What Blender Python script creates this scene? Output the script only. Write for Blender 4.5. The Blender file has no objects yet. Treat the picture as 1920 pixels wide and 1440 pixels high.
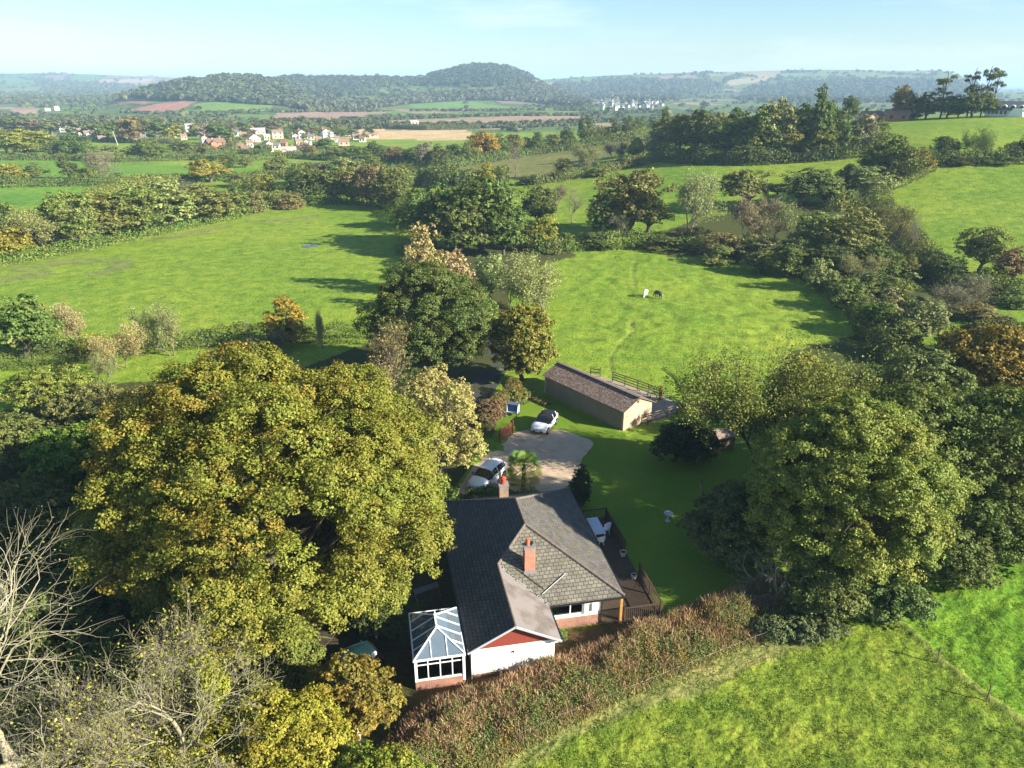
import bpy, math, random
import numpy as np
from mathutils import Vector, Matrix

# ------------------------------------------------------------------ camera, sky, sun, exposure
S = bpy.context.scene
COL = S.collection
FPX, PITCH, CAMZ = 1378.0, math.radians(22.3), 33.0
cam_data = bpy.data.cameras.new('camera'); cam = bpy.data.objects.new('camera', cam_data); COL.objects.link(cam)
cam_data.sensor_width = 36.0; cam_data.lens = FPX / 1920 * 36.0
cam_data.clip_start = 0.5; cam_data.clip_end = 80000.0
cam.location = (0, 0, CAMZ); cam.rotation_euler = (math.pi / 2 - PITCH, 0, 0)
S.camera = cam

SUN_EL, SUN_A = math.radians(24), math.radians(22)          # sun stands to the right and a little behind the viewer
W = bpy.data.worlds.new('World'); S.world = W; W.use_nodes = True
wn, wl = W.node_tree.nodes, W.node_tree.links
wn.clear()
w_out = wn.new('ShaderNodeOutputWorld'); w_bg = wn.new('ShaderNodeBackground')
w_sky = wn.new('ShaderNodeTexSky'); w_sky.sky_type = 'NISHITA'; w_sky.sun_disc = False
w_sky.sun_elevation = SUN_EL; w_sky.sun_rotation = math.radians(113); w_sky.altitude = 0
w_sky.air_density = 1.0; w_sky.dust_density = 0.3; w_sky.ozone_density = 3.0
w_tc = wn.new('ShaderNodeTexCoord'); w_map = wn.new('ShaderNodeMapping'); w_map.inputs['Scale'].default_value = (1.5, 1.5, 9)
w_noi = wn.new('ShaderNodeTexNoise'); w_noi.inputs['Scale'].default_value = 2.2; w_noi.inputs['Detail'].default_value = 7
w_noi.inputs['Roughness'].default_value = 0.62
w_rmp = wn.new('ShaderNodeValToRGB'); w_rmp.color_ramp.elements[0].position = 0.52; w_rmp.color_ramp.elements[1].position = 0.85
w_rmp.color_ramp.elements[1].color = (0.45, 0.45, 0.45, 1)
w_mix = wn.new('ShaderNodeMix'); w_mix.data_type = 'RGBA'; w_mix.inputs['B'].default_value = (7.5, 8.0, 8.6, 1)
wl.new(w_tc.outputs['Generated'], w_map.inputs['Vector']); wl.new(w_map.outputs['Vector'], w_noi.inputs['Vector'])
wl.new(w_noi.outputs['Fac'], w_rmp.inputs['Fac']); wl.new(w_rmp.outputs['Color'], w_mix.inputs['Factor'])
w_tnt = wn.new('ShaderNodeMix'); w_tnt.data_type = 'RGBA'; w_tnt.blend_type = 'MULTIPLY'; w_tnt.inputs['Factor'].default_value = 1.0; w_tnt.inputs['B'].default_value = (0.90, 1.0, 1.06, 1)
wl.new(w_sky.outputs['Color'], w_tnt.inputs['A']); wl.new(w_tnt.outputs['Result'], w_mix.inputs['A']); wl.new(w_mix.outputs['Result'], w_bg.inputs['Color'])
w_bg.inputs['Strength'].default_value = 0.055
wl.new(w_bg.outputs['Background'], w_out.inputs['Surface'])

sun_d = bpy.data.lights.new('sun', 'SUN'); sun_d.energy = 5.0; sun_d.angle = math.radians(0.5); sun_d.color = (1.0, 0.92, 0.76)
sun = bpy.data.objects.new('sun', sun_d); COL.objects.link(sun)
SUN_DIR = Vector((math.cos(SUN_A) * math.cos(SUN_EL), -math.sin(SUN_A) * math.cos(SUN_EL), math.sin(SUN_EL)))
sun.rotation_euler = SUN_DIR.to_track_quat('Z', 'Y').to_euler(); sun.location = (60, -20, 60)
S.view_settings.view_transform = 'Standard'; S.view_settings.look = 'None'; S.view_settings.gamma = 1.0
S.view_settings.use_curve_mapping = False
S.view_settings.exposure = 1.66
S.cycles.max_bounces = 6; S.cycles.diffuse_bounces = 3; S.cycles.glossy_bounces = 2
S.cycles.transmission_bounces = 4; S.cycles.transparent_max_bounces = 12; S.cycles.volume_bounces = 1
S.cycles.use_denoising = True
S.cycles.sample_clamp_indirect = 4.0

HAZE = 0.00018
rng = np.random.default_rng(7)
random.seed(7)

# ------------------------------------------------------------------ object helpers
def link(o, parent=None):
    COL.objects.link(o)
    if parent is not None: o.parent = parent
    return o

def tag(o, label=None, cat=None, group=None, kind=None):
    if label: o['label'] = label
    if cat: o['category'] = cat
    if group: o['group'] = group
    if kind: o['kind'] = kind
    return o

def empty(name, loc=(0, 0, 0), rz=0.0, label=None, cat=None, group=None):
    o = bpy.data.objects.new(name, None); o.empty_display_size = 0.2
    o.location = loc; o.rotation_euler = (0, 0, rz)
    link(o); return tag(o, label, cat, group)

def copy_tree(o, parent=None):
    c = o.copy(); COL.objects.link(c); c.parent = parent
    for ch in o.children: copy_tree(ch, c)
    return c

class MB:
    """collects shapes and links them as one mesh object"""
    def __init__(s): s.v = []; s.f = []; s.uv = {}
    def add(s, vs, fs):
        b = len(s.v); s.v += [tuple(map(float, p)) for p in vs]; s.f += [tuple(i + b for i in f) for f in fs]; return b
    def box(s, x0, x1, y0, y1, z0, z1):
        s.add([(x0, y0, z0), (x1, y0, z0), (x1, y1, z0), (x0, y1, z0), (x0, y0, z1), (x1, y0, z1), (x1, y1, z1), (x0, y1, z1)],
              [(0, 3, 2, 1), (4, 5, 6, 7), (0, 1, 5, 4), (1, 2, 6, 5), (2, 3, 7, 6), (3, 0, 4, 7)]); return s
    def bar(s, a, b, w, h, up=(0, 0, 1)):
        a = Vector(a); b = Vector(b); d = (b - a).normalized(); u = Vector(up)
        if abs(d.dot(u)) > 0.98: u = Vector((1, 0, 0))
        r = d.cross(u).normalized(); t = r.cross(d).normalized()
        c = [(-w / 2, -h / 2), (w / 2, -h / 2), (w / 2, h / 2), (-w / 2, h / 2)]
        s.add([a + r * x + t * y for x, y in c] + [b + r * x + t * y for x, y in c],
              [(0, 1, 2, 3), (7, 6, 5, 4), (0, 4, 5, 1), (1, 5, 6, 2), (2, 6, 7, 3), (3, 7, 4, 0)]); return s
    def cyl(s, a, b, r0, r1=None, n=12):
        r1 = r0 if r1 is None else r1
        a = Vector(a); b = Vector(b); d = (b - a).normalized(); u = Vector((0, 0, 1)) if abs(d.z) < 0.95 else Vector((1, 0, 0))
        r = d.cross(u).normalized(); t = r.cross(d)
        vs = []
        for p, rad in ((a, r0), (b, r1)):
            vs += [p + (r * math.cos(k * 2 * math.pi / n) + t * math.sin(k * 2 * math.pi / n)) * rad for k in range(n)]
        fs = [(k, (k + 1) % n, n + (k + 1) % n, n + k) for k in range(n)] + [tuple(range(n - 1, -1, -1)), tuple(range(n, 2 * n))]
        s.add(vs, fs); return s
    def lathe(s, c, prof, n=14):
        vs = []; m = len(prof)
        for r, z in prof: vs += [(c[0] + r * math.cos(k * 2 * math.pi / n), c[1] + r * math.sin(k * 2 * math.pi / n), c[2] + z) for k in range(n)]
        fs = [(i * n + k, i * n + (k + 1) % n, (i + 1) * n + (k + 1) % n, (i + 1) * n + k) for i in range(m - 1) for k in range(n)]
        fs += [tuple(range(n - 1, -1, -1)), tuple(range((m - 1) * n, m * n))]
        s.add(vs, fs); return s
    def slab(s, pts, t, d=(0, 0, -1)):
        n = len(pts); d = Vector(d) * t
        vs = [Vector(p) for p in pts]; vs = vs + [p + d for p in vs]
        s.add(vs, [tuple(range(n)), tuple(range(2 * n - 1, n - 1, -1))] + [(i + n, (i + 1) % n + n, (i + 1) % n, i) for i in range(n)]); return s
    def build(s, name, mat, parent=None, smooth=False, uvaxes=None):
        me = bpy.data.meshes.new(name); me.from_pydata(s.v, [], s.f); me.update()
        if uvaxes is not None:
            ax, ay = Vector(uvaxes[0]), Vector(uvaxes[1]); uvl = me.uv_layers.new(name='UVMap')
            co = np.array(s.v); U = co @ np.array(ax); V = co @ np.array(ay)
            li = np.empty(len(me.loops), dtype=np.int32); me.loops.foreach_get('vertex_index', li)
            uvl.data.foreach_set('uv', np.stack([U[li], V[li]], 1).astype(np.float32).ravel())
        if smooth: me.polygons.foreach_set('use_smooth', [True] * len(me.polygons))
        me.materials.append(mat)
        o = bpy.data.objects.new(name, me); link(o, parent); return o

def np_mesh(name, V, F, mat, tint=None, smooth=False, attr='tint'):
    """mesh from arrays, F (n,3) or (n,4)"""
    me = bpy.data.meshes.new(name); V = np.ascontiguousarray(V, dtype=np.float32); F = np.ascontiguousarray(F, dtype=np.int32)
    k = F.shape[1]
    me.vertices.add(len(V)); me.vertices.foreach_set('co', V.ravel())
    me.loops.add(F.size); me.loops.foreach_set('vertex_index', F.ravel())
    me.polygons.add(len(F)); me.polygons.foreach_set('loop_start', np.arange(0, F.size, k, dtype=np.int32))
    if smooth: me.polygons.foreach_set('use_smooth', np.ones(len(F), dtype=bool))
    me.update(calc_edges=True)
    if tint is not None:
        a = me.attributes.new(attr, 'FLOAT_COLOR', 'POINT'); a.data.foreach_set('color', np.ascontiguousarray(tint, dtype=np.float32).ravel())
    if mat: me.materials.append(mat)
    return me

def obj_of(me, name, parent=None, color=None):
    o = bpy.data.objects.new(name, me); link(o, parent)
    if color is not None: o.color = color
    return o

# ------------------------------------------------------------------ materials
class NT:
    def __init__(s, name):
        s.m = bpy.data.materials.new(name); s.m.use_nodes = True; s.n = s.m.node_tree.nodes; s.l = s.m.node_tree.links; s.n.clear()
        s.out = s.n.new('ShaderNodeOutputMaterial')
    def new(s, t, **kw):
        x = s.n.new(t)
        for k, v in kw.items():
            if hasattr(x, k) and not isinstance(x.bl_rna.properties.get(k), type(None)): setattr(x, k, v)
            else: x.inputs[k.replace('_', ' ')].default_value = v
        return x
    def link(s, a, b): s.l.new(a, b)
    def mix(s, fac, a, b, blend='MIX'):
        x = s.n.new('ShaderNodeMix'); x.data_type = 'RGBA'; x.blend_type = blend
        for k, val in (('Factor', fac), ('A', a), ('B', b)):
            if hasattr(val, 'links'): s.l.new(val, x.inputs[k])
            else: x.inputs[k].default_value = val if k == 'Factor' else (tuple(val) + (1,) if len(val) == 3 else val)
        return x.outputs['Result']
    def noise(s, scale, detail=3, rough=0.55, vec=None, dist=0.0):
        x = s.n.new('ShaderNodeTexNoise'); x.inputs['Scale'].default_value = scale; x.inputs['Detail'].default_value = detail
        x.inputs['Roughness'].default_value = rough; x.inputs['Distortion'].default_value = dist
        if vec is not None: s.l.new(vec, x.inputs['Vector'])
        return x.outputs['Fac']
    def ramp(s, fac, stops):
        x = s.n.new('ShaderNodeValToRGB'); cr = x.color_ramp
        while len(cr.elements) < len(stops): cr.elements.new(0.5)
        for e, (p, c) in zip(cr.elements, stops):
            e.position = p; e.color = tuple(c) + (1,) if len(c) == 3 else c
        s.l.new(fac, x.inputs['Fac']); return x.outputs['Color']
    def math(s, op, a, b=0.0):
        x = s.n.new('ShaderNodeMath'); x.operation = op
        for i, val in enumerate((a, b)):
            if hasattr(val, 'links'): s.l.new(val, x.inputs[i])
            else: x.inputs[i].default_value = val
        return x.outputs[0]
    def mapping(s, vec, scale=(1, 1, 1), rot=(0, 0, 0)):
        x = s.n.new('ShaderNodeMapping'); x.inputs['Scale'].default_value = scale; x.inputs['Rotation'].default_value = rot
        s.l.new(vec, x.inputs['Vector']); return x.outputs['Vector']
    def obj(s): return s.n.new('ShaderNodeTexCoord').outputs['Object']
    def uvc(s): return s.n.new('ShaderNodeTexCoord').outputs['UV']
    def bump(s, h, strength=0.4, dist=0.05):
        x = s.n.new('ShaderNodeBump'); x.inputs['Strength'].default_value = strength; x.inputs['Distance'].default_value = dist
        s.l.new(h, x.inputs['Height']); return x.outputs['Normal']
    def principled(s, color, rough=0.8, spec=0.3, normal=None, metal=0.0):
        x = s.n.new('ShaderNodeBsdfPrincipled'); x.inputs['Roughness'].default_value = rough; x.inputs['Specular IOR Level'].default_value = spec
        x.inputs['Metallic'].default_value = metal
        if hasattr(color, 'links'): s.l.new(color, x.inputs['Base Color'])
        else: x.inputs['Base Color'].default_value = tuple(color) + (1,)
        if normal is not None: s.l.new(normal, x.inputs['Normal'])
        s.l.new(x.outputs[0], s.out.inputs['Surface']); return x

def plain(name, c, rough=0.7, spec=0.3, var=0.18, scale=3.0, metal=0.0, bump=0.0):
    t = NT(name); v = t.obj(); n = t.noise(scale, 5, 0.6, v)
    col = t.mix(n, tuple(max(0, x * (1 - var * 1.6)) for x in c), tuple(min(1, x * (1 + var)) for x in c))
    nm = t.bump(t.noise(scale * 8, 3, 0.6, v), bump, 0.02) if bump else None
    t.principled(col, rough, spec, nm, metal); return t.m

M = {}
def foliage_mat(name, trans=0.20):
    t = NT(name)
    oi = t.n.new('ShaderNodeObjectInfo')
    at_ = t.n.new('ShaderNodeAttribute'); at_.attribute_name = 'tint'
    sep = t.n.new('ShaderNodeSeparateColor'); t.link(at_.outputs['Color'], sep.inputs[0])
    hsv = t.n.new('ShaderNodeHueSaturation'); t.link(oi.outputs['Color'], hsv.inputs['Color'])
    hue = t.math('ADD', 0.475, t.math('MULTIPLY', sep.outputs[1], 0.05)); t.link(hue, hsv.inputs['Hue'])
    val = t.math('ADD', 0.85, t.math('MULTIPLY', sep.outputs[0], 0.9)); t.link(val, hsv.inputs['Value'])
    # autumn leaves: object alpha says how many clumps have turned
    turn = t.math('SUBTRACT', t.math('ADD', t.math('MULTIPLY', sep.outputs[2], 0.75), t.math('MULTIPLY', sep.outputs[0], 0.25)), t.math('SUBTRACT', 1.0, oi.outputs['Alpha']))
    tf = t.n.new('ShaderNodeClamp'); t.link(t.math('MULTIPLY', turn, 5.0), tf.inputs['Value'])
    aut = t.ramp(sep.outputs[0], [(0.0, (0.15, 0.095, 0.022)), (0.45, (0.22, 0.15, 0.022)), (1.0, (0.31, 0.235, 0.035))])
    col = t.mix(tf.outputs[0], hsv.outputs['Color'], aut)
    d = t.n.new('ShaderNodeBsdfDiffuse'); t.link(col, d.inputs['Color'])
    tr = t.n.new('ShaderNodeBsdfTranslucent'); tc = t.mix(1.0, col, (1.15, 1.2, 0.6), 'MULTIPLY'); t.link(tc, tr.inputs['Color'])
    gl = t.n.new('ShaderNodeBsdfGlossy'); gl.inputs['Roughness'].default_value = 0.6; gl.inputs['Color'].default_value = (1, 1, 1, 1)
    m1 = t.n.new('ShaderNodeMixShader'); m1.inputs[0].default_value = trans; t.link(d.outputs[0], m1.inputs[1]); t.link(tr.outputs[0], m1.inputs[2])
    m2 = t.n.new('ShaderNodeMixShader'); m2.inputs[0].default_value = 0.012; t.link(m1.outputs[0], m2.inputs[1]); t.link(gl.outputs[0], m2.inputs[2])
    t.link(m2.outputs[0], t.out.inputs['Surface']); return t.m

M['leaf'] = foliage_mat('leaf')
def bark_mat():
    t = NT('bark'); v = t.obj(); oi = t.n.new('ShaderNodeObjectInfo')
    n = t.noise(2.5, 5, 0.65, v); dk = t.mix(1.0, oi.outputs['Color'], (0.45, 0.43, 0.4), 'MULTIPLY')
    lich = t.noise(0.9, 4, 0.6, v)
    c = t.mix(n, dk, oi.outputs['Color']); c = t.mix(t.ramp(lich, [(0.5, (0, 0, 0)), (0.7, (0.5, 0.5, 0.5))]), c, (0.24, 0.23, 0.11))
    t.principled(c, 0.9, 0.15); return t.m
M['bark'] = bark_mat()
M['white'] = plain('white_paint', (0.80, 0.80, 0.78), 0.45, 0.4, 0.05)
M['upvc'] = plain('white_plastic_frame', (0.82, 0.83, 0.84), 0.3, 0.5, 0.03)
M['black'] = plain('black_plastic', (0.018, 0.018, 0.02), 0.4, 0.4, 0.2)
M['tyre'] = plain('rubber', (0.02, 0.02, 0.021), 0.85, 0.2, 0.2)
M['alloy'] = plain('alloy_metal', (0.35, 0.35, 0.36), 0.35, 0.5, 0.15, metal=0.8)
M['brownwood'] = plain('brown_stained_wood', (0.20, 0.075, 0.035), 0.7, 0.25, 0.3, 2.0)
M['postwood'] = plain('weathered_fence_wood', (0.15, 0.115, 0.085), 0.85, 0.2, 0.35, 2.5, bump=0.3)
M['darkwood'] = plain('dark_decking_wood', (0.075, 0.052, 0.035), 0.8, 0.2, 0.35, 2.5)
M['goldwood'] = plain('varnished_post_wood', (0.42, 0.22, 0.06), 0.5, 0.35, 0.2)
M['redboard'] = plain('red_boards', (0.22, 0.045, 0.03), 0.65, 0.3, 0.12)
M['wire'] = plain('galvanised_wire', (0.30, 0.30, 0.30), 0.5, 0.4, 0.1, metal=0.6)
M['terracotta'] = plain('terracotta', (0.48, 0.13, 0.06), 0.8, 0.2, 0.15)
M['lead'] = plain('grey_lead', (0.22, 0.22, 0.23), 0.6, 0.3, 0.2)
M['ridge'] = plain('ridge_tile_clay', (0.16, 0.13, 0.115), 0.85, 0.2, 0.35, 4.0)
M['interior'] = plain('room_interior', (0.30, 0.27, 0.22), 0.9, 0.1, 0.2)

def brick_mat(name, c1, c2, mortar, scale=1.0, bw=0.225, rh=0.075, moss=0.0, rough=0.85, uv=False, ms=0.012, bstr=0.5, patch=None, streak=0.0):
    t = NT(name); v = t.uvc() if uv else t.obj()
    if not uv:
        # side faces: use (x+y, z)
        sp = t.n.new('ShaderNodeSeparateXYZ'); t.link(v, sp.inputs[0]); cb = t.n.new('ShaderNodeCombineXYZ')
        t.link(t.math('ADD', sp.outputs[0], sp.outputs[1]), cb.inputs[0]); t.link(sp.outputs[2], cb.inputs[1]); v2 = cb.outputs[0]
    else: v2 = v
    b = t.n.new('ShaderNodeTexBrick'); t.link(v2, b.inputs['Vector']); b.inputs['Scale'].default_value = scale
    b.inputs['Color1'].default_value = tuple(c1) + (1,); b.inputs['Color2'].default_value = tuple(c2) + (1,); b.inputs['Mortar'].default_value = tuple(mortar) + (1,)
    b.inputs['Brick Width'].default_value = bw; b.inputs['Row Height'].default_value = rh; b.inputs['Mortar Size'].default_value = ms; b.inputs['Bias'].default_value = 0.0
    col = b.outputs['Color']
    n = t.noise(1.3, 6, 0.65, v); col = t.mix(1.0, col, t.ramp(n, [(0.25, (0.62, 0.62, 0.62)), (0.75, (1.25, 1.22, 1.18))]), 'MULTIPLY')
    if moss:
        mn = t.noise(2.6, 6, 0.7, v, 0.6); mr = t.ramp(mn, [(0.66 - moss * 0.22, (0, 0, 0)), (0.74 - moss * 0.16, (0.9, 0.9, 0.9))])
        col = t.mix(mr, col, (0.10, 0.12, 0.022))
        ln = t.noise(9, 4, 0.7, v); col = t.mix(t.ramp(ln, [(0.62, (0, 0, 0)), (0.72, (0.55, 0.55, 0.55))]), col, (0.34, 0.33, 0.29))
    if patch:
        pn = t.noise(0.55, 2, 0.5, v); col = t.mix(t.ramp(pn, [(0.46, (0, 0, 0)), (0.56, (0.85, 0.85, 0.85))]), col, patch)
    nm = t.bump(b.outputs['Fac'], -bstr, 0.03)
    t.principled(col, rough, 0.25, nm); return t.m
M['brick'] = brick_mat('red_brick', (0.36, 0.115, 0.06), (0.27, 0.085, 0.05), (0.34, 0.30, 0.26))
M['chimney_brick'] = brick_mat('chimney_brick', (0.50, 0.15, 0.07), (0.38, 0.11, 0.055), (0.34, 0.28, 0.24))
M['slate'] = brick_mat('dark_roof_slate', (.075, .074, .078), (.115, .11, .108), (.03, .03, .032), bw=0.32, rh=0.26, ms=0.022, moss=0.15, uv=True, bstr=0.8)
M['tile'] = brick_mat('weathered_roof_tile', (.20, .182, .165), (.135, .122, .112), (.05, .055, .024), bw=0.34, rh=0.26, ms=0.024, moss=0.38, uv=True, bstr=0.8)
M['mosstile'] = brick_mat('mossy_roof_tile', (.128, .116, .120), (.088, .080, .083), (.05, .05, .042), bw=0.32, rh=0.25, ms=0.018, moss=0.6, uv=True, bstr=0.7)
M['smoothtile'] = brick_mat('smooth_brown_roof', (.165, .142, .13), (.148, .127, .117), (.12, .095, .085), bw=0.32, rh=0.26, ms=0.012, moss=0.12, uv=True, bstr=0.4, patch=(.205, .18, .175))
M['render'] = plain('cream_render', (0.80, 0.76, 0.68), 0.9, 0.1, 0.08, 1.2, bump=0.25)

def glass_mat(name, tintc, refl=1.0):
    t = NT(name)
    tr = t.n.new('ShaderNodeBsdfTransparent'); tr.inputs['Color'].default_value = tuple(tintc) + (1,)
    gl = t.n.new('ShaderNodeBsdfGlossy'); gl.inputs['Roughness'].default_value = 0.02; gl.inputs['Color'].default_value = (1, 1, 1, 1)
    fr = t.n.new('ShaderNodeFresnel'); fr.inputs['IOR'].default_value = 1.6
    mx = t.n.new('ShaderNodeMixShader'); t.link(t.math('MULTIPLY', fr.outputs[0], refl), mx.inputs[0]); t.link(tr.outputs[0], mx.inputs[1]); t.link(gl.outputs[0], mx.inputs[2])
    t.link(mx.outputs[0], t.out.inputs['Surface']); return t.m
def roof_glass_mat():
    t = NT('sky_sheen_roof_panels')
    tr = t.n.new('ShaderNodeBsdfTransparent'); tr.inputs['Color'].default_value = (.70, .78, .84, 1)
    gl = t.n.new('ShaderNodeBsdfGlossy'); gl.inputs['Roughness'].default_value = 0.03
    df = t.n.new('ShaderNodeBsdfDiffuse'); t.link(t.mix(t.noise(1.4, 5, .65, t.obj()), (.30, .42, .54), (.46, .58, .70)), df.inputs['Color'])  # pale blue diffuse layer paints in the brightness of reflected sky
    fr = t.n.new('ShaderNodeFresnel'); fr.inputs['IOR'].default_value = 1.6
    m1 = t.n.new('ShaderNodeMixShader'); m1.inputs[0].default_value = .30; t.link(tr.outputs[0], m1.inputs[1]); t.link(df.outputs[0], m1.inputs[2])
    m2 = t.n.new('ShaderNodeMixShader'); t.link(t.math('MULTIPLY', fr.outputs[0], 2.5), m2.inputs[0]); t.link(m1.outputs[0], m2.inputs[1]); t.link(gl.outputs[0], m2.inputs[2])
    t.link(m2.outputs[0], t.out.inputs['Surface']); return t.m
M['glass'] = glass_mat('window_glass', (0.72, 0.76, 0.76), 1.2)
M['roofglass'] = roof_glass_mat()
def gloss(name, c, rough=0.1, spec=0.6):
    t = NT(name); t.principled(t.mix(t.noise(2.0, 3, 0.5, t.obj()), c, tuple(x * 0.9 for x in c)), rough, spec); return t.m
M['carglass'] = gloss('car_glass', (0.012, 0.014, 0.017), 0.05, 0.8)
M['carwhite'] = gloss('white_car_paint', (0.80, 0.81, 0.83), 0.18, 0.5)
M['carblack'] = gloss('black_car_paint', (0.02, 0.02, 0.024), 0.15, 0.6)
M['carteal'] = gloss('dark_teal_car_paint', (0.010, 0.030, 0.035), 0.15, 0.6)
M['lamp'] = gloss('headlight_lens', (0.45, 0.47, 0.5), 0.08, 0.8)
M['plate'] = gloss('number_plate', (0.75, 0.75, 0.72), 0.4, 0.3)
# ------------------------------------------------------------------ terrain
CP, SP = math.cos(PITCH), math.sin(PITCH)
def rays(px, py):
    u = (np.asarray(px, float) - 960) / FPX; v = (np.asarray(py, float) - 720) / FPX
    return np.stack([u, CP - v * SP, -SP - v * CP], -1)
def proj(X, Y, Z):
    z = Z - CAMZ; dep = np.maximum(Y * CP - z * SP, 1e-3); up = Y * SP + z * CP
    return 960 + FPX * X / dep, 720 - FPX * up / dep
def flat(px, py, z=0.0):
    d = rays(px, py); t = (z - CAMZ) / d[2]; return Vector((d[0] * t, d[1] * t, z))

def vnoise(x, y, seed=0):
    """smooth value noise in [-1,1]"""
    xi = np.floor(x).astype(np.int64); yi = np.floor(y).astype(np.int64); fx = x - xi; fy = y - yi
    fx = fx * fx * (3 - 2 * fx); fy = fy * fy * (3 - 2 * fy)
    def h(a, b):
        n = (a * 374761393 + b * 668265263 + seed * 974634533) & 0x7fffffff
        n = ((n ^ (n >> 13)) * 1274126177) & 0x7fffffff
        return ((n ^ (n >> 16)) & 0xffff) / 32767.5 - 1.0
    a = h(xi, yi) * (1 - fx) + h(xi + 1, yi) * fx; b = h(xi, yi + 1) * (1 - fx) + h(xi + 1, yi + 1) * fx
    return a * (1 - fy) + b * fy
def fbm(x, y, o=4, seed=0, g=0.5):
    r = 0; a = 1.0; s = 0
    for k in range(o): r = r + a * vnoise(x * 2 ** k + 17.3 * k, y * 2 ** k - 9.1 * k, seed + k); s += a; a *= g
    return r / s
def sstep(a, b, x):
    t = np.clip((x - a) / (b - a), 0, 1); return t * t * (3 - 2 * t)

VALLEY = -6.0
CTRL = np.array([  # x, y, z of the near land: a flat bottom and a hill that climbs to the right
    (194, 280, 22.6), (125, 248, 17.5), (73, 345, 12), (98, 236, 12.3), (60, 240, 9.0), (35, 330, 4.5), (-40, 315, -0.5), (6, 222, 1.2), (26, 165, .8), (112, 205, 12.5),
    (122, 165, 7.5), (50, 96, 0), (88, 133, 1.2), (62, 145, 1.0), (75, 158, 2.5), (150, 205, 15.5), (150, 250, 20), (200, 210, 17.5), (160, 130, 7.5), (120, 80, 3), (60, 40, 0), (0, 60, 0), (-40, 60, 0), (-80, 90, 0),
    (-60, 130, -.3), (-110, 180, -1), (0, 120, 0), (30, 110, 0), (-150, 300, -2), (-220, 250, -2), (-40, 200, -.5), (-60, 420, -4), (-160, 450, -4), (-300, 450, -4), (60, 470, 1),
    (150, 500, 9), (250, 500, 10), (300, 380, 17), (330, 250, 22), (260, 310, 21), (200, 700, 0), (400, 600, 4), (0, 600, -6), (-200, 700, -6), (-400, 700, -6), (500, 400, 12), (400, 150, 18), (200, 0, 6), (-200, 50, 0), (0, -60, 0), (-300, 120, -1), (200, 800, -6), (450, 850, -6), (0, 800, -6), (-300, 800, -6), (700, 500, -4), (700, 200, 6)], float)
def _rbf():
    P = CTRL[:, :2]; D = np.sqrt(((P[:, None] - P[None]) ** 2).sum(-1) + 12 ** 2)
    n = len(P); A = np.zeros((n + 1, n + 1)); A[:n, :n] = D; A[:n, n] = 1; A[n, :n] = 1
    return np.linalg.solve(A, np.append(CTRL[:, 2], 0))
RW = _rbf()
# ridge lines of the far land, given as skyline profiles: (distance, slope length, back length, [(px, py), ...])
RIDGES = [
    (1700, 750, 500, [(150, 210), (220, 186), (270, 172), (330, 157), (400, 149), (440, 147), (480, 148), (535, 160), (590, 186), (640, 207)]),
    (2350, 1000, 700, [(330, 190), (420, 160), (500, 149), (560, 146), (600, 148), (700, 146), (770, 149), (800, 146), (832, 134), (870, 126), (915, 122), (955, 128), (1000, 146), (1040, 163), (1090, 183), (1150, 204)]),
    (5200, 2600, 1500, [(-700, 138), (-300, 138), (0, 139), (100, 138), (200, 141), (300, 144), (420, 148), (600, 155), (700, 175)]),
    (3500, 1300, 1200, [(880, 175), (960, 152), (1040, 148), (1150, 141), (1300, 136), (1450, 133), (1550, 131), (1700, 133), (1760, 132), (1800, 141), (1850, 165), (1880, 180), (1910, 200)]),
]
def _dep(px, py):
    d = rays(px, py); return d[..., 2] / np.hypot(d[..., 0], d[..., 1]), np.arctan2(d[..., 0], d[..., 1])
RT = []
for R0, L, B, pr in RIDGES:
    s, th = _dep([p[0] for p in pr], [p[1] for p in pr]); RT.append((R0, L, B, th, CAMZ + R0 * s))
def far_z(X, Y):
    R = np.hypot(X, Y); th = np.arctan2(X, Y)
    z = np.full(np.shape(X), VALLEY, float)
    for R0, L, B, ts, cz in RT:
        c = np.interp(th, ts, cz, left=cz[0] if ts[0] < -0.6 else VALLEY, right=VALLEY) - VALLEY
        wob = 1 + 0.05 * fbm(X / 260, Y / 260, 3, 5)
        fr = sstep(R0 - L, R0, R * wob) ** 1.15; bk = 1 - sstep(R0 + 40, R0 + B, R)
        hgt = np.maximum(c, 0) * fr * bk * (1 + 0.10 * fbm(X / 300, Y / 300, 3, 3) * (1 - sstep(.7, 1, fr)))
        z = np.maximum(z, VALLEY + hgt)
    # beyond the headland the land dips under the sea
    coast = sstep(0.585, 0.60, th) * sstep(1400, 2000, R) + sstep(0.2, 0.3, th) * sstep(5600, 6500, R)
    return z - 30 * np.clip(coast, 0, 1)
def near_z(X, Y):
    shp = np.shape(X); x = np.ravel(X); y = np.ravel(Y); out = np.empty(len(x))
    for i in range(0, len(x), 40000):
        xx = x[i:i + 40000]; yy = y[i:i + 40000]
        D = np.sqrt((xx[:, None] - CTRL[:, 0]) ** 2 + (yy[:, None] - CTRL[:, 1]) ** 2 + 144)
        out[i:i + 40000] = D @ RW[:-1] + RW[-1]
    out = out * sstep(92, 128, np.hypot(x * 1.35, y))
    return out.reshape(shp)
def ground_z(X, Y):
    X = np.asarray(X, float); Y = np.asarray(Y, float); R = np.hypot(X, Y)
    b = sstep(620, 820, R); z = np.zeros(np.shape(X))
    zn = near_z(X, np.maximum(Y, -60)) if np.any(b < 1) else 0.0
    zf = far_z(X, Y) if np.any(b > 0) else 0.0
    return zn * (1 - b) + zf * b
def gz(x, y): return float(ground_z(np.array([x]), np.array([y]))[0])
TS = np.concatenate([np.linspace(20, 150, 140), np.geomspace(151, 900, 700), np.geomspace(903, 7000, 900)])
TF = np.concatenate([np.geomspace(640, 900, 90), np.geomspace(905, 7000, 420)])
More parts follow.
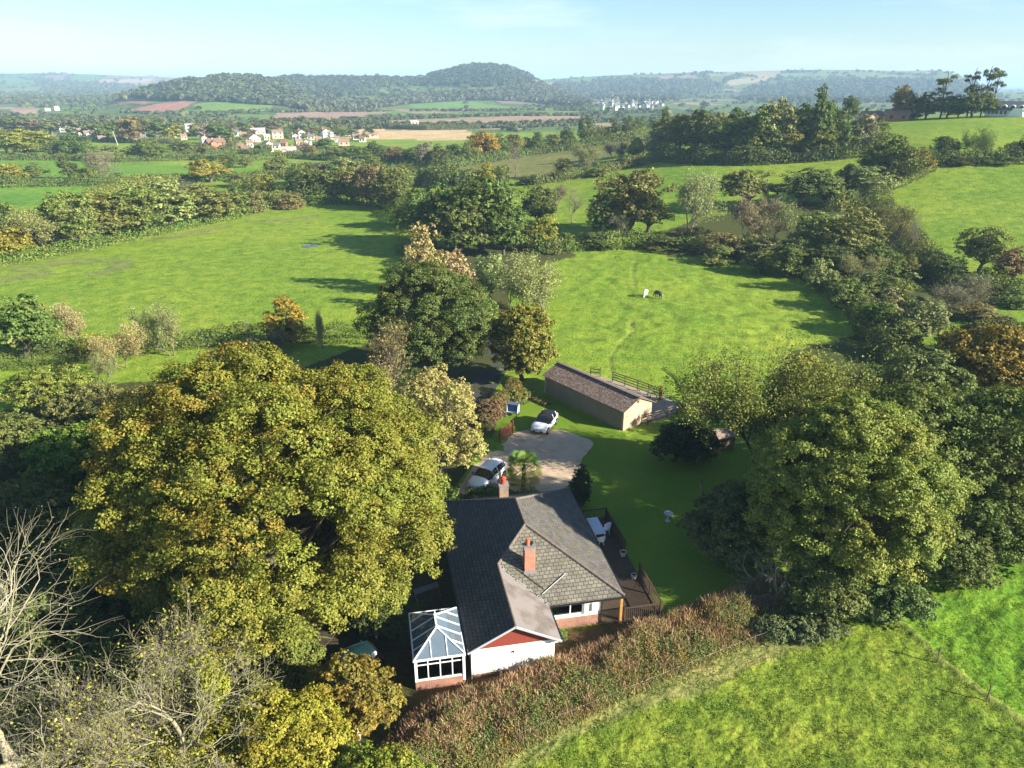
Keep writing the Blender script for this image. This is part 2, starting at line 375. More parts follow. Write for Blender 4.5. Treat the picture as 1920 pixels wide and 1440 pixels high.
def hit_far(px, py):
    px = np.asarray(px, float); py = np.asarray(py, float); out = np.full((len(px), 3), np.nan)
    for i in range(0, len(px), 2000):
        d = rays(px[i:i + 2000], py[i:i + 2000]); d = d / np.hypot(d[:, 0], d[:, 1])[:, None]
        Z = CAMZ + d[:, 2, None] * TF; g = Z - far_z(d[:, 0, None] * TF, d[:, 1, None] * TF)
        u = g < 0; k = np.maximum(u.argmax(1), 1); ok = u.any(1) & ~u[:, 0]; j = np.arange(len(d)); g0 = g[j, k - 1]; g1 = g[j, k]
        t = TF[k - 1] + (TF[k] - TF[k - 1]) * g0 / (g0 - g1); P = np.stack([d[:, 0] * t, d[:, 1] * t, CAMZ + d[:, 2] * t], -1); P[~ok] = np.nan; out[i:i + 2000] = P
    return out
def hit(px, py):
    """where the sight line of a place meets the land; arrays in, (n,3) out, nan where it meets the sky"""
    px = np.atleast_1d(np.asarray(px, float)); py = np.atleast_1d(np.asarray(py, float)); out = np.full((len(px), 3), np.nan)
    for i in range(0, len(px), 400):
        d = rays(px[i:i + 400], py[i:i + 400]); d = d / np.hypot(d[:, 0], d[:, 1])[:, None]
        X = d[:, 0, None] * TS; Y = d[:, 1, None] * TS; Z = CAMZ + d[:, 2, None] * TS
        under = Z < ground_z(X, Y); k = under.argmax(1); ok = under.any(1)
        for j in np.nonzero(ok)[0]:
            kk = max(k[j], 1); a, b = TS[kk - 1], TS[kk]
            ts = np.linspace(a, b, 24); u = Z_ = CAMZ + d[j, 2] * ts - ground_z(d[j, 0] * ts, d[j, 1] * ts)
            t = ts[(u < 0).argmax()]; out[i + j] = (d[j, 0] * t, d[j, 1] * t, CAMZ + d[j, 2] * t)
    return out
def hitmax(px, py, rmax):
    for k in range(40):
        p = hit(px, py + 1.5 * k)[0]
        if not np.isnan(p[0]) and math.hypot(p[0], p[1]) < rmax: return p
    return p
def inpoly(px, py, poly):
    c = np.zeros(np.shape(px), bool); n = len(poly)
    for i in range(n):
        x1, y1 = poly[i]; x2, y2 = poly[(i + 1) % n]
        if y1 == y2: continue
        c ^= ((y1 > py) != (y2 > py)) & (px < (x2 - x1) * (py - y1) / (y2 - y1) + x1)
    return c
def seg_dist(px, py, line):
    d = np.full(np.shape(px), 1e9)
    for (x1, y1), (x2, y2) in zip(line[:-1], line[1:]):
        l2 = (x2 - x1) ** 2 + (y2 - y1) ** 2
        t = np.clip(((px - x1) * (x2 - x1) + (py - y1) * (y2 - y1)) / l2, 0, 1)
        d = np.minimum(d, np.hypot(px - x1 - t * (x2 - x1), py - y1 - t * (y2 - y1)))
    return d

# ---- ground sheet: a ring grid, fine in the valley ahead, coarse elsewhere, out past the farthest ridge
az = np.concatenate([np.radians(np.arange(-180, -50, 5.0)), np.radians(np.arange(-50, 50, 0.17)), np.radians(np.arange(50, 180, 5.0))])
dep = np.radians(np.concatenate([np.arange(86, 52, -2.0), np.arange(52, 2.3, -0.105)]))
Rr = np.concatenate([CAMZ / np.tan(dep), np.geomspace(830, 1200, 40), np.linspace(1215, 3600, 190), np.linspace(3630, 6800, 70), [7500, 8500, 10000]])
AZ, RR = np.meshgrid(az, Rr); GX = RR * np.sin(AZ); GY = RR * np.cos(AZ); GZ = ground_z(GX, GY)
QX, QY = proj(GX, np.where(GY > 5, GY, 5), GZ)

# house frame: local x runs along the gable wall, local y away from the viewer
HO = np.array([-2.55, 33.66]); HA = math.atan2(.19, .982)
HU = np.array([math.cos(HA), math.sin(HA)]); HV = np.array([-math.sin(HA), math.cos(HA)])
def hw(a, b, z=0.0): p = HO + a * HU + b * HV; return Vector((p[0], p[1], z))
LX = (GX - HO[0]) * HU[0] + (GY - HO[1]) * HU[1]; LY = (GX - HO[0]) * HV[0] + (GY - HO[1]) * HV[1]

GRASS = (.158, .240, .022)
colr = np.empty(GX.shape + (3,)); colr[:] = GRASS
kind = np.zeros(GX.shape, int)     # 0 pasture 1 lawn 2 soil 3 woodland floor 4 far fields 5 arable
# far patchwork of fields
cells = np.random.default_rng(3); NC = 520
cth = cells.uniform(-0.75, 0.75, NC); cR = np.exp(cells.uniform(np.log(650), np.log(6500), NC))
PAL = np.array([(.10, .17, .03), (.085, .14, .03), (.12, .185, .035), (.07, .11, .03), (.14, .16, .05), (.10, .15, .035), (.20, .15, .09), (.26, .21, .12), (.09, .15, .03), (.075, .12, .03)])
ccol = PAL[cells.integers(0, len(PAL), NC)]
fm = RR > 640
fx = GX[fm] + 40 * fbm(GX[fm] / 150, GY[fm] / 150, 2, 9); fy = GY[fm]
cth_f = np.arctan2(fx, fy); lr = np.log(np.hypot(fx, fy))
best = np.full(fx.shape, 1e9); sec = best.copy(); bi = np.zeros(fx.shape, int)
for k in range(NC):
    d = ((cth_f - cth[k]) * 1.0) ** 2 + ((lr - math.log(cR[k])) * .55) ** 2
    nb = d < best; sec = np.where(nb, best, np.minimum(sec, d)); best = np.where(nb, d, best); bi = np.where(nb, k, bi)
edge = (np.sqrt(sec) - np.sqrt(best)) < 0.0028
fc = ccol[bi]; fc[edge] = (.045, .065, .02)
tmp = colr[fm]; tmp[:] = fc; colr[fm] = tmp; kind[fm] = 4
def zone(poly, c, k=None, rmin=0, rmax=1e9, wob=0.0):
    qx, qy = QX, QY
    if wob: qx = qx + wob * fbm(GX / 6, GY / 6, 3, 21); qy = qy + wob * .5 * fbm(GX / 6, GY / 6, 3, 22)
    m = inpoly(qx, qy, poly) & (RR > rmin) & (RR < rmax) & (GY > 5)
    colr[m] = c
    if k is not None: kind[m] = k
    return m
# near and middle fields
zone([(790, 330), (1000, 280), (1250, 243), (1290, 250), (1130, 300), (1010, 335), (860, 345)], (.16, .17, .045), 0, 200, 620)
zone([(-60, 290), (200, 300), (360, 312), (560, 320), (560, 335), (330, 330), (-60, 340)], (.115, .225, .02), 0, 180, 500)
zone([(560, 300), (700, 288), (700, 330), (560, 330)], (.13, .22, .02), 0, 180, 560)
zone([(-80, 340), (250, 340), (250, 360), (80, 385), (-80, 390)], (.115, .23, .02), 0, 150, 500)
# valley floor: arable, marsh and meadows
FZ = 640
zone([(620, 246), (690, 242), (885, 245), (880, 262), (690, 262), (620, 256)], (.46, .34, .17), 5, 500)
zone([(520, 212), (720, 208), (735, 223), (620, 226), (512, 223)], (.30, .20, .14), 5, FZ)
zone([(735, 226), (860, 222), (1000, 216), (1095, 218), (1100, 230), (960, 242), (800, 243), (680, 238)], (.29, .20, .125), 5, FZ)
zone([(235, 208), (300, 193), (372, 189), (335, 206), (262, 213)], (.33, .165, .115), 5, FZ)
zone([(243, 190), (268, 183), (292, 187), (270, 196)], (.32, .16, .115), 5, FZ)
zone([(20, 205), (72, 203), (72, 213), (22, 215)], (.34, .22, .14), 5, FZ)
zone([(362, 195), (410, 190), (512, 196), (507, 206), (380, 213)], (.13, .22, .04), 5, FZ)
zone([(766, 195), (872, 190), (872, 207), (770, 209)], (.12, .22, .035), 5, FZ)
zone([(876, 190), (975, 203), (880, 208)], (.12, .22, .035), 5, FZ)
zone([(980, 191), (1045, 201), (1000, 206)], (.13, .21, .04), 5, FZ)
zone([(648, 187), (715, 168), (732, 173), (700, 192), (660, 194)], (.12, .20, .045), 5, FZ)
zone([(775, 168), (830, 161), (890, 161), (850, 172), (790, 174)], (.12, .20, .045), 5, FZ)
zone([(690, 213), (960, 211), (960, 217), (690, 221)], (.115, .19, .04), 5, FZ)
zone([(1010, 208), (1110, 206), (1110, 215), (1000, 215)], (.12, .19, .04), 5, FZ)
zone([(1360, 152), (1430, 141), (1445, 150), (1370, 161)], (.29, .24, .15), 5, FZ)
zone([(1120, 152), (1300, 138), (1380, 140), (1250, 148), (1130, 158)], (.26, .19, .13), 5, FZ)
zone([(1450, 142), (1540, 132), (1680, 134), (1740, 133), (1700, 142), (1560, 143)], (.13, .18, .06), 5, FZ)
zone([(1500, 170), (1600, 162), (1650, 170), (1560, 180)], (.12, .18, .05), 5, FZ)
zone([(130, 155), (180, 149), (290, 147), (280, 153), (180, 158)], (.38, .26, .17), 5, FZ)
# woodland floors on the far hills (under the woods)
WOODS = [
    ([(268, 172), (330, 149), (400, 142), (480, 141), (548, 154), (604, 178), (620, 197), (560, 200), (480, 196), (400, 189), (300, 188), (250, 184)], 1000, 2100, 900),
    ([(500, 146), (600, 142), (700, 140), (800, 141), (800, 160), (700, 165), (640, 182), (600, 176), (560, 158)], 1400, 2800, 520),
    ([(795, 160), (800, 142), (832, 132), (870, 125), (920, 122), (960, 129), (1000, 144), (1000, 160), (900, 163), (830, 160)], 1400, 2700, 560),
    ([(620, 185), (640, 196), (660, 200), (760, 192), (780, 180), (900, 176), (1000, 160), (1040, 164), (1090, 184), (1110, 203), (1050, 199), (980, 190), (870, 188), (760, 196), (700, 204), (560, 210), (560, 200)], 1000, 2700, 800),
    ([(1030, 160), (1150, 148), (1330, 152), (1360, 165), (1250, 192), (1160, 196), (1080, 180)], 2000, 3700, 420),
    ([(1400, 165), (1500, 152), (1600, 150), (1740, 150), (1830, 150), (1880, 180), (1700, 195), (1500, 195), (1380, 190)], 2000, 3800, 560),
    ([(90, 152), (250, 160), (240, 172), (80, 170)], 2500, 5300, 180), ([(-10, 178), (140, 172), (260, 172), (230, 190), (-10, 196)], 1500, 5300, 260),
]
for poly, r0, r1, _n in WOODS: zone(poly, (.05, .055, .025), 4, r0, r1)
# woodland floor under the trees on the left and lower left, bare soil and beds round the house
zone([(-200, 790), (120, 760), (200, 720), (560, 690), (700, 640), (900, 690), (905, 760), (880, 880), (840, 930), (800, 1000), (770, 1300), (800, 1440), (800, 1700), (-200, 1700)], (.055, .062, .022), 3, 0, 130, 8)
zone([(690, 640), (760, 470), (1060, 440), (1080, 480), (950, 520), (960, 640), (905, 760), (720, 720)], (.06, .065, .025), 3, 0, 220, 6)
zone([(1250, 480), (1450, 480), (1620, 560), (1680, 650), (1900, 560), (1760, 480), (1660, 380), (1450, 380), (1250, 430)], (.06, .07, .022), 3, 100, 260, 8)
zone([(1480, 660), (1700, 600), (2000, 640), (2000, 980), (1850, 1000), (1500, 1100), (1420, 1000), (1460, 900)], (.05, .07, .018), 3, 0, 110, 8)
m_lawn = zone([(930, 800), (960, 740), (1010, 735), (1180, 820), (1310, 760), (1480, 830), (1500, 1000), (1420, 1110), (1240, 1190), (1060, 1000), (1080, 900)], (.110, .185, .016), 1, 0, 100, 2)
m = (LX > -9) & (LX < 15) & (LY > -1.6) & (LY < 3.4); colr[m] = (.080, .052, .028); kind[m] = 2
m = (LX > -9) & (LX < 0.3) & (LY > 3.4) & (LY < 19); colr[m] = (.055, .048, .032); kind[m] = 2
# the mown field at the lower right and the brighter strip past the electric fence
m = inpoly(QX, QY, [(1690, 1170), (1780, 1235), (1860, 1310), (2100, 1470), (2300, 1300), (2300, 1000), (1880, 1060)]) & (RR < 90); colr[m] = (.13, .235, .018)
m = inpoly(QX, QY, [(700, 1700), (930, 1450), (1200, 1300), (1480, 1190), (1680, 1165), (1780, 1235), (1860, 1310), (2100, 1470), (2100, 1700)]) & (RR < 90); colr[m] = (.148, .205, .022)
# rough strips: the bank along the bramble hedge, rushes in the meadow, worn path in the paddock
def line_zone(line, wid, c, mixv=1.0, rmax=1e9, dent=0.0, world=False, seed=4):
    L = [tuple(p) for p in hit([a for a, b in line], [b for a, b in line])[:, :2]] if not world else line
    d = seg_dist(GX, GY, L) + wid * .5 * fbm(GX / max(wid, 1), GY / max(wid, 1), 2, seed)
    k = (1 - sstep(wid * .5, wid, d)) * (RR < rmax)
    colr[:] = colr * (1 - (k * mixv)[..., None]) + np.array(c) * (k * mixv)[..., None]
    if dent: GZ[:] = GZ - dent * k
bank = [(780, 1500), (960, 1412), (1100, 1340), (1200, 1300), (1330, 1250), (1440, 1205), (1500, 1185)]
line_zone(bank, 1.5, (.27, .23, .10), .55, 80)
line_zone([(1690, 1165), (1760, 1235), (1855, 1308), (1960, 1385)], .35, (.22, .22, .07), .4, 80, -.10)
path1 = [(1147, 698), (1142, 672), (1160, 645), (1178, 632), (1185, 600), (1215, 582), (1242, 566)]
path2 = [(1190, 545), (1186, 510), (1192, 485)]
line_zone(path1, .26, (.17, .19, .05), .45, 200, .08); line_zone([(1163, 640), (1190, 618), (1182, 604)], .25, (.2, .22, .06), .5, 200, .1)
line_zone(path2, .3, (.2, .24, .05), .4, 250, .1); line_zone([(1240, 690), (1262, 705), (1275, 735)], .35, (.04, .07, .01), .7, 200, .18)
for p in ([(40, 505), (130, 490), (230, 490)], [(290, 450), (350, 440), (420, 425)], [(230, 498), (190, 512)], [(480, 415), (580, 408)], [(70, 515), (10, 525)]): line_zone(p, 3.2, (.15, .15, .065), .55, 260, 0)
line_zone([(0, 500), (100, 480), (230, 450), (330, 425), (470, 400), (560, 385)], 3.0, (.16, .15, .05), .5, 260)
# small real lumps and tussocks where the grass is rough
rough = np.where((kind == 0) | (kind == 3), 1.0, 0.0) * (RR < 170)
hm = sstep(0, 3, np.maximum(np.maximum(-10 - LX, LX - 16), np.maximum(-3 - LY, LY - 20)))
bx = np.hypot(GX - 9, GY - 73); hm = hm * sstep(7, 11, bx) * sstep(3.5, 6, np.hypot(GX - 3.3, GY - 66))
near_f = np.where(inpoly(QX, QY, [(700, 1700), (930, 1450), (1200, 1300), (1480, 1190), (1690, 1060), (2300, 900), (2300, 1800)]) & (RR < 75), 1.0, 0.0)
rx_ = GX * .80 + GY * .60; ry_ = -GX * .60 + GY * .80
GZ += near_f * (.075 * fbm(rx_ * .9, ry_ * 2.0, 3, 41, .65) + .05 * fbm(GX * 2.6, GY * 2.6, 2, 43))
GZ += near_f * sstep(25.5, 29, GX - .2 * (GY - 36)) * .16 * fbm(rx_ * .5, ry_ * 1.1, 2, 45)
GZ += rough * hm * (0.075 * fbm(GX * 1.1, GY * 1.1, 3, 31, .6) + .07 * fbm(GX * .22, GY * .22, 2, 32)) * (1 - .0 * RR)
pad = (RR < 190) * sstep(85, 95, GY) * sstep(5, 15, GX)
GZ += pad * (0.24 * fbm(GX * .55 + GY * .2, GY * .5, 3, 35) * rough * hm)

def ground_mat():
    t = NT('field_grass'); v = t.obj()
    at_ = t.n.new('ShaderNodeAttribute'); at_.attribute_name = 'albedo'; base = at_.outputs['Color']
    # patches of paler, older and darker, lusher grass; tufts; streaks
    big = t.noise(0.035, 5, 0.6, v, 0.4); mid = t.noise(0.42, 5, 0.65, v, 0.3); fine = t.noise(3.4, 4, 0.7, v)
    c = t.mix(1.0, base, t.ramp(big, [(0.32, (0.74, 0.86, 0.8)), (0.52, (1.0, 1.0, 1.0)), (0.68, (1.22, 1.08, 1.2))]), 'MULTIPLY')
    c = t.mix(1.0, c, t.ramp(mid, [(0.34, (0.66, 0.74, 0.74)), (0.5, (1, 1, 1)), (0.66, (1.34, 1.16, 1.3))]), 'MULTIPLY')
    c = t.mix(1.0, c, t.ramp(fine, [(0.32, (0.42, 0.52, 0.5)), (0.5, (1, 1, 1)), (0.68, (1.5, 1.34, 1.5))]), 'MULTIPLY')
    clump = t.noise(0.9, 3, 0.75, v, 0.8); c = t.mix(1.0, c, t.ramp(clump, [(0.27, (0.48, 0.60, 0.55)), (0.38, (1, 1, 1))]), 'MULTIPLY')
    h = t.math('ADD', t.math('MULTIPLY', fine, 0.5), mid); nm = t.bump(h, 0.9, 0.24)
    t.principled(c, 0.9, 0.12, nm); return t.m
M['ground'] = ground_mat()
def soil_mat():
    t = NT('leaf_litter_soil'); v = t.obj()
    at_ = t.n.new('ShaderNodeAttribute'); at_.attribute_name = 'albedo'
    n = t.noise(4, 6, 0.75, v); c = t.mix(1.0, at_.outputs['Color'], t.ramp(n, [(0.3, (0.5, 0.5, 0.5)), (0.7, (1.5, 1.4, 1.2))]), 'MULTIPLY')
    g = t.noise(0.5, 4, 0.6, v); c = t.mix(t.ramp(g, [(0.5, (0, 0, 0)), (0.65, (0.7, 0.7, 0.7))]), c, (.045, .075, .014))
    t.principled(c, 0.95, 0.1, t.bump(n, 0.6, 0.06)); return t.m
M['soil'] = soil_mat()
def lawn_mat():
    t = NT('mown_lawn'); v = t.obj()
    at_ = t.n.new('ShaderNodeAttribute'); at_.attribute_name = 'albedo'
    n = t.noise(7, 4, 0.7, v); b = t.noise(0.25, 4, 0.6, v)
    c = t.mix(1.0, at_.outputs['Color'], t.ramp(n, [(0.3, (0.6, 0.66, 0.6)), (0.7, (1.35, 1.28, 1.4))]), 'MULTIPLY')
    c = t.mix(1.0, c, t.ramp(b, [(0.35, (0.85, 0.95, 0.9)), (0.7, (1.35, 1.12, 1.1))]), 'MULTIPLY')
    t.principled(c, 0.9, 0.12, t.bump(n, 0.4, 0.03)); return t.m
M['lawn'] = lawn_mat()
nr, nc = GX.shape
V = np.stack([GX, GY, GZ], -1).reshape(-1, 3)
ii = np.arange(nr * nc).reshape(nr, nc)
jn = np.roll(ii, -1, axis=1)
Q = np.stack([ii[:-1], ii[1:], jn[1:], jn[:-1]], -1).reshape(-1, 4)
fk = kind[:-1].reshape(-1)
tint4 = np.concatenate([np.clip(colr, 0, 1), np.ones(GX.shape + (1,))], -1).reshape(-1, 4)
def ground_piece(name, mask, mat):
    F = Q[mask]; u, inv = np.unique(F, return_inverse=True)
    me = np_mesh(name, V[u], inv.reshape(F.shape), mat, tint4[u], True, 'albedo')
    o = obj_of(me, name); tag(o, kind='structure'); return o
ground_piece('pasture', (fk == 0), M['ground'])
ground_piece('lawn', (fk == 1), M['lawn'])
ground_piece('soil', (fk == 2), M['soil'])
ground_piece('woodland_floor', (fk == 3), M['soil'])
ground_piece('far_countryside', (fk == 4), M['ground'])
ground_piece('arable_field', (fk == 5), M['ground'])
# patch under the viewer closes the hole in the ring
me = np_mesh('pasture', np.array([(40 * math.sin(a) * .06, 40 * math.cos(a) * .06, -0.05) for a in np.linspace(0, 6.2, 4)]), np.array([[0, 3, 2, 1]]), M['ground'], np.tile([.1, .18, .02, 1], (4, 1)), False, 'albedo')
tag(obj_of(me, 'pasture'), kind='structure')
# sea
def sea_mat():
    t = NT('sea_water'); n = t.noise(0.02, 4, 0.6, t.obj()); t.principled((.03, .075, .10), 0.22, 0.5, t.bump(n, 0.3, 2.0)); return t.m
M['sea'] = sea_mat()
b_ = MB(); b_.add([(-30000, 900, -14), (30000, 900, -14), (30000, 30000, -14), (-30000, 30000, -14)], [(0, 1, 2, 3)])
tag(b_.build('sea', M['sea']), kind='structure')

# ---- sheets laid on the flat ground by the house
def sheet(name, pts, z, mat, lab=None):
    b = MB(); b.add([(p[0], p[1], z) for p in pts], [tuple(range(len(pts)))]); o = b.build(name, mat); tag(o, kind='structure'); return o
def smooth_loop(pts, n=3):
    pts = [np.array(p[:2], float) for p in pts]
    for _ in range(n):
        q = []
        for a, b in zip(pts, pts[1:] + pts[:1]): q += [a * .75 + b * .25, a * .25 + b * .75]
        pts = q
    return pts
def ccw(pts):
    a = sum(p[0] * q[1] - q[0] * p[1] for p, q in zip(pts, pts[1:] + pts[:1])); return pts if a > 0 else pts[::-1]
def jitter(pts, amp, seed):
    out = []
    for i, p in enumerate(pts): out.append((p[0] + amp * float(fbm(np.array([p[0] * 1.3]), np.array([p[1] * 1.3]), 3, seed)[0]), p[1] + amp * float(fbm(np.array([p[0] * 1.3]), np.array([p[1] * 1.3]), 3, seed + 3)[0])))
    return out
def gravel_mat(name, c, tuft=0.3):
    t = NT(name); v = t.obj(); n = t.noise(14, 4, 0.8, v); b = t.noise(0.7, 5, 0.6, v)
    col = t.mix(n, tuple(x * .72 for x in c), tuple(min(1, x * 1.3) for x in c)); col = t.mix(t.ramp(b, [(0.5, (0, 0, 0)), (0.72, (tuft, tuft, tuft))]), col, (.11, .12, .04))
    t.principled(col, 0.95, 0.1, t.bump(n, 0.5, 0.03)); return t.m
M['gravel'] = gravel_mat('gravel', (.47, .355, .25), 0.4); M['asphalt'] = gravel_mat('asphalt', (.055, .055, .058), 0.1); M['concrete'] = gravel_mat('worn_concrete', (.30, .25, .20), 0.25)
M['slab'] = gravel_mat('paving', (.26, .24, .21), 0.2)
drv = [flat(x, y) for x, y in [(905, 850), (930, 836), (948, 829), (964, 810), (1000, 806), (1062, 806), (1112, 826), (1112, 842), (1090, 866), (1085, 892), (1060, 915), (1010, 935), (880, 940), (850, 930), (880, 885)]]
sheet('driveway', ccw(jitter(smooth_loop(drv), .35, 50)), .035, M['gravel'])
lane = [(-.6, 100), (.2, 90), (-1.0, 83), (-2.6, 76), (-4.3, 69), (-6.2, 60), (-7.6, 55), (-10.6, 56), (-9.8, 61), (-7.8, 69.5), (-6.0, 77), (-4.4, 84), (-3.0, 92), (-3.5, 100)]
sheet('lane', ccw(smooth_loop(lane, 2)), .02, M['asphalt'])
yard = [flat(x, y) for x, y in [(1060, 692), (1110, 700), (1235, 742), (1292, 762), (1225, 798), (1180, 780)]]
sheet('concrete_yard', ccw(smooth_loop(yard, 2)), .03, M['concrete'])
# ------------------------------------------------------------------ trees
def unit(a): return a / np.maximum(np.linalg.norm(a, axis=-1, keepdims=True), 1e-9)
def leaf_quads(P, N, size, r, aspect=.62, jit=.35):
    """a diamond shaped leaf spray at each point"""
    n = len(P); t = unit(np.cross(N, r.normal(size=(n, 3)))); b = np.cross(N, t)
    L = size * (1 + jit * r.uniform(-1, 1, (n, 1))); Wd = L * aspect * (1 + .3 * r.uniform(-1, 1, (n, 1)))
    bend = N * L * .12
    V = np.stack([P + t * L * .5 - bend, P + b * Wd * .5, P - t * L * .5 - bend, P - b * Wd * .5], 1).reshape(-1, 3)
    return V, np.arange(4 * n).reshape(n, 4)
def blob_leaves(r, C, Rb, nsub, nleaf, flat=.8, sub=.34, up=-.45, shell=.55, ntilt=.42):
    """leaf points on rounded boughs: bough > spray > leaf"""
    m = len(C); d = unit(r.normal(size=(m, nsub, 3))); d[..., 2] = np.where(d[..., 2] < up, -d[..., 2] * .6, d[..., 2]); d = unit(d)
    rad = Rb[:, None, None] * (shell + (1 - shell) * r.uniform(0, 1, (m, nsub, 1)) ** .5)
    sc = C[:, None] + d * rad * np.array([1, 1, flat])
    sr = Rb[:, None, None, None] * sub
    g = unit(r.normal(size=(m, nsub, nleaf, 3))) * r.uniform(.15, 1, (m, nsub, nleaf, 1)) ** .6
    P = sc[:, :, None] + g * sr * np.array([1, 1, .62])
    N = unit(d[:, :, None] * .55 + g * .35 + np.array([0, 0, .45]) + ntilt * r.normal(size=P.shape))
    t = np.empty((m, nsub, nleaf, 4)); t[..., 0] = r.uniform(0, 1, (m, nsub, nleaf)); t[..., 1] = (.65 * r.uniform(0, 1, (m, 1, 1)) + .35 * r.uniform(0, 1, (m, nsub, 1)))
    t[..., 2] = (.6 * r.uniform(0, 1, (m, 1, 1)) + .4 * r.uniform(0, 1, (m, nsub, 1))); t[..., 3] = 1
    return P.reshape(-1, 3), N.reshape(-1, 3), t.reshape(-1, 4)
def crown_blobs(r, n, rx, ry, z0, z1, rb, prof='dome', mid=.42, inner=.35, even=False):
    """bough centres through the volume of a lobed crown"""
    out = []; rad = []
    ph = r.uniform(0, 6.28, 4); fib = 0
    while len(out) < n:
        d = unit(r.normal(size=3)); s = r.uniform(inner ** 3, 1) ** (1 / 3)
        if even and len(out) < .72 * n:   # outer boughs spread evenly, the rest fill the inside
            q = (fib + .5) / (.72 * n); fib += 1; zz = 1 - 1.75 * q; aa = fib * 2.39996; d = unit(np.array([math.sqrt(max(0, 1 - zz * zz)) * math.cos(aa), math.sqrt(max(0, 1 - zz * zz)) * math.sin(aa), zz]) + .10 * r.normal(size=3)); s = r.uniform(.82, 1.0)
        a = math.atan2(d[1], d[0]); lob = 1 + .13 * math.sin(2 * a + ph[0]) + .10 * math.sin(3 * a + ph[1]) + .07 * math.sin(5 * a + ph[2])
        zc = z0 + (z1 - z0) * mid; h = (z1 - zc) if d[2] > 0 else (zc - z0)
        if prof == 'cone': 
            tt = r.uniform(0, 1); w_ = (1 - tt) ** .8; aa = r.uniform(0, 6.28); q = r.uniform(.4, 1)
            p = np.array([rx * w_ * q * math.cos(aa), ry * w_ * q * math.sin(aa), z0 + (z1 - z0) * tt]); k = rb * (.45 + .7 * w_)
        else:
            p = np.array([d[0] * (rx - rb) * s * lob, d[1] * (ry - rb) * s * lob, zc + d[2] * max(h - rb * .8, .1) * s]); k = rb * r.uniform(.72, 1.25)
        out.append(p); rad.append(k)
    return np.array(out), np.array(rad)

def tubes(lines, name, mat):
    """lines: (points (k,3), r0, r1) -> tapered limbs in one mesh"""
    Vs = []; Fs = []; base = 0
    for P, r0, r1 in lines:
        k = len(P); n = 8 if r0 > .12 else 5 if r0 > .05 else 3
        T = unit(np.gradient(P, axis=0)); ref = np.array([0.3, 0.9, .1]) if abs(T[0, 2]) > .8 else np.array([0, 0, 1.0])
        A = unit(np.cross(T, ref)); B = np.cross(T, A); rr = np.linspace(r0, r1, k)[:, None, None]
        th = np.linspace(0, 2 * math.pi, n, endpoint=False)
        ring = P[:, None] + rr * (np.cos(th)[None, :, None] * A[:, None] + np.sin(th)[None, :, None] * B[:, None])
        Vs.append(ring.reshape(-1, 3)); i = np.arange(k * n).reshape(k, n) + base
        Fs.append(np.stack([i[:-1], np.roll(i, -1, 1)[:-1], np.roll(i, -1, 1)[1:], i[1:]], -1).reshape(-1, 4)); base += k * n
    return np_mesh(name, np.concatenate(Vs), np.concatenate(Fs), mat, None, True)
def bough_lines(r, C, fork, top, r0, lean=(0, 0), stems=1, thin=.03):
    """trunk (or several stems) with limbs that reach the boughs"""
    L = []; base = []
    for s in range(stems):
        off = r.normal(size=2) * (.25 if stems > 1 else 0); end = np.array([lean[0] + off[0] * 5, lean[1] + off[1] * 5, top])
        ts = np.linspace(0, 1, 9)[:, None]; P = np.array([off[0], off[1], -.3]) * (1 - ts) + end * ts; P[1:-1, :2] += r.normal(size=(7, 2)) * top * .018
        L.append((P, r0, r0 * .25)); base.append(P)
    for c in C:
        P0 = base[r.integers(0, stems)]; zz = np.clip(c[2] - abs(r.normal()) * .25 * top - .12 * np.hypot(c[0], c[1]), fork, top * .95)
        k = int(np.clip((zz / top) * 8, 1, 7)); a = P0[k]
        t = np.linspace(0, 1, 6)[:, None]; m_ = (a + c) / 2 + np.array([0, 0, .10 * np.linalg.norm(c - a)]) + r.normal(size=3) * .06 * np.linalg.norm(c - a)
        P = a * (1 - t) ** 2 + 2 * m_ * t * (1 - t) + c * t ** 2
        L.append((P, max(thin * 1.6, r0 * .34 * (1 - .5 * k / 8)), thin))
    return L
def skeleton(r, height, r0, lev=4, kids=(5, 5, 4, 3), spread=.75, droop=.0, first=.28, stems=1, up=.25, wob=.16, lean=(0, 0), llen=.5, fall=.62):
    """leafless branching, trunk to twigs"""
    L = []
    def grow(p, d, ln, rad, l):
        n = 7 if l == 0 else 5 if l < 3 else 4; P = [p]; dd = d
        for i in range(n - 1):
            dd = unit(dd + r.normal(size=3) * wob + np.array([0, 0, (up if l else .02) * (1 if l < 3 else .5) - droop * (l >= 2)]) * .5); P.append(P[-1] + dd * ln / (n - 1))
        P = np.array(P); L.append((P, rad, rad * (.42 if l < lev else .3)))
        if l >= lev: return
        for j in range(kids[min(l, len(kids) - 1)]):
            f = r.uniform(first if l == 0 else .25, 1.0) if j else 1.0
            q = f * (n - 1); i0 = min(int(q), n - 2); pp = P[i0] * (1 - (q - i0)) + P[i0 + 1] * (q - i0)
            ax = unit(P[i0 + 1] - P[i0]); side = unit(np.cross(ax, r.normal(size=3))); an = spread * r.uniform(.45, 1.15) * (.5 if j == 0 else 1)
            nd = unit(ax * math.cos(an) + side * math.sin(an)); k_ = (1 - .45 * f) if l == 0 else .85
            grow(pp, nd, ln * (llen if l == 0 else fall) * r.uniform(.75, 1.25) * (1.15 * k_ if l == 0 else 1), max(rad * .55 * (1 - .35 * f), .009), l + 1)
    for s in range(stems):
        o = r.normal(size=2) * (.3 if stems > 1 else 0); d = unit(np.array([lean[0] + o[0] * .9, lean[1] + o[1] * .9, 1.0])); grow(np.array([o[0], o[1], -.3]), d, height * .62, r0 / math.sqrt(stems), 0)
    return L
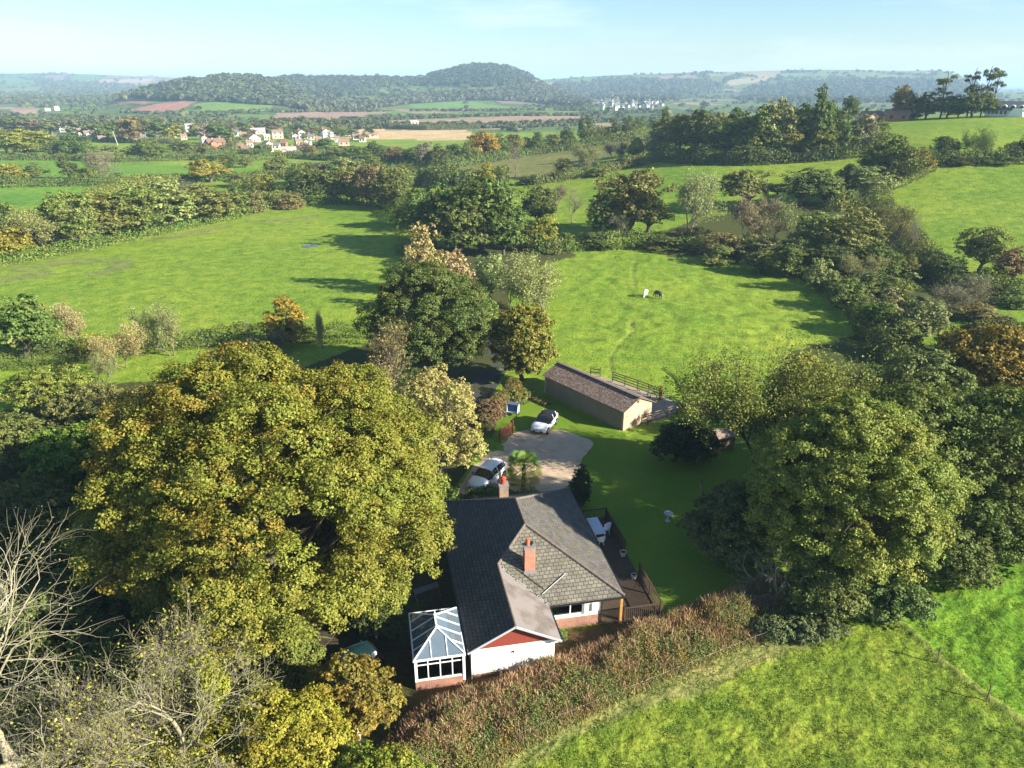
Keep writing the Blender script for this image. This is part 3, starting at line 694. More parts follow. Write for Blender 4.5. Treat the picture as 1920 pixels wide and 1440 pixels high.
def twig_leaves(r, L, per, size, rmax=.05, start=.4, scat=.25):
    P = []
    for Pn, r0, r1 in L:
        if r0 > rmax: continue
        for _ in range(per):
            q = r.uniform(start, 1) * (len(Pn) - 1); i = min(int(q), len(Pn) - 2); P.append(Pn[i] + (Pn[i + 1] - Pn[i]) * (q - i))
    P = np.array(P) + r.normal(size=(len(P), 3)) * scat; N = unit(r.normal(size=P.shape) + np.array([.3, -.3, .8])); n = len(P)
    t = np.ones((n, 4)); t[:, 0] = r.uniform(0, 1, n); t[:, 1] = r.uniform(0, 1, n); t[:, 2] = r.uniform(0, 1, n)
    return P, N, t

PROTO = {}
def proto(key, crown=None, trunk=None): PROTO.setdefault(key, []).append((crown, trunk))
def leafy_proto(key, seed, n, rx, z0, z1, rb, nsub, nleaf, leaf, flat=.8, fork=.15, r0=.3, stems=1, mid=.42, prof='dome', up=-.45, limbs=26, inner=.35, sub=.34):
    r = np.random.default_rng(seed); C, Rb = crown_blobs(r, n, rx, rx, z0, z1, rb, prof, mid, inner)
    P, N, t = blob_leaves(r, C, Rb, nsub, nleaf, flat, sub, up)
    k = P[:, 2] > .03; P, N, t = P[k], N[k], t[k]
    Vv, F = leaf_quads(P, N, leaf, r); me = np_mesh('crown', Vv, F, M['leaf'], np.repeat(t, 4, 0))
    tr = tubes(bough_lines(r, C[:limbs], fork * z1, z1 * .8, r0, stems=stems), 'trunk', M['bark']); proto(key, me, tr)
# nominal 10 m tall, 10 m wide; a tree's own height and spread scale them
for s in range(4): leafy_proto('round', 100 + s, 52, 5.0, .3, 10.0, 1.55, 13, 14, .40, mid=.40)
for s in range(3): leafy_proto('oak', 120 + s, 46, 5.2, 1.6, 10.0, 1.6, 14, 14, .38, flat=.7, fork=.22, r0=.42, mid=.35)
for s in range(3): leafy_proto('bush', 140 + s, 40, 5.2, -1.0, 10.0, 1.7, 12, 13, .48, mid=.25, r0=.2, stems=3)
for s in range(2): leafy_proto('upright', 150 + s, 50, 4.6, .5, 10.3, 1.25, 13, 14, .36, flat=1.25, mid=.4)
for s in range(3): leafy_proto('far', 160 + s, 30, 5.0, .2, 10.0, 1.9, 9, 9, .85, mid=.40, limbs=10)
for s in range(1): leafy_proto('conifer', 170 + s, 60, 4.2, .6, 10.2, 1.1, 12, 12, .40, flat=.6, prof='cone', up=-.9)
for s in range(3):
    r = np.random.default_rng(180 + s); L = skeleton(r, 10.5, .22, 4, (9, 6, 5, 4), .8, 0, .25, stems=2, llen=.55, fall=.58)
    P, N, t = twig_leaves(r, L, 3, .2, .035); Vv, F = leaf_quads(P, N, .24, r)
    proto('wispy', np_mesh('crown', Vv, F, M['leaf'], np.repeat(t, 4, 0)), tubes(L, 'trunk', M['bark']))
for s in range(2):
    r = np.random.default_rng(190 + s); L = skeleton(r, 11, .22, 4, (9, 6, 5, 4), .72, 0, .3, llen=.55, fall=.6); proto('bare', None, tubes(L, 'trunk', M['bark']))
for s in range(2):   # scots pine: bare leaning stem, flat plates of needles near the top
    r = np.random.default_rng(200 + s); C = []; 
    for k in range(11): a = r.uniform(0, 6.28); zz = r.uniform(4.8, 9.6); q = r.uniform(.8, 4.2) * (1.05 - .05 * zz); C.append((q * math.cos(a), q * math.sin(a), zz))
    C = np.array(C); Rb = r.uniform(.8, 1.6, len(C)); P, N, t = blob_leaves(r, C, Rb, 16, 16, .32, .4, -.3)
    Vv, F = leaf_quads(P, N, .34, r, .4); proto('pine', np_mesh('crown', Vv, F, M['leaf'], np.repeat(t, 4, 0)), tubes(bough_lines(r, C, 4.2, 9.2, .32, (r.uniform(-.8, .8), 0)), 'trunk', M['bark']))

PALC = dict(dk=(.080, .106, .024), gr=(.100, .145, .026), ol=(.132, .152, .038), yl=(.200, .205, .030), go=(.240, .170, .028), br=(.155, .125, .05), ta=(.27, .245, .105), pg=(.195, .215, .076), gy=(.155, .152, .085), pk=(.28, .22, .17))
BARKC = dict(wispy=(.20, .175, .13, 1), bare=(.24, .21, .16, 1))
TREES = []   # (x, base y, top y, width, proto, colour, turned, kind name, category, group, label)
_tr = np.random.default_rng(77)
def plant(name, key, loc, h, w, col, aut, label, cat='tree', group=None, jitter_col=.10, rot=None):
    cr, tr = PROTO[key][int(_tr.integers(0, len(PROTO[key])))]
    e = empty(name, loc, _tr.uniform(0, 6.28) if rot is None else rot, label, cat, group); e.scale = (w / 10, w / 10, h / 10)
    c = np.array(PALC[col] if isinstance(col, str) else col) * (1 + jitter_col * _tr.uniform(-1, 1, 3))
    if cr is not None: obj_of(cr, 'crown', e, tuple(c) + (aut,))
    if tr is not None: obj_of(tr, 'trunk', e, BARKC.get(key, (.13, .11, .085, 1)))
    return e
ORD = ['first', 'second', 'third', 'fourth', 'fifth', 'sixth', 'seventh', 'eighth', 'ninth', 'tenth', 'eleventh', 'twelfth', 'thirteenth', 'fourteenth', 'fifteenth', 'sixteenth', 'seventeenth', 'eighteenth', 'nineteenth', 'twentieth']
COLW = dict(dk='dark green', gr='mid green', ol='olive green', yl='yellow green', go='golden orange', br='russet brown', ta='pale tan', pg='pale green', gy='grey brown', pk='pinkish')
SHW = dict(round='rounded', oak='spreading', bush='bushy low', upright='upright', far='rounded', conifer='conical', wispy='thin twiggy', bare='leafless', pine='flat-topped pine')
KIND = dict(round='broadleaf_tree', oak='oak_tree', bush='shrub', upright='upright_tree', far='broadleaf_tree', conifer='conifer_tree', wispy='thin_leaved_tree', bare='bare_tree', pine='pine_tree')
def grow_row(place, group, rows, rmax=None):
    """rows of (x, base y, top y, width, proto, colour, turned[, own label])"""
    rows = sorted(rows, key=lambda q: q[0]); H = hit([q[0] for q in rows], [q[1] for q in rows])
    if rmax: H = [hitmax(q[0], q[1], rmax) for q in rows]
    cnt = {}
    for q in rows: cnt[(q[4], q[5])] = cnt.get((q[4], q[5]), 0) + 1
    seen = {}
    for q, p in zip(rows, H):
        if np.isnan(p[0]): continue
        x, yb, yt, wp, key, col, aut = q[:7]
        # depth of the foot, then the height that reaches the given top
        d = p[1] * CP - (p[2] - CAMZ) * SP; w = 1.16 * wp * d / FPX
        k = (720 - yt) / FPX; X, Y, Z = p; zt = Y * (k * CP - SP) / (CP + k * SP) + CAMZ; h = max(zt - Z, 1.0)
        if key not in ('bare', 'wispy', 'pine'): h *= .97
        kk = (key, col); seen[kk] = seen.get(kk, 0) + 1
        what = f"{COLW[col]} {SHW[key]} {'shrub' if key == 'bush' else 'tree'}"
        if len(q) > 7: lab = q[7]
        elif cnt[kk] == 1: lab = f"the only {what} {place}"
        else: lab = f"{what}, {ORD[seen[kk] - 1]} such from left {place}"
        plant(KIND[key], key, (X, Y, Z - .1), h, w, col, aut, lab, 'shrub' if key == 'bush' else 'tree', group)

grow_row("edging the left meadow", 'trees edging the left meadow', [
    (25, 482, 415, 85, 'round', 'yl', .1), (92, 470, 385, 100, 'wispy', 'pg', 0), (60, 455, 395, 90, 'round', 'ol', .1), (150, 462, 352, 120, 'upright', 'ol', .1), (205, 448, 345, 130, 'round', 'ol', .15), (262, 440, 338, 135, 'round', 'ol', .1),
    (318, 428, 333, 130, 'upright', 'pg', .1), (385, 415, 332, 125, 'round', 'ol', .05), (432, 404, 338, 75, 'bush', 'gr', .1), (472, 398, 348, 50, 'bush', 'br', .2), (10, 440, 360, 70, 'round', 'gr', .1), (110, 440, 372, 80, 'round', 'gr', .1), (350, 400, 330, 60, 'wispy', 'gy', 0)])
grow_row("behind the left meadow", 'trees behind the left meadow', [
    (500, 372, 322, 60, 'upright', 'yl', .2), (570, 376, 303, 85, 'round', 'dk', 0), (620, 378, 306, 75, 'round', 'ol', .1), (660, 378, 300, 80, 'round', 'ol', .1), (695, 384, 296, 80, 'round', 'br', .1), (735, 392, 305, 85, 'round', 'dk', 0),
    (650, 345, 285, 80, 'round', 'pg', .1), (700, 350, 292, 70, 'upright', 'ol', .2), (540, 390, 355, 60, 'bush', 'br', .2), (530, 335, 285, 45, 'upright', 'ol', .2), (485, 385, 350, 40, 'bush', 'ol', .1), (600, 345, 296, 60, 'round', 'gy', 0)])
grow_row("between the two big meadows", 'trees between the two big meadows', [
    (815, 462, 328, 135, 'oak', 'dk', .05), (905, 470, 312, 150, 'oak', 'dk', .05), (865, 480, 345, 130, 'round', 'dk', .05), (790, 430, 340, 80, 'round', 'dk', .05), (945, 478, 365, 90, 'round', 'dk', .08),
    (910, 372, 306, 55, 'upright', 'yl', .35), (800, 548, 418, 105, 'upright', 'ta', .0, 'tall pale tan willow with feathery top between the two big meadows'),
    (855, 590, 470, 95, 'upright', 'ta', 0, 'lower pale tan willow leaning beside the taller tan one'), (960, 585, 475, 95, 'wispy', 'pg', 0), (1015, 600, 480, 110, 'wispy', 'pg', 0, 'pale green loose willow spreading over the paddock edge'),
    (915, 560, 470, 80, 'upright', 'pg', .1), (1022, 468, 394, 52, 'round', 'yl', .1), (985, 468, 415, 50, 'round', 'ol', .2), (1062, 468, 430, 45, 'bush', 'gr', .1), (1035, 475, 440, 40, 'bush', 'ol', .1), (1010, 418, 337, 75, 'round', 'dk', 0), (1040, 400, 345, 45, 'wispy', 'gy', 0), (1072, 418, 356, 50, 'bare', 'gy', 0), (960, 440, 400, 60, 'round', 'ol', .1)])
grow_row("at the head of the paddock", 'trees at the head of the paddock', [
    (1178, 440, 303, 145, 'oak', 'ol', .03, 'large olive oak standing alone at the head of the paddock'), (1215, 440, 350, 90, 'oak', 'dk', .1), (1135, 445, 365, 70, 'round', 'dk', 0), (1170, 448, 392, 48, 'wispy', 'gy', 0), (1120, 465, 425, 70, 'bush', 'dk', 0),
    (1290, 445, 315, 85, 'wispy', 'pg', 0, 'tall thin pale ash with bare limbs right of the lone oak'), (1240, 465, 430, 90, 'bush', 'dk', .05), (1300, 462, 418, 100, 'bush', 'br', .1)])
grow_row("on the slope above the paddock", 'trees on the slope above the paddock', [
    (1400, 388, 305, 105, 'oak', 'ol', .08), (1500, 388, 305, 110, 'oak', 'dk', .1), (1545, 382, 312, 75, 'round', 'ol', .2), (1588, 368, 296, 45, 'round', 'dk', 0), (1622, 362, 302, 95, 'round', 'pg', .05), (1660, 345, 245, 105, 'round', 'dk', .1), (1712, 328, 265, 70, 'round', 'ol', .55), (1690, 340, 285, 60, 'round', 'dk', .1),
    (1640, 355, 320, 60, 'bush', 'ol', .1)])
grow_row("right of the paddock", 'trees along the right edge of the paddock', [
    (1398, 462, 362, 75, 'wispy', 'gy', 0), (1450, 455, 372, 75, 'wispy', 'pg', 0), (1530, 478, 378, 110, 'round', 'ol', .1), (1595, 500, 385, 130, 'upright', 'ol', .1), (1635, 525, 440, 95, 'round', 'dk', .05), (1560, 520, 450, 100, 'round', 'dk', .05), (1660, 470, 380, 70, 'wispy', 'ol', .2), (1700, 482, 402, 48, 'bare', 'gy', 0),
    (1350, 478, 425, 85, 'bush', 'br', .1), (1430, 490, 430, 95, 'bush', 'br', .1), (1490, 505, 440, 90, 'bush', 'dk', .1), (1620, 560, 500, 90, 'bush', 'dk', .05), (1685, 575, 498, 95, 'bush', 'ol', .15), (1655, 600, 530, 80, 'bush', 'gy', .05), (1715, 640, 553, 105, 'upright', 'pg', .05), (1790, 580, 512, 95, 'wispy', 'gy', 0), (1770, 525, 470, 80, 'round', 'dk', .05),
    (1838, 512, 410, 88, 'oak', 'ol', .1), (1895, 535, 450, 75, 'oak', 'br', .1), (1860, 540, 490, 80, 'bush', 'dk', 0), (1590, 470, 395, 70, 'wispy', 'ol', 0), (1840, 600, 560, 90, 'bush', 'br', .1), (1900, 575, 530, 60, 'bush', 'ol', .1)])
grow_row("in the hill wood", 'trees of the wood on the hill', [
    (1245, 285, 195, 50, 'round', 'dk', .05), (1275, 290, 200, 65, 'round', 'ol', .1), (1308, 290, 190, 60, 'round', 'dk', .05), (1335, 292, 205, 70, 'upright', 'ol', .2), (1362, 294, 210, 70, 'round', 'dk', .1), (1395, 296, 205, 75, 'round', 'ol', .1), (1425, 298, 175, 75, 'round', 'gr', .05), (1455, 296, 160, 70, 'round', 'pg', .05), (1418, 300, 235, 65, 'upright', 'yl', .15),
    (1490, 296, 225, 75, 'round', 'yl', .2), (1528, 292, 150, 60, 'round', 'dk', .05), (1545, 296, 225, 65, 'round', 'ol', .6), (1580, 292, 228, 60, 'round', 'gr', .1), (1612, 285, 200, 60, 'round', 'gy', .05), (1640, 272, 215, 50, 'round', 'ol', .05), (1500, 280, 175, 70, 'round', 'dk', .05), (1375, 285, 185, 60, 'round', 'dk', .05), (1468, 300, 250, 60, 'bush', 'dk', .05), (1350, 300, 252, 60, 'bush', 'dk', 0), (1300, 303, 262, 60, 'bush', 'dk', 0), (1560, 280, 190, 60, 'round', 'dk', 0), (1590, 230, 168, 36, 'round', 'dk', 0), (1400, 304, 258, 60, 'bush', 'dk', 0), (1520, 300, 255, 50, 'bush', 'ol', .2)])
grow_row("between the hill fields", 'trees in the hedge between the hill fields', [
    (1765, 298, 247, 55, 'round', 'dk', 0), (1842, 300, 238, 52, 'wispy', 'gr', 0), (1905, 300, 255, 45, 'round', 'dk', .05), (1935, 300, 230, 50, 'round', 'ol', .05), (1735, 308, 280, 50, 'bush', 'dk', 0), (1795, 308, 284, 60, 'bush', 'dk', 0), (1870, 306, 284, 60, 'bush', 'ol', .1)])
grow_row("by the hill farm", 'trees round the farm on the hill crest', [
    (1687, 212, 145, 44, 'round', 'br', .1), (1762, 213, 126, 48, 'pine', 'dk', 0, 'dense flat-topped pine left of the three open pines on the crest'), (1812, 209, 118, 40, 'pine', 'dk', 0), (1838, 209, 114, 38, 'pine', 'dk', 0), (1855, 209, 122, 44, 'pine', 'dk', 0), (1735, 215, 168, 60, 'round', 'dk', .05), (1775, 215, 172, 50, 'round', 'ol', .1), (1820, 214, 155, 60, 'round', 'dk', .05), (1712, 215, 180, 34, 'bush', 'dk', 0), (1850, 213, 172, 40, 'round', 'dk', 0), (1795, 214, 178, 36, 'round', 'dk', 0)], 330)
grow_row("in fields below the village", 'trees in the hedges below the village', [
    (20, 345, 300, 65, 'round', 'yl', .1), (66, 336, 300, 48, 'round', 'ol', .2), (130, 335, 288, 45, 'upright', 'dk', .05), (185, 345, 278, 55, 'wispy', 'gy', 0), (160, 338, 310, 40, 'round', 'yl', .1), (225, 342, 316, 36, 'bush', 'gr', .1), (330, 342, 321, 100, 'bush', 'ol', .1), (395, 342, 290, 74, 'oak', 'yl', .1), (430, 316, 284, 34, 'round', 'dk', 0), (460, 314, 288, 30, 'round', 'ol', .05), (520, 336, 286, 48, 'round', 'ol', .2), (280, 345, 322, 60, 'bush', 'dk', 0), (450, 350, 322, 60, 'round', 'ol', .2), (545, 330, 300, 50, 'bush', 'ol', .1)])
grow_row("at the foot of the village", 'trees at the foot of the village', [
    (12, 287, 236, 60, 'round', 'ol', .1), (52, 292, 231, 100, 'round', 'yl', .1), (103, 296, 256, 42, 'round', 'dk', 0), (138, 296, 248, 52, 'round', 'dk', .1), (168, 298, 262, 40, 'upright', 'gr', .1), (205, 302, 267, 70, 'bush', 'ol', .2), (264, 301, 262, 44, 'round', 'dk', 0), (292, 301, 257, 62, 'oak', 'gr', .05), (345, 296, 258, 56, 'round', 'ol', .15), (378, 292, 264, 40, 'round', 'ol', .2), (90, 285, 240, 50, 'round', 'ol', .1)])
grow_row('among the village houses', 'trees among the village houses', [
    (28, 246, 213, 60, 'far', 'dk', 0), (62, 246, 220, 60, 'far', 'br', .1), (95, 250, 222, 40, 'far', 'ol', .2), (135, 252, 216, 50, 'far', 'gy', 0), (178, 262, 224, 50, 'far', 'ol', .15), (205, 264, 226, 40, 'far', 'gr', .1), (165, 255, 226, 30, 'far', 'dk', 0), (228, 262, 214, 45, 'far', 'dk', .05), (250, 268, 211, 56, 'far', 'br', .1), (290, 262, 220, 66, 'far', 'dk', 0), (325, 262, 226, 40, 'far', 'yl', .2), (343, 255, 236, 18, 'conifer', 'dk', 0),
    (392, 262, 228, 32, 'far', 'pk', 0), (412, 270, 228, 60, 'far', 'dk', .05), (436, 285, 250, 22, 'upright', 'ol', .1), (437, 248, 218, 24, 'upright', 'gy', 0), (458, 250, 224, 32, 'far', 'ol', .25), (485, 248, 226, 26, 'far', 'dk', 0), (512, 246, 221, 34, 'far', 'br', .15), (538, 262, 246, 15, 'upright', 'gr', .1), (560, 250, 230, 40, 'far', 'dk', .05), (585, 252, 232, 40, 'far', 'ol', .1), (606, 254, 234, 34, 'far', 'yl', .3), (566, 282, 264, 28, 'far', 'pk', 0), (583, 290, 266, 26, 'far', 'br', .2), (607, 286, 258, 36, 'far', 'dk', 0), (636, 258, 240, 28, 'far', 'dk', 0), (660, 256, 240, 26, 'far', 'br', .3), (678, 264, 248, 26, 'far', 'dk', 0), (697, 258, 238, 20, 'conifer', 'dk', 0), (524, 268, 258, 18, 'bush', 'yl', .1), (425, 246, 232, 22, 'far', 'dk', 0), (470, 270, 258, 18, 'bush', 'gr', .1), (465, 262, 248, 27, 'far', 'ol', 0.1), (391, 250, 237, 22, 'far', 'dk', 0.18), (375, 256, 235, 24, 'far', 'br', 0.06), (433, 288, 274, 20, 'far', 'gr', 0.19), (358, 288, 271, 28, 'far', 'br', 0.04), (666, 288, 270, 17, 'far', 'dk', 0.07), (472, 256, 240, 23, 'far', 'br', 0.02), (625, 288, 271, 16, 'far', 'br', 0.11), (504, 288, 267, 19, 'far', 'ol', 0.08), (576, 256, 240, 20, 'far', 'br', 0.16), (367, 250, 237, 23, 'far', 'yl', 0.2), (610, 274, 254, 27, 'far', 'br', 0.03), (689, 256, 242, 22, 'far', 'gr', 0.13), (570, 262, 247, 21, 'far', 'ol', 0.15), (630, 256, 238, 17, 'far', 'gr', 0.14), (487, 288, 266, 25, 'far', 'gr', 0.02), (435, 262, 242, 16, 'far', 'gr', 0.07), (387, 262, 244, 16, 'far', 'br', 0.06), (423, 288, 269, 29, 'far', 'dk', 0.14), (384, 262, 240, 19, 'far', 'ol', 0.06), (651, 256, 238, 25, 'far', 'gr', 0.07), (577, 256, 238, 28, 'far', 'br', 0.2), (637, 250, 230, 19, 'far', 'ol', 0.18), (403, 250, 237, 16, 'far', 'yl', 0.03), (691, 256, 234, 16, 'far', 'dk', 0.1), (363, 250, 229, 20, 'far', 'ol', 0.13), (447, 268, 252, 19, 'far', 'ol', 0.08), (363, 256, 237, 23, 'far', 'gr', 0.13), (270, 245, 225, 40, 'far', 'dk', 0), (310, 268, 250, 30, 'bush', 'ol', .1)])
grow_row("in the line at the pale slope", 'trees under the pale sloping field', [
    (640, 300, 268, 60, 'round', 'ol', .1), (668, 306, 266, 60, 'round', 'gr', .1), (705, 304, 262, 60, 'round', 'dk', .05), (742, 312, 268, 52, 'round', 'br', .1), (770, 314, 270, 46, 'round', 'dk', 0), (798, 316, 258, 40, 'round', 'gy', .1), (824, 316, 266, 40, 'round', 'dk', 0), (852, 310, 262, 42, 'round', 'dk', 0), (880, 308, 262, 40, 'upright', 'ol', .2), (905, 302, 239, 62, 'oak', 'go', .5), (935, 298, 246, 44, 'round', 'dk', .05), (962, 294, 244, 46, 'round', 'ol', .1), (985, 290, 250, 36, 'round', 'dk', 0), (1008, 288, 244, 40, 'upright', 'dk', .05), (1034, 284, 246, 40, 'round', 'ol', .1), (1062, 280, 236, 42, 'round', 'dk', 0), (1098, 274, 214, 38, 'upright', 'dk', .1), (1122, 270, 232, 36, 'round', 'ol', .1), (1148, 266, 222, 40, 'upright', 'dk', 0), (1175, 260, 214, 40, 'upright', 'dk', 0), (1200, 256, 214, 36, 'round', 'gr', .3), (1225, 250, 218, 40, 'round', 'dk', 0)])
grow_row("below the pale slope", 'trees below the pale sloping field', [
    (966, 332, 274, 40, 'bare', 'gy', 0), (1055, 332, 290, 42, 'round', 'ol', .35), (1098, 326, 265, 42, 'wispy', 'pg', 0), (1030, 338, 318, 40, 'bush', 'br', .2), (1150, 304, 264, 40, 'wispy', 'gy', 0), (1192, 300, 250, 36, 'round', 'yl', .1), (1225, 296, 236, 44, 'round', 'pg', .1), (1122, 330, 300, 40, 'bush', 'ol', .1), (990, 345, 322, 44, 'bush', 'dk', .1), (860, 345, 322, 44, 'bush', 'gr', .1), (1180, 312, 288, 60, 'bush', 'dk', .1), (760, 330, 300, 50, 'round', 'dk', .1), (810, 345, 318, 50, 'round', 'ol', .1)])
grow_row("on the left meadow's near side", 'trees along the near side of the left meadow', [
    (52, 672, 533, 130, 'oak', 'gr', .08, 'dark green spreading tree at the left edge by the meadow hedge'), (150, 650, 560, 75, 'wispy', 'ta', 0, 'pale almost leafless shrub right of the dark green edge tree'), (172, 668, 616, 66, 'bush', 'yl', .05), (238, 690, 600, 75, 'wispy', 'ta', .1, 'tan twiggy sapling left of the silvery birch'), (325, 668, 560, 75, 'wispy', 'pg', 0, 'slim silvery birch standing before the left meadow'), (545, 650, 556, 100, 'upright', 'go', .4, 'golden small tree behind the big turning oak'), (515, 665, 615, 60, 'wispy', 'gy', 0), (465, 650, 596, 18, 'bare', 'gy', 0), (607, 665, 578, 22, 'wispy', 'ta', 0, 'lone thin pole like sapling right of the golden tree'), (190, 720, 660, 40, 'wispy', 'pg', 0), (100, 660, 630, 60, 'bush', 'dk', 0)])

# ---------------- the close trees, each grown on its own
def near_tree(name, label, x, y, seed, nb, rx, ry, z0, z1, rb, nsub, nleaf, leaf, col, aut, r0=.3, flat=.8, mid=.42, fork=.2, stems=1, inner=.45, group=None, bark=(.13, .11, .085, 1), lean=(0, 0), cat='tree', shell=.6, sub=.30, up=-.45, limbs=60, thin=.03, cx=(0, 0), gold=0.0):
    r = np.random.default_rng(seed); C, Rb = crown_blobs(r, nb, rx, ry, z0, z1, rb, 'dome', mid, inner, True); C[:, :2] += np.array(cx)
    P, N, t = blob_leaves(r, C, Rb, nsub, nleaf, flat, sub, up, shell); t[:, 2] = np.clip(t[:, 2] + gold * (.5 * P[:, 2] / z1 - .5 * P[:, 0] / rx - .1), 0, 1); k = P[:, 2] > .03; P, N, t = P[k], N[k], t[k]
    Vv, F = leaf_quads(P, N, leaf, r)
    e = empty(name, (x, y, gz(x, y) - .05), 0, label, cat, group)
    obj_of(np_mesh('crown', Vv, F, M['leaf'], np.repeat(t, 4, 0)), 'crown', e, tuple(PALC[col] if isinstance(col, str) else col) + (aut,))
    obj_of(tubes(bough_lines(r, C[:limbs], fork * z1, z1 * .82, r0, lean, stems, thin), 'trunk', M['bark']), 'trunk', e, bark); return e
def near_twiggy(name, label, x, y, seed, h, r0, kids, spread, stems, col, aut, per, leaf, bark, lev=4, first=.25, llen=.55, fall=.6, lean=(0, 0), up=.25, cat='tree', group=None, scat=.25, rmax=.035, wob=.16):
    r = np.random.default_rng(seed); L = skeleton(r, h, r0, lev, kids, spread, 0, first, stems, up, wob, lean, llen, fall)
    e = empty(name, (x, y, gz(x, y) - .05), 0, label, cat, group)
    if per:
        P, N, t = twig_leaves(r, L, per, leaf, rmax, .3, scat); Vv, F = leaf_quads(P, N, leaf, r)
        obj_of(np_mesh('leaves', Vv, F, M['leaf'], np.repeat(t, 4, 0)), 'leaves', e, tuple(PALC[col] if isinstance(col, str) else col) + (aut,))
    obj_of(tubes(L, 'trunk', M['bark']), 'trunk', e, bark); return e
LIGHTBARK = (.38, .35, .25, 1)
near_tree('oak_tree', 'huge turning oak with green gold crown left of the bungalow', -14.8, 39.2, 371, 205, 11.4, 11.2, .0, 19.3, 1.85, 36, 80, .155, (.142, .150, .022), .30, gold=.5, r0=.75, mid=.46, fork=.2, inner=.55, limbs=120, sub=.27)
near_tree('beech_tree', 'orange brown small tree tucked left behind the huge oak', -24.5, 47.5, 302, 40, 4.2, 4.2, 1, 10, 1.4, 18, 20, .26, 'go', .55)
near_tree('evergreen_oak', 'big dark green evergreen tree left of the lane', -9.6, 82.5, 303, 105, 7.9, 6.6, .3, 14.6, 1.65, 26, 44, .20, (.078, .104, .024), .06, r0=.5, mid=.45, inner=.6)
near_tree('field_maple', 'yellow green rounded tree right of the lane beside the stable', 1.3, 81.5, 304, 60, 4.7, 4.4, .3, 10.4, 1.3, 22, 24, .26, (.16, .16, .028), .32, mid=.45, inner=.55)
near_tree('sycamore_tree', 'largest dark green tree on the right with its crown over the lawn', 22.0, 42.5, 305, 130, 7.6, 6.6, .2, 14.6, 1.6, 30, 60, .165, (.150, .175, .034), .18, r0=.5, mid=.48, inner=.6, cx=(.8, 1.0))
near_tree('sycamore_tree', 'dark green tree cut by the right edge behind the largest one', 32.0, 52.0, 306, 100, 7.0, 6.2, .3, 12.0, 1.7, 26, 34, .23, (.095, .125, .028), .1, r0=.45, mid=.48, inner=.6)
near_tree('willow_tree', 'pale green topped willow behind the dark right edge tree', 36.5, 60.0, 307, 55, 5.2, 4.6, 1, 11.8, 1.35, 20, 20, .26, (.12, .15, .05), .04, flat=1.3, inner=.5)
near_tree('field_maple', 'yellow topped tree behind the slender ash', 29.5, 68.5, 308, 45, 4.0, 3.6, .6, 8.6, 1.2, 20, 22, .26, 'yl', .22, inner=.5)
near_tree('oak_tree', 'orange turning tree at the right edge above the dark one', 52, 74, 309, 70, 6.6, 6, .6, 9.8, 1.6, 18, 20, .34, (.14, .115, .022), .62, inner=.5)
near_tree('hazel_shrub', 'dusky olive low tree under the left side of the largest right tree', 15.9, 45.2, 310, 50, 3.7, 3.2, .1, 7.2, 1.2, 20, 22, .24, (.075, .092, .03), .10, inner=.5, stems=2)
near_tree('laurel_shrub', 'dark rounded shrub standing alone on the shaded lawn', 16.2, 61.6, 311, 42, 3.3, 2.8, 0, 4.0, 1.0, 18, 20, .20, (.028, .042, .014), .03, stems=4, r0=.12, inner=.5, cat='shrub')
near_twiggy('ash_tree', 'slender ash with sparse yellow green leaves showing its dark limbs', 21.8, 56.5, 312, 13.5, .30, (10, 7, 5, 4), .62, 3, (.135, .155, .03), .16, 5, .19, (.085, .075, .055, 1), first=.22, scat=.32, rmax=.04)
near_tree('sallow_shrub', 'fluffy yellow green sallow between the oak and the driveway', -6.8, 58.5, 313, 80, 5.0, 4.6, 0, 11.0, 1.0, 20, 18, .20, (.25, .225, .075), .2, stems=3, r0=.2, inner=.35, flat=1.15, cat='shrub')
near_twiggy('cherry_tree', 'half bare reddish tree with ivy stem before the dark evergreen', -13.2, 70.5, 314, 10.5, .25, (9, 6, 5, 4), .72, 1, 'br', .35, 2, .2, (.19, .17, .13, 1))
near_twiggy('ash_tree', 'tall bare tangled lichen covered tree at the left edge', -21.0, 27.2, 315, 19.5, .34, (12, 7, 6, 4), .95, 1, 'ol', .2, 1, .11, LIGHTBARK, first=.3, wob=.27, llen=.56, up=.2)
near_twiggy('ash_tree', 'bare pale many stemmed tree right of the left edge one', -16.2, 25.6, 316, 11.0, .28, (8, 6, 5, 4), .9, 2, 'ol', .2, 1, .11, (.36, .33, .24, 1), wob=.28, up=.12)
near_twiggy('ash_tree', 'bare pale tree leaning in from the bottom left corner', -18.2, 22.0, 317, 6.0, .15, (9, 6, 5, 4), .8, 3, 'ol', .3, 1, .14, LIGHTBARK, lean=(.1, .1), wob=.2)
near_twiggy('thorn_shrub', 'grey tangled thorn bush under the bare trees', -12.6, 25.6, 318, 5.4, .14, (7, 5, 4, 3), .85, 3, 'br', .4, 1, .14, (.30, .27, .22, 1), cat='shrub', wob=.2)
near_tree('ivy_tree', 'ivy covered yellow green stem among the bare trees', -14.6, 27.4, 319, 26, 1.0, 1.0, .2, 7.6, .7, 18, 20, .17, (.17, .18, .022), .25, inner=.1, flat=1.2, mid=.4)
near_tree('hawthorn_tree', 'golden green tree at the bottom centre left of the hedge', -11.4, 26.6, 320, 70, 4.3, 2.8, .1, 6.2, 1.0, 28, 36, .15, (.19, .175, .020), .2, inner=.45, stems=3, r0=.14)
near_tree('hawthorn_tree', 'yellow green tree in the middle of the bottom edge', -6.4, 24.6, 321, 50, 3.2, 2.4, .1, 4.4, .85, 28, 34, .14, (.15, .175, .022), .14, inner=.45, stems=3, r0=.12)
near_tree('oak_sapling', 'small turning oak with pale trunk left of the conservatory', -8.4, 29.6, 322, 46, 2.7, 2.4, .6, 5.6, .75, 20, 24, .17, (.14, .12, .022), .55, inner=.4, r0=.16, bark=(.5, .46, .38, 1))
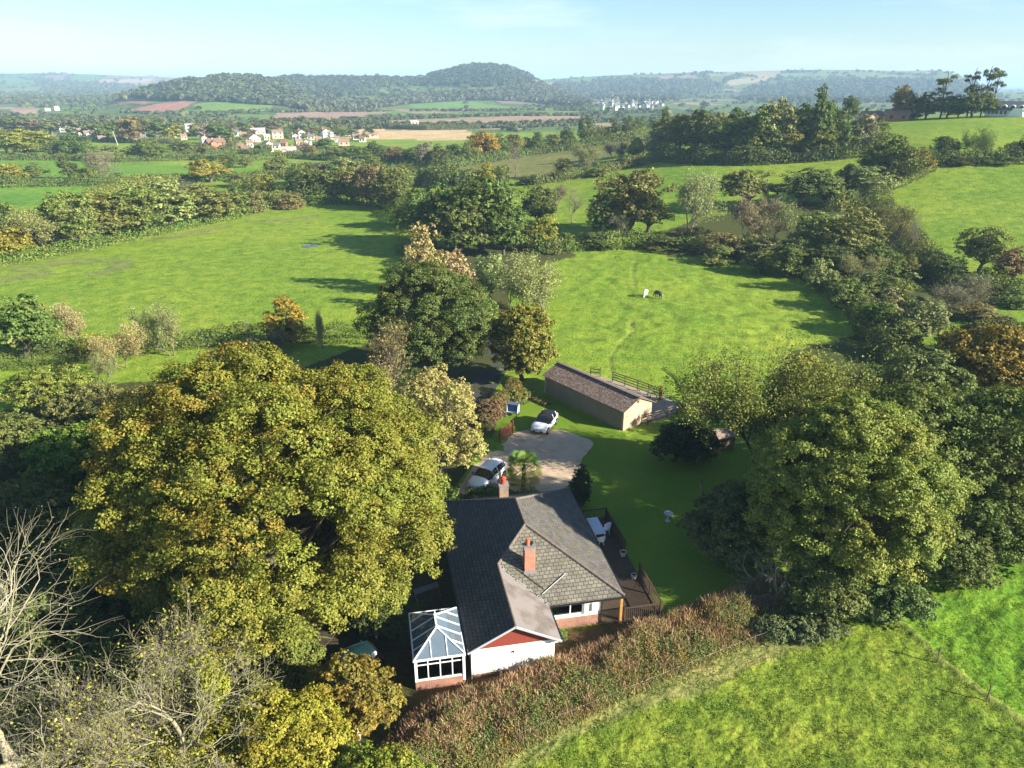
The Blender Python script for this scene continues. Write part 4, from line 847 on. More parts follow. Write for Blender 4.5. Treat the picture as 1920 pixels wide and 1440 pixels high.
near_tree('holly_tree', 'glossy green holly at the left edge under the bare trees', -21.2, 27.2, 323, 30, 2.0, 2.0, 0, 5.2, .8, 20, 20, .17, (.06, .12, .016), .02, stems=2, r0=.12)
near_tree('elder_shrub', 'bright green rounded shrub at the left edge beyond the bare tree', -37, 55.5, 324, 48, 4.0, 3.6, 0, 7.0, 1.2, 18, 20, .28, (.10, .155, .022), .06, stems=3, r0=.15, cat='shrub')
near_twiggy('birch_tree', 'thin greyish sapling group left of the huge oak', -30.5, 58, 325, 9, .16, (9, 6, 5, 3), .6, 4, 'ol', .1, 3, .2, (.22, .2, .16, 1))
near_twiggy('birch_tree', 'russet thin birch behind the left flank of the oak', -26, 62, 326, 10, .16, (9, 6, 5, 3), .55, 3, 'br', .15, 5, .2, (.22, .2, .16, 1))
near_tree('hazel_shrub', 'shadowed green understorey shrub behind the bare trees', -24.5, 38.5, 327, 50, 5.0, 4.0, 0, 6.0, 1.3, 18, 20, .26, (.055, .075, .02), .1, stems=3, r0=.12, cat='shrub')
near_tree('hazel_shrub', 'low olive shrub filling the bottom left corner', -16, 23.5, 328, 46, 4.6, 2.4, 0, 3.2, 1.0, 20, 22, .18, (.10, .115, .02), .3, stems=3, r0=.1, cat='shrub')
near_tree('spindle_shrub', 'reddish hedge shrub on the left side of the drive gate', -2.4, 70.0, 329, 26, 1.7, 2.6, 0, 2.6, .75, 16, 16, .18, (.15, .10, .05), .3, stems=3, r0=.06, cat='shrub')
near_tree('privet_shrub', 'yellow green shrub behind the small blue box', .4, 75.0, 330, 22, 2.0, 1.6, 0, 1.8, .7, 16, 16, .17, (.15, .15, .04), .3, stems=3, r0=.05, cat='shrub')
near_tree('ivy_shrub', 'rounded ivy bank at the foot of the sallow by the lane', -6.6, 66.5, 331, 30, 2.2, 2.4, 0, 3.0, .9, 16, 16, .2, (.10, .10, .04), .2, stems=3, r0=.06, cat='shrub')
near_tree('climbing_shrub', 'green leafy shrub against the back of the bungalow', *hw(4.2, 18.6)[:2], 332, 34, 5.0, 1.0, 0, 2.5, .8, 16, 18, .16, (.075, .12, .02), .12, stems=4, r0=.05, cat='shrub')
near_tree('cypress_tree', 'narrow dark cypress at the back corner of the bungalow', *flat(1088, 950)[:2], 333, 40, .95, .95, 0, 4.1, .5, 16, 18, .12, (.022, .038, .014), 0, inner=.4, flat=1.4, mid=.35)
near_tree('nettle_patch', 'bluish grey green bramble mound where hedge meets largest tree', 18.4, 37.6, 334, 34, 3.3, 1.5, 0, 1.45, .55, 18, 20, .13, (.10, .125, .05), .12, stems=3, r0=.05, cat='shrub')
near_tree('hazel_shrub', 'leafy shrub at the right foot of the largest tree', 24.6, 39.2, 335, 36, 3.2, 2.2, 0, 3.6, .9, 20, 22, .18, (.075, .115, .03), .08, stems=3, r0=.08, cat='shrub')

near_tree('hazel_shrub', 'mid green shrub left of the huge oak beyond the bare trees', -29, 48, 340, 46, 4.4, 3.8, 0, 5.5, 1.2, 18, 22, .24, (.085, .11, .025), .12, stems=3, r0=.1, cat='shrub')
near_tree('hazel_shrub', 'olive brown thicket at the left foot of the huge oak', -26.5, 54.5, 341, 50, 4.6, 3.6, 0, 6.5, 1.2, 18, 22, .24, (.10, .095, .035), .22, stems=3, r0=.1, cat='shrub')
near_tree('hazel_shrub', 'low green thicket at the left edge behind the bare tree', -31, 40, 342, 46, 4.6, 4.0, 0, 5.0, 1.2, 18, 22, .24, (.07, .09, .022), .08, stems=3, r0=.1, cat='shrub')
near_tree('hazel_shrub', 'dark thicket between the huge oak and the meadow hedge', -20.5, 64, 343, 60, 6.5, 3.2, 0, 4.5, 1.2, 18, 20, .26, (.075, .085, .025), .15, stems=3, r0=.1, cat='shrub')
near_tree('hazel_shrub', 'yellowish thicket left of the reddish half bare tree', -15.5, 67, 344, 40, 4.0, 3.0, 0, 4.6, 1.1, 18, 20, .24, (.12, .115, .035), .25, stems=3, r0=.1, cat='shrub')
near_tree('hazel_shrub', 'dark undergrowth among the bare trees at lower left', -19.5, 29.5, 345, 50, 4.6, 3.0, 0, 2.6, 1.0, 18, 22, .17, (.06, .085, .02), .12, stems=3, r0=.08, cat='shrub')
near_tree('hazel_shrub', 'dark green undergrowth right of the bare trees', -13.4, 31.2, 346, 46, 3.6, 2.6, 0, 2.4, .95, 18, 22, .17, (.055, .08, .018), .1, stems=3, r0=.08, cat='shrub')
near_tree('hazel_shrub', 'green thicket between the right edge trees and the paddock', 41, 72, 347, 60, 6, 4.5, 0, 5.6, 1.3, 18, 20, .28, (.075, .095, .026), .15, stems=3, r0=.1, cat='shrub')
near_tree('hazel_shrub', 'tall olive thicket at the right edge behind the orange tree', 60, 86, 348, 60, 7, 5, 0, 6.5, 1.4, 18, 20, .32, (.08, .095, .03), .2, stems=3, r0=.1, cat='shrub')
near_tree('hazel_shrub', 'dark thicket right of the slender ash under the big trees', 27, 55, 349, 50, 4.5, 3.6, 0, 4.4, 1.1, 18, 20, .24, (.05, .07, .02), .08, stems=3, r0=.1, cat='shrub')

near_tree('sycamore_tree', 'dark green tree at the right edge nearer than the willow', 38.5, 51, 350, 80, 6.0, 6, .2, 12.5, 1.6, 24, 30, .24, (.095, .125, .028), .1, r0=.4, inner=.55)
near_tree('hazel_shrub', 'dense olive thicket left of the huge oak at the picture edge', -37, 47, 351, 56, 5.6, 4.6, 0, 6, 1.3, 18, 22, .25, (.09, .10, .028), .15, stems=3, r0=.1, cat='shrub')
near_tree('hazel_shrub', 'greenish thicket between the edge shrub and the huge oak', -29.5, 62, 352, 60, 6, 4.2, 0, 5.5, 1.3, 18, 22, .25, (.10, .11, .03), .2, stems=3, r0=.1, cat='shrub')

near_tree('hazel_shrub', 'dark undergrowth between the dark evergreen and the reddish tree', -12.5, 77, 353, 50, 4.2, 4.2, 0, 3.2, 1.1, 18, 20, .24, (.06, .08, .022), .1, stems=3, r0=.08, cat='shrub')
near_tree('fern_clump', 'small green fern clump in the bed under the front window', *hw(6.2, 2.6)[:2], 354, 12, .7, .5, 0, .8, .3, 14, 16, .12, (.10, .14, .03), .2, stems=3, r0=.03, cat='plant')
near_tree('hazel_shrub', 'bright yellow green shrub at the left edge below the field strip', -50, 73, 360, 52, 5, 4, 0, 5.5, 1.1, 18, 24, .2, (0.15, 0.175, 0.03), 0.1, stems=3, r0=.1, cat='shrub')
near_tree('hazel_shrub', 'olive shrub right of the bright edge shrub', -43, 69, 361, 52, 4.6, 3.6, 0, 5, 1.1, 18, 24, .2, (0.13, 0.135, 0.04), 0.2, stems=3, r0=.1, cat='shrub')
near_tree('hazel_shrub', 'brownish olive shrub second right of the bright edge shrub', -37, 67, 362, 52, 4.4, 3.6, 0, 5.5, 1.1, 18, 24, .2, (0.12, 0.12, 0.045), 0.25, stems=3, r0=.1, cat='shrub')
near_tree('hazel_shrub', 'green shrub at the left edge under the bright one', -46, 60, 363, 52, 5, 4, 0, 5.5, 1.1, 18, 24, .2, (0.1, 0.12, 0.03), 0.15, stems=3, r0=.1, cat='shrub')
near_tree('hazel_shrub', 'dark green bush at the left edge behind the tall bare tree', -34, 33, 364, 52, 5, 4, 0, 6, 1.1, 18, 24, .2, (0.07, 0.09, 0.024), 0.1, stems=3, r0=.1, cat='shrub')
near_tree('hazel_shrub', 'dark bush between the tall bare tree and the huge oak', -27, 35.5, 365, 52, 4.5, 3.6, 0, 6.5, 1.1, 18, 24, .2, (0.075, 0.095, 0.024), 0.12, stems=3, r0=.1, cat='shrub')
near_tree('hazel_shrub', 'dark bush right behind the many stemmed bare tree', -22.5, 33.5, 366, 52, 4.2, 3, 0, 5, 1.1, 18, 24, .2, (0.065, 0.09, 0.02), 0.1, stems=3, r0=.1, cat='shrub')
near_tree('hazel_shrub', 'dark bush at the foot of the tall bare tree', -25, 27.5, 367, 52, 4, 3, 0, 4.6, 1.1, 18, 24, .2, (0.08, 0.1, 0.025), 0.15, stems=3, r0=.1, cat='shrub')
near_tree('hazel_shrub', 'yellowish bush among the bare trees near the bottom edge', -16.5, 26, 368, 52, 3.4, 2.2, 0, 4.2, 1.1, 18, 24, .2, (0.12, 0.135, 0.025), 0.25, stems=3, r0=.1, cat='shrub')
near_tree('hazel_shrub', 'olive bush in the extreme bottom left corner', -22.5, 23.5, 369, 52, 3.6, 2.2, 0, 3.4, 1.1, 18, 24, .2, (0.1, 0.12, 0.025), 0.2, stems=3, r0=.1, cat='shrub')
near_tree('hazel_shrub', 'small olive bush below the oak beside the teal car', -13.5, 30.8, 370, 52, 2.6, 2.0, 0, 3.6, 1.1, 18, 24, .2, (0.1, 0.115, 0.025), 0.25, stems=3, r0=.1, cat='shrub')
near_tree('hazel_shrub', 'green bush at the right edge above the bright grass', 35.5, 45.5, 371, 52, 4.6, 3.4, 0, 5.2, 1.1, 18, 24, .2, (0.085, 0.115, 0.026), 0.1, stems=3, r0=.1, cat='shrub')
near_tree('hazel_shrub', 'green bush between the largest tree and the right edge bush', 31, 43.5, 372, 52, 3.6, 3.0, 0, 4.4, 1.1, 18, 24, .2, (0.095, 0.12, 0.03), 0.12, stems=3, r0=.1, cat='shrub')
near_tree('hazel_shrub', 'dark green tall bush at the right edge behind the willow', 45, 60, 373, 52, 5, 4, 0, 8, 1.1, 18, 24, .2, (0.075, 0.1, 0.024), 0.1, stems=3, r0=.1, cat='shrub')

near_tree('hazel_shrub', 'olive shrub hiding the trunk of the largest right tree', 20.6, 39.6, 390, 40, 3.2, 2.2, 0, 4.6, .95, 20, 24, .17, (.095, .12, .03), .15, stems=3, r0=.08, cat='shrub')
near_twiggy('dead_tree', 'pale dead branches sticking out left of the largest right tree', 17.6, 40.4, 391, 5.2, .12, (6, 4, 3, 2), .9, 2, 'ol', .1, 0, .1, (.42, .40, .34, 1), wob=.25)
near_tree('hazel_shrub', 'yellow green bush at the front foot of the huge oak', -17.2, 35.2, 395, 40, 2.8, 2.0, 0, 3.6, .85, 18, 24, .17, (0.14, 0.15, 0.028), 0.2, stems=3, r0=.08, cat='shrub')
near_tree('hazel_shrub', 'small yellow green bush between the huge oak and the teal car', -13.2, 34.6, 396, 40, 2.0, 1.6, 0, 3.2, .85, 18, 24, .17, (0.12, 0.14, 0.028), 0.2, stems=3, r0=.08, cat='shrub')
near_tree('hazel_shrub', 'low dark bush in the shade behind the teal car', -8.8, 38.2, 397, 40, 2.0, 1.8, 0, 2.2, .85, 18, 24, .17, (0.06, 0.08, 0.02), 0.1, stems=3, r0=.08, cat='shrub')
near_tree('hazel_shrub', 'golden olive bush directly left of the teal car', -11.6, 31.6, 398, 40, 2.0, 1.5, 0, 3.0, .85, 18, 24, .17, (0.13, 0.14, 0.026), 0.3, stems=3, r0=.08, cat='shrub')

near_twiggy('birch_tree', 'fine grey twigged bare tree between the tall bare one and the oak', -18.6, 29.5, 400, 10.5, .2, (11, 7, 6, 5), .85, 2, 'yl', .3, 1, .13, (.30, .27, .20, 1), wob=.2)
near_twiggy('thorn_shrub', 'fine twigged grey thorn near the bottom edge left of the golden tree', -14.6, 24.8, 401, 5.5, .12, (10, 7, 6, 4), .9, 3, 'yl', .2, 2, .12, (.30, .27, .20, 1), cat='shrub', wob=.22)
# ------------------------------------------------------------------ hedges
def resample(L, step):
    L = [np.array(p, float) for p in L]; out = []; nrm = []
    for a, b in zip(L[:-1], L[1:]):
        n = max(1, int(np.linalg.norm(b - a) / step)); d = unit(b - a)
        for k in range(n): out.append(a + (b - a) * (k + .5) / n); nrm.append(np.array([-d[1], d[0]]))
    return np.array(out), np.array(nrm)
def hedge(label, line, w, h, leaf, dens, col, aut, seed, world=False, lump=.6, name='hedge', group='hedges between the fields', clipped=False):
    r = np.random.default_rng(seed)
    if not world: line = [tuple(p[:2]) for p in hit([q[0] for q in line], [q[1] for q in line])]
    c, nn = resample(line, .5 if w < 4 else 1.0); n = len(c); m = int(dens * n)
    i = r.integers(0, n, m); step = .5 if w < 4 else 1.0
    tang = np.stack([nn[:, 1], -nn[:, 0]], -1)
    ph = r.uniform(-.05, 1.05, m) * math.pi; rad = 1 - .35 * r.uniform(0, 1, m) ** 2
    px = c[i] + tang[i] * r.uniform(-.5, .5, (m, 1)) * step * 1.4
    lum = 1 + lump * fbm(px[:, 0] / (w * .9), px[:, 1] / (w * .9), 3, seed) + .25 * lump * fbm(px[:, 0] / .6, px[:, 1] / .6, 2, seed + 1)
    ex = .45 if clipped else .8
    cx = np.sign(np.cos(ph)) * np.abs(np.cos(ph)) ** ex * w / 2 * rad * (.6 + .4 * lum); cz = np.maximum(np.sin(ph), -.02); cz = np.abs(cz) ** ex * h * rad * lum
    P2 = px + nn[i] * cx[:, None]; z = ground_z(P2[:, 0], P2[:, 1]); o = np.array([c[n // 2][0], c[n // 2][1], gz(*c[n // 2])])
    P = np.stack([P2[:, 0], P2[:, 1], z + cz], -1) - o
    N = unit(np.concatenate([nn[i] * np.cos(ph)[:, None], np.sin(ph)[:, None]], 1) + np.array([0, 0, .2]) + .7 * r.normal(size=(m, 3)))
    t = np.ones((m, 4)); t[:, 0] = r.uniform(0, 1, m); cl = .5 + .5 * fbm(P2[:, 0] / (w * .5), P2[:, 1] / (w * .5), 3, seed + 5) * 1.4; t[:, 1] = np.clip(cl, 0, 1); t[:, 2] = np.clip(.5 + .8 * fbm(P2[:, 0] / (w * .6), P2[:, 1] / (w * .6), 2, seed + 8), 0, 1)
    Vv, F = leaf_quads(P, N, leaf, r)
    e = obj_of(np_mesh(name, Vv, F, M['leaf'], np.repeat(t, 4, 0)), name, None, tuple(PALC[col] if isinstance(col, str) else col) + (aut,))
    e.location = o; tag(e, label, 'hedge', group); return e
HEDGES = [
    ('dark clipped hedge at the left edge below the left meadow', [(-30, 694), (60, 690), (130, 684), (195, 672)], 2.2, 1.7, .20, 120, 'dk', .05, True),
    ('dark wide hedge along the near side of the left meadow', [(200, 668), (330, 652), (450, 642), (580, 638), (700, 640)], 3.0, 2.4, .24, 130, 'dk', .03, False),
    ('dark hedge behind the clipped one at the left edge', [(-30, 668), (90, 664), (200, 655)], 2.5, 2.0, .24, 90, 'dk', .05, False),
    ('bramble fringe under the tree belt of the left meadow', [(-20, 500), (90, 480), (200, 458), (300, 438), (420, 412), (520, 386), (640, 380)], 5, 2.2, .4, 110, 'gr', .15, False),
    ('scrub hedge along the far end of the left meadow', [(560, 384), (640, 380), (720, 386), (760, 400), (770, 440)], 6, 4.5, .5, 160, 'dk', .1, False),
    ('scrub hedge at the head of the paddock', [(1000, 474), (1080, 466), (1160, 462), (1240, 462), (1330, 470), (1400, 478)], 6, 3.0, .4, 170, (0.104, 0.143, 0.030), .15, False),
    ('tall scrub hedge down the right side of the paddock', [(1400, 480), (1480, 500), (1560, 540), (1620, 590), (1660, 640), (1700, 690)], 6, 3.0, .36, 300, (0.104, 0.126, 0.033), .15, False),
    ('hedge bank between the left meadow and the paddock', [(770, 470), (800, 520), (860, 560), (900, 620), (930, 660)], 6, 4.0, .42, 220, (0.122, 0.151, 0.033), .15, False),
    ('hedge below the hill field right of the paddock', [(1640, 372), (1680, 420), (1720, 470), (1790, 545), (1880, 560), (1960, 560)], 5, 2.8, .38, 190, (0.096, 0.118, 0.033), .15, False),
    ('hedge climbing from the paddock slope to the hill wood', [(1560, 395), (1620, 370), (1680, 345), (1740, 318)], 5, 3, .42, 200, (0.104, 0.134, 0.030), .2, False),
    ('dark hedge between the upper and lower hill fields', [(1725, 314), (1800, 308), (1880, 306), (1960, 304)], 4, 4.0, .45, 150, (0.078, 0.101, 0.026), .03, False),
    ('hedge along the lower side of the hill wood', [(1225, 300), (1300, 306), (1400, 308), (1500, 303), (1580, 296), (1660, 285)], 6, 4.5, .55, 170, (0.078, 0.101, 0.026), .1, False),
    ('hedge along the crest by the hill farm', [(1640, 216), (1720, 210), (1800, 207), (1890, 206), (1960, 204)], 5, 3.5, .55, 110, (0.070, 0.092, 0.026), .05, False),
    ('low hedge between the two slope fields', [(1000, 346), (1080, 334), (1160, 318), (1240, 300)], 5, 3.0, .5, 120, (0.122, 0.134, 0.041), .2, False),
    ('dark hedge below the long field under the village', [(-20, 352), (100, 349), (200, 348), (320, 346), (420, 338), (520, 340)], 5, 3.5, .5, 120, (0.096, 0.126, 0.030), .1, False),
    ('hedge along the top of the long field under the village', [(-20, 300), (120, 300), (220, 304), (360, 300), (440, 304), (540, 296), (640, 302)], 5, 3.2, .6, 110, (0.104, 0.134, 0.033), .15, False),
    ('garden hedge along the lower edge of the village', [(380, 290), (450, 288), (520, 292), (600, 288), (690, 282)], 5, 2.5, .6, 110, (0.104, 0.143, 0.038), .1, False),
    ('hedge under the line of trees at the pale slope', [(640, 306), (740, 316), (830, 318), (900, 306), (1000, 290), (1100, 276), (1180, 262), (1240, 250)], 6, 4.0, .6, 150, (0.086, 0.118, 0.030), .1, False),
    ('scrub between the long field and the oak clump', [(560, 345), (640, 352), (720, 352), (800, 345), (860, 350), (950, 346)], 12, 6, .7, 280, (0.104, 0.131, 0.033), .15, False),
    ('hedge beside the village road on the left', [(-20, 262), (120, 262), (250, 268), (340, 270)], 6, 3.0, .7, 120, (0.113, 0.134, 0.038), .15, False),
    ('dark hedge along the valley floor beyond the village', [(520, 243), (620, 240), (700, 240), (800, 244), (900, 242)], 6, 4.0, .9, 90, (0.096, 0.118, 0.041), .1, False),
    ('hedge belt from the left meadow corner to the oak clump', [(440, 360), (500, 380), (540, 392), (560, 386)], 5, 3.5, .45, 130, (0.122, 0.143, 0.033), .2, False),
    ('hedge along the left end of the tree belt', [(-20, 470), (40, 440), (120, 400), (200, 370), (260, 352), (330, 350)], 6, 4, .5, 130, (0.148, 0.168, 0.036), .15, False),
]
for i, (lab, line, w, h, leaf, dens, col, aut, cl) in enumerate(HEDGES): hedge(lab, line, w, h, leaf, dens, col, aut, 400 + i, clipped=cl)
hedge('low brown and green hedge between lane and lawn behind the blue box', [(-3.0, 66.5), (-2.4, 70), (-1.2, 74), (.3, 78)], 1.9, 1.5, .15, 420, (.12, .105, .045), .35, 440, world=True, group='hedges near the bungalow')
hedge('dry yellow grass bank below the stable wall', [(1.0, 77.5), (2.6, 76.0), (4.0, 74.2)], 1.3, .55, .14, 300, (.24, .21, .06), .2, 441, world=True, group='hedges near the bungalow', name='grass_bank')

# the bramble and bracken hedge before the bungalow
def card_stems(r, P, hgt, wid, lean=.35):
    """thin upright stalks, each a long narrow leaf shape"""
    n = len(P); up = unit(np.concatenate([lean * r.normal(size=(n, 2)), np.ones((n, 1))], 1)); a = r.uniform(0, 6.28, n); s = np.stack([np.cos(a), np.sin(a), 0 * a], -1)
    h = hgt * r.uniform(.5, 1.25, (n, 1)); w = wid * r.uniform(.6, 1.4, (n, 1)); bend = np.stack([r.normal(size=n), r.normal(size=n), 0 * a], -1) * .12 * h
    V_ = np.stack([P, P + up * h * .55 + s * w + bend * .4, P + up * h + bend, P + up * h * .55 - s * w + bend * .4], 1).reshape(-1, 3)
    return V_, np.arange(4 * n).reshape(n, 4)
def bramble():
    r = np.random.default_rng(450)
    top = [flat(x, y)[:2] for x, y in [(700, 1420), (785, 1335), (900, 1295), (1052, 1240), (1195, 1183), (1330, 1128), (1440, 1095), (1500, 1085)]]
    bot = [flat(x, y)[:2] for x, y in [(860, 1560), (940, 1430), (1040, 1375), (1150, 1320), (1280, 1262), (1390, 1215), (1470, 1190), (1580, 1160)]]
    top = np.array(top); bot = np.array(bot); cnt = 60000
    s = r.uniform(0, len(top) - 1.001, cnt); k = s.astype(int); f = (s - k)[:, None]; A = top[k] * (1 - f) + top[k + 1] * f; B = bot[k] * (1 - f) + bot[k + 1] * f
    v = r.uniform(0, 1, cnt); XY = A * (1 - v[:, None]) + B * v[:, None]
    prof = np.clip(np.minimum(v / .18, (1 - v) / .62), 0, 1) ** .7
    H = 1.12 * prof * (1 + .75 * fbm(XY[:, 0] / 1.5, XY[:, 1] / 1.5, 3, 9) + .28 * fbm(XY[:, 0] / .45, XY[:, 1] / .45, 2, 12))
    green = 1.1 * fbm(XY[:, 0] / 1.1, XY[:, 1] / 1.1, 4, 15, .7) + (v - .60) * 1.6 + .40 * r.normal(size=cnt)
    o = np.array([XY[:, 0].mean(), XY[:, 1].mean(), 0]); P = np.concatenate([XY, np.zeros((cnt, 1))], 1) - o
    e = empty('hedge', tuple(o), 0, 'wide rough hedge of brown bracken and bramble before the bungalow', 'hedge', 'hedges near the bungalow')
    st = green < -.02; Ps = P[st].copy(); Ps[:, 2] = np.maximum(H[st] * r.uniform(.35, .95, st.sum()), 0)
    Vv, F = card_stems(r, Ps, .50, .018); n = st.sum(); t = np.ones((n, 4)); t[:, 0] = r.uniform(0, 1, n); t[:, 1] = r.uniform(0, .5, n); t[:, 2] = 0
    obj_of(np_mesh('dead_stems', Vv, F, M['leaf'], np.repeat(t, 4, 0)), 'dead_stems', e, (.26, .175, .10, 0))
    # dry leaves hanging among the stalks
    dl = r.uniform(size=cnt) < .28; dl &= green < .25; Pd = P[dl].copy(); Pd[:, 2] = H[dl] * r.uniform(.45, 1.05, dl.sum()); n = dl.sum()
    Vv, F = leaf_quads(Pd, unit(r.normal(size=(n, 3)) + np.array([.2, -.3, .6])), .115, r); t = np.ones((n, 4)); t[:, 0] = r.uniform(0, 1, n); t[:, 1] = r.uniform(.2, .6, n); t[:, 2] = r.uniform(0, 1, n)
    obj_of(np_mesh('dry_leaves', Vv, F, M['leaf'], np.repeat(t, 4, 0)), 'dry_leaves', e, (.17, .12, .065, .15))
    gl = green > -.25; Pg = np.repeat(P[gl], 3, 0) + r.normal(size=(gl.sum() * 3, 3)) * np.array([.13, .13, 0]); Pg[:, 2] = np.repeat(H[gl], 3) * r.uniform(.35, 1.12, len(Pg)) + .05; n = len(Pg)
    Vv, F = leaf_quads(Pg, unit(r.normal(size=(n, 3)) * .8 + np.array([.2, -.3, .9])), .10, r); t = np.ones((n, 4)); t[:, 0] = r.uniform(0, 1, n); t[:, 1] = np.clip(.5 + fbm(Pg[:, 0] / .8, Pg[:, 1] / .8, 2, 33), 0, 1); t[:, 2] = np.clip(.45 + .9 * fbm(Pg[:, 0] / 1.1, Pg[:, 1] / 1.1, 2, 35), 0, 1)
    obj_of(np_mesh('green_leaves', Vv, F, M['leaf'], np.repeat(t, 4, 0)), 'green_leaves', e, (.11, .14, .035, .30))
    # dry grass along the foot of the bank
    g = (v > .70) | (r.uniform(size=cnt) < .15); Pg = np.repeat(P[g], 2, 0) + r.normal(size=(g.sum() * 2, 3)) * np.array([.2, .2, 0]); Pg[:, 2] = np.repeat(H[g], 2) * .3; n = len(Pg)
    Vv, F = card_stems(r, Pg, .38, .016, .45); t = np.ones((n, 4)); t[:, 0] = r.uniform(0, 1, n); t[:, 1] = r.uniform(0, .9, n); t[:, 2] = 0
    obj_of(np_mesh('dry_grass', Vv, F, M['leaf'], np.repeat(t, 4, 0)), 'dry_grass', e, (.26, .23, .09, 0))
bramble()
def tussocks():
    """long grass blades standing in the near field and along the hedge foot"""
    r = np.random.default_rng(460); n0 = 150000
    px = r.uniform(880, 1980, n0); py = r.uniform(1130, 1500, n0); X = []; 
    d = rays(px, py); t = -CAMZ / d[:, 2]; XY = d[:, :2] * t[:, None]
    ok = inpoly(px, py, [(930, 1450), (1200, 1300), (1480, 1190), (1600, 1165), (1760, 1090), (1900, 1060), (2000, 1060), (2000, 1510), (880, 1510)]); XY = XY[ok]
    w = fbm(XY[:, 0] / .55, XY[:, 1] / .55, 3, 71) + .25 * r.normal(size=len(XY)); XY = XY[w > .05]; n = len(XY)
    P = np.concatenate([XY, ground_z(XY[:, 0], XY[:, 1])[:, None] - .03], 1)
    V_, F = card_stems(r, P, .13, .018, .6); t = np.ones((n, 4)); t[:, 0] = r.uniform(0, 1, n); t[:, 1] = r.uniform(0, .8, n); t[:, 2] = 0
    o = obj_of(np_mesh('grass_tufts', V_, F, M['leaf'], np.repeat(t, 4, 0)), 'grass_tufts', None, (.115, .175, .026, 0)); tag(o, 'tufts of long grass standing in the near field', None, None, 'stuff')
tussocks()

# ------------------------------------------------------------------ far woods and hedgerows, seen as masses
def far_mass(name, label, P, H, Wd, col, aut, seed, nl=46, leaf=2.4):
    r = np.random.default_rng(seed); n = len(P)
    d = unit(r.normal(size=(n, nl, 3))); d[..., 2] = np.abs(d[..., 2]) * 1.1 - .25; q = r.uniform(.7, 1.0, (n, nl, 1))
    c = P[:, None] + d * q * np.stack([Wd / 2, Wd / 2, H * .55], -1)[:, None] + np.array([0, 0, 1])[None, None] * (H * .42)[:, None, None]
    N = unit(d + .4 * r.normal(size=d.shape) + np.array([0, 0, .45])); sz = leaf
    t = np.ones((n, nl, 4)); t[..., 0] = .15 + .45 * r.uniform(0, 1, (n, 1)) + .2 * r.uniform(0, 1, (n, nl)); t[..., 1] = r.uniform(0, 1, (n, 1)); t[..., 2] = .85 * r.uniform(0, 1, (n, 1)) + .15 * r.uniform(0, 1, (n, nl))
    V_, F = leaf_quads(c.reshape(-1, 3), N.reshape(-1, 3), 1.0, r, .75); 
    s = np.repeat((Wd * .42)[:, None], nl, 1).reshape(-1, 1, 1); ctr = c.reshape(-1, 1, 3); V_ = (V_.reshape(-1, 4, 3) - ctr) * s + ctr
    o = obj_of(np_mesh(name, V_.reshape(-1, 3), F, M['leaf'], np.repeat(t.reshape(-1, 4), 4, 0)), name, None, tuple(col) + (aut,)); tag(o, label, None, None, 'stuff'); return o
rw = np.random.default_rng(500)
def sample_poly(poly, n):
    x0, x1 = min(p[0] for p in poly), max(p[0] for p in poly); y0, y1 = min(p[1] for p in poly), max(p[1] for p in poly)
    px = rw.uniform(x0, x1, n * 4); py = rw.uniform(y0, y1, n * 4); k = inpoly(px, py, poly); return px[k][:n], py[k][:n]
WCOL = [((.066, .082, .040), .14), ((.05, .066, .028), .05), ((.042, .058, .026), .03), ((.075, .082, .044), .16), ((.07, .08, .032), .15), ((.065, .075, .032), .12), ((.07, .08, .03), .1), ((.075, .085, .03), .15)]
for i, (poly, r0, r1, n) in enumerate(WOODS):
    px, py = sample_poly(poly, int(n * 1.7)); Hh = hit_far(px, py); R = np.hypot(Hh[:, 0], Hh[:, 1]); k = (~np.isnan(R)) & (R > r0 * .8) & (R < r1); P = Hh[k]; R = R[k]
    far_mass('far_woodland', ['autumn wood covering the left rounded hill', 'dark wood along the middle ridge', 'dark plantation on the domed hill', 'brownish wood on the lower slopes of the domed hill', 'woods above the seaside town', 'woods on the right hand ridge', 'woods on the far left ridge', 'trees on the lower far left slopes'][i],
             P, rw.uniform(7, 14, len(P)), rw.uniform(10, 18, len(P)) * (1 + .25 * (R > 2200)), *WCOL[i], 510 + i)
# hedgerow trees strung along the far field edges
px = rw.uniform(-40, 1960, 22000); py = rw.uniform(133, 258, 22000); Hh = hit_far(px, py); R = np.hypot(Hh[:, 0], Hh[:, 1]); k = (~np.isnan(R)) & (R > 650); Hh = Hh[k]; px = px[k]; py = py[k]; R = R[k]
fx = Hh[:, 0] + 40 * fbm(Hh[:, 0] / 150, Hh[:, 1] / 150, 2, 9); th = np.arctan2(fx, Hh[:, 1]); lr = np.log(np.hypot(fx, Hh[:, 1]))
D = np.sqrt((th[:, None] - cth) ** 2 + ((lr[:, None] - np.log(cR)) * .55) ** 2); D.partition(1, axis=1); e_ = D[:, 1] - D[:, 0]
free = np.ones(len(px), bool)
for poly in ([(520, 206), (1100, 206), (1100, 243), (520, 243)], [(620, 242), (885, 242), (880, 262), (620, 262)], [(235, 188), (375, 188), (335, 213), (235, 213)], [(362, 190), (512, 194), (507, 206), (380, 213)], [(766, 190), (1045, 190), (1045, 208), (766, 208)]): free &= ~inpoly(px, py, poly)
k = (e_ < .0036) & free & ((R > 1500) | (rw.uniform(size=len(R)) < .45)); P = Hh[k]; sc_ = np.interp(R[k], [650, 1500, 2500], [.5, .7, 1]); far_mass('far_hedgerow_trees', 'hedgerow trees across the far countryside', P, sc_ * rw.uniform(5, 11, len(P)), sc_ * rw.uniform(8, 16, len(P)), (.065, .08, .03), .14, 530, 34)
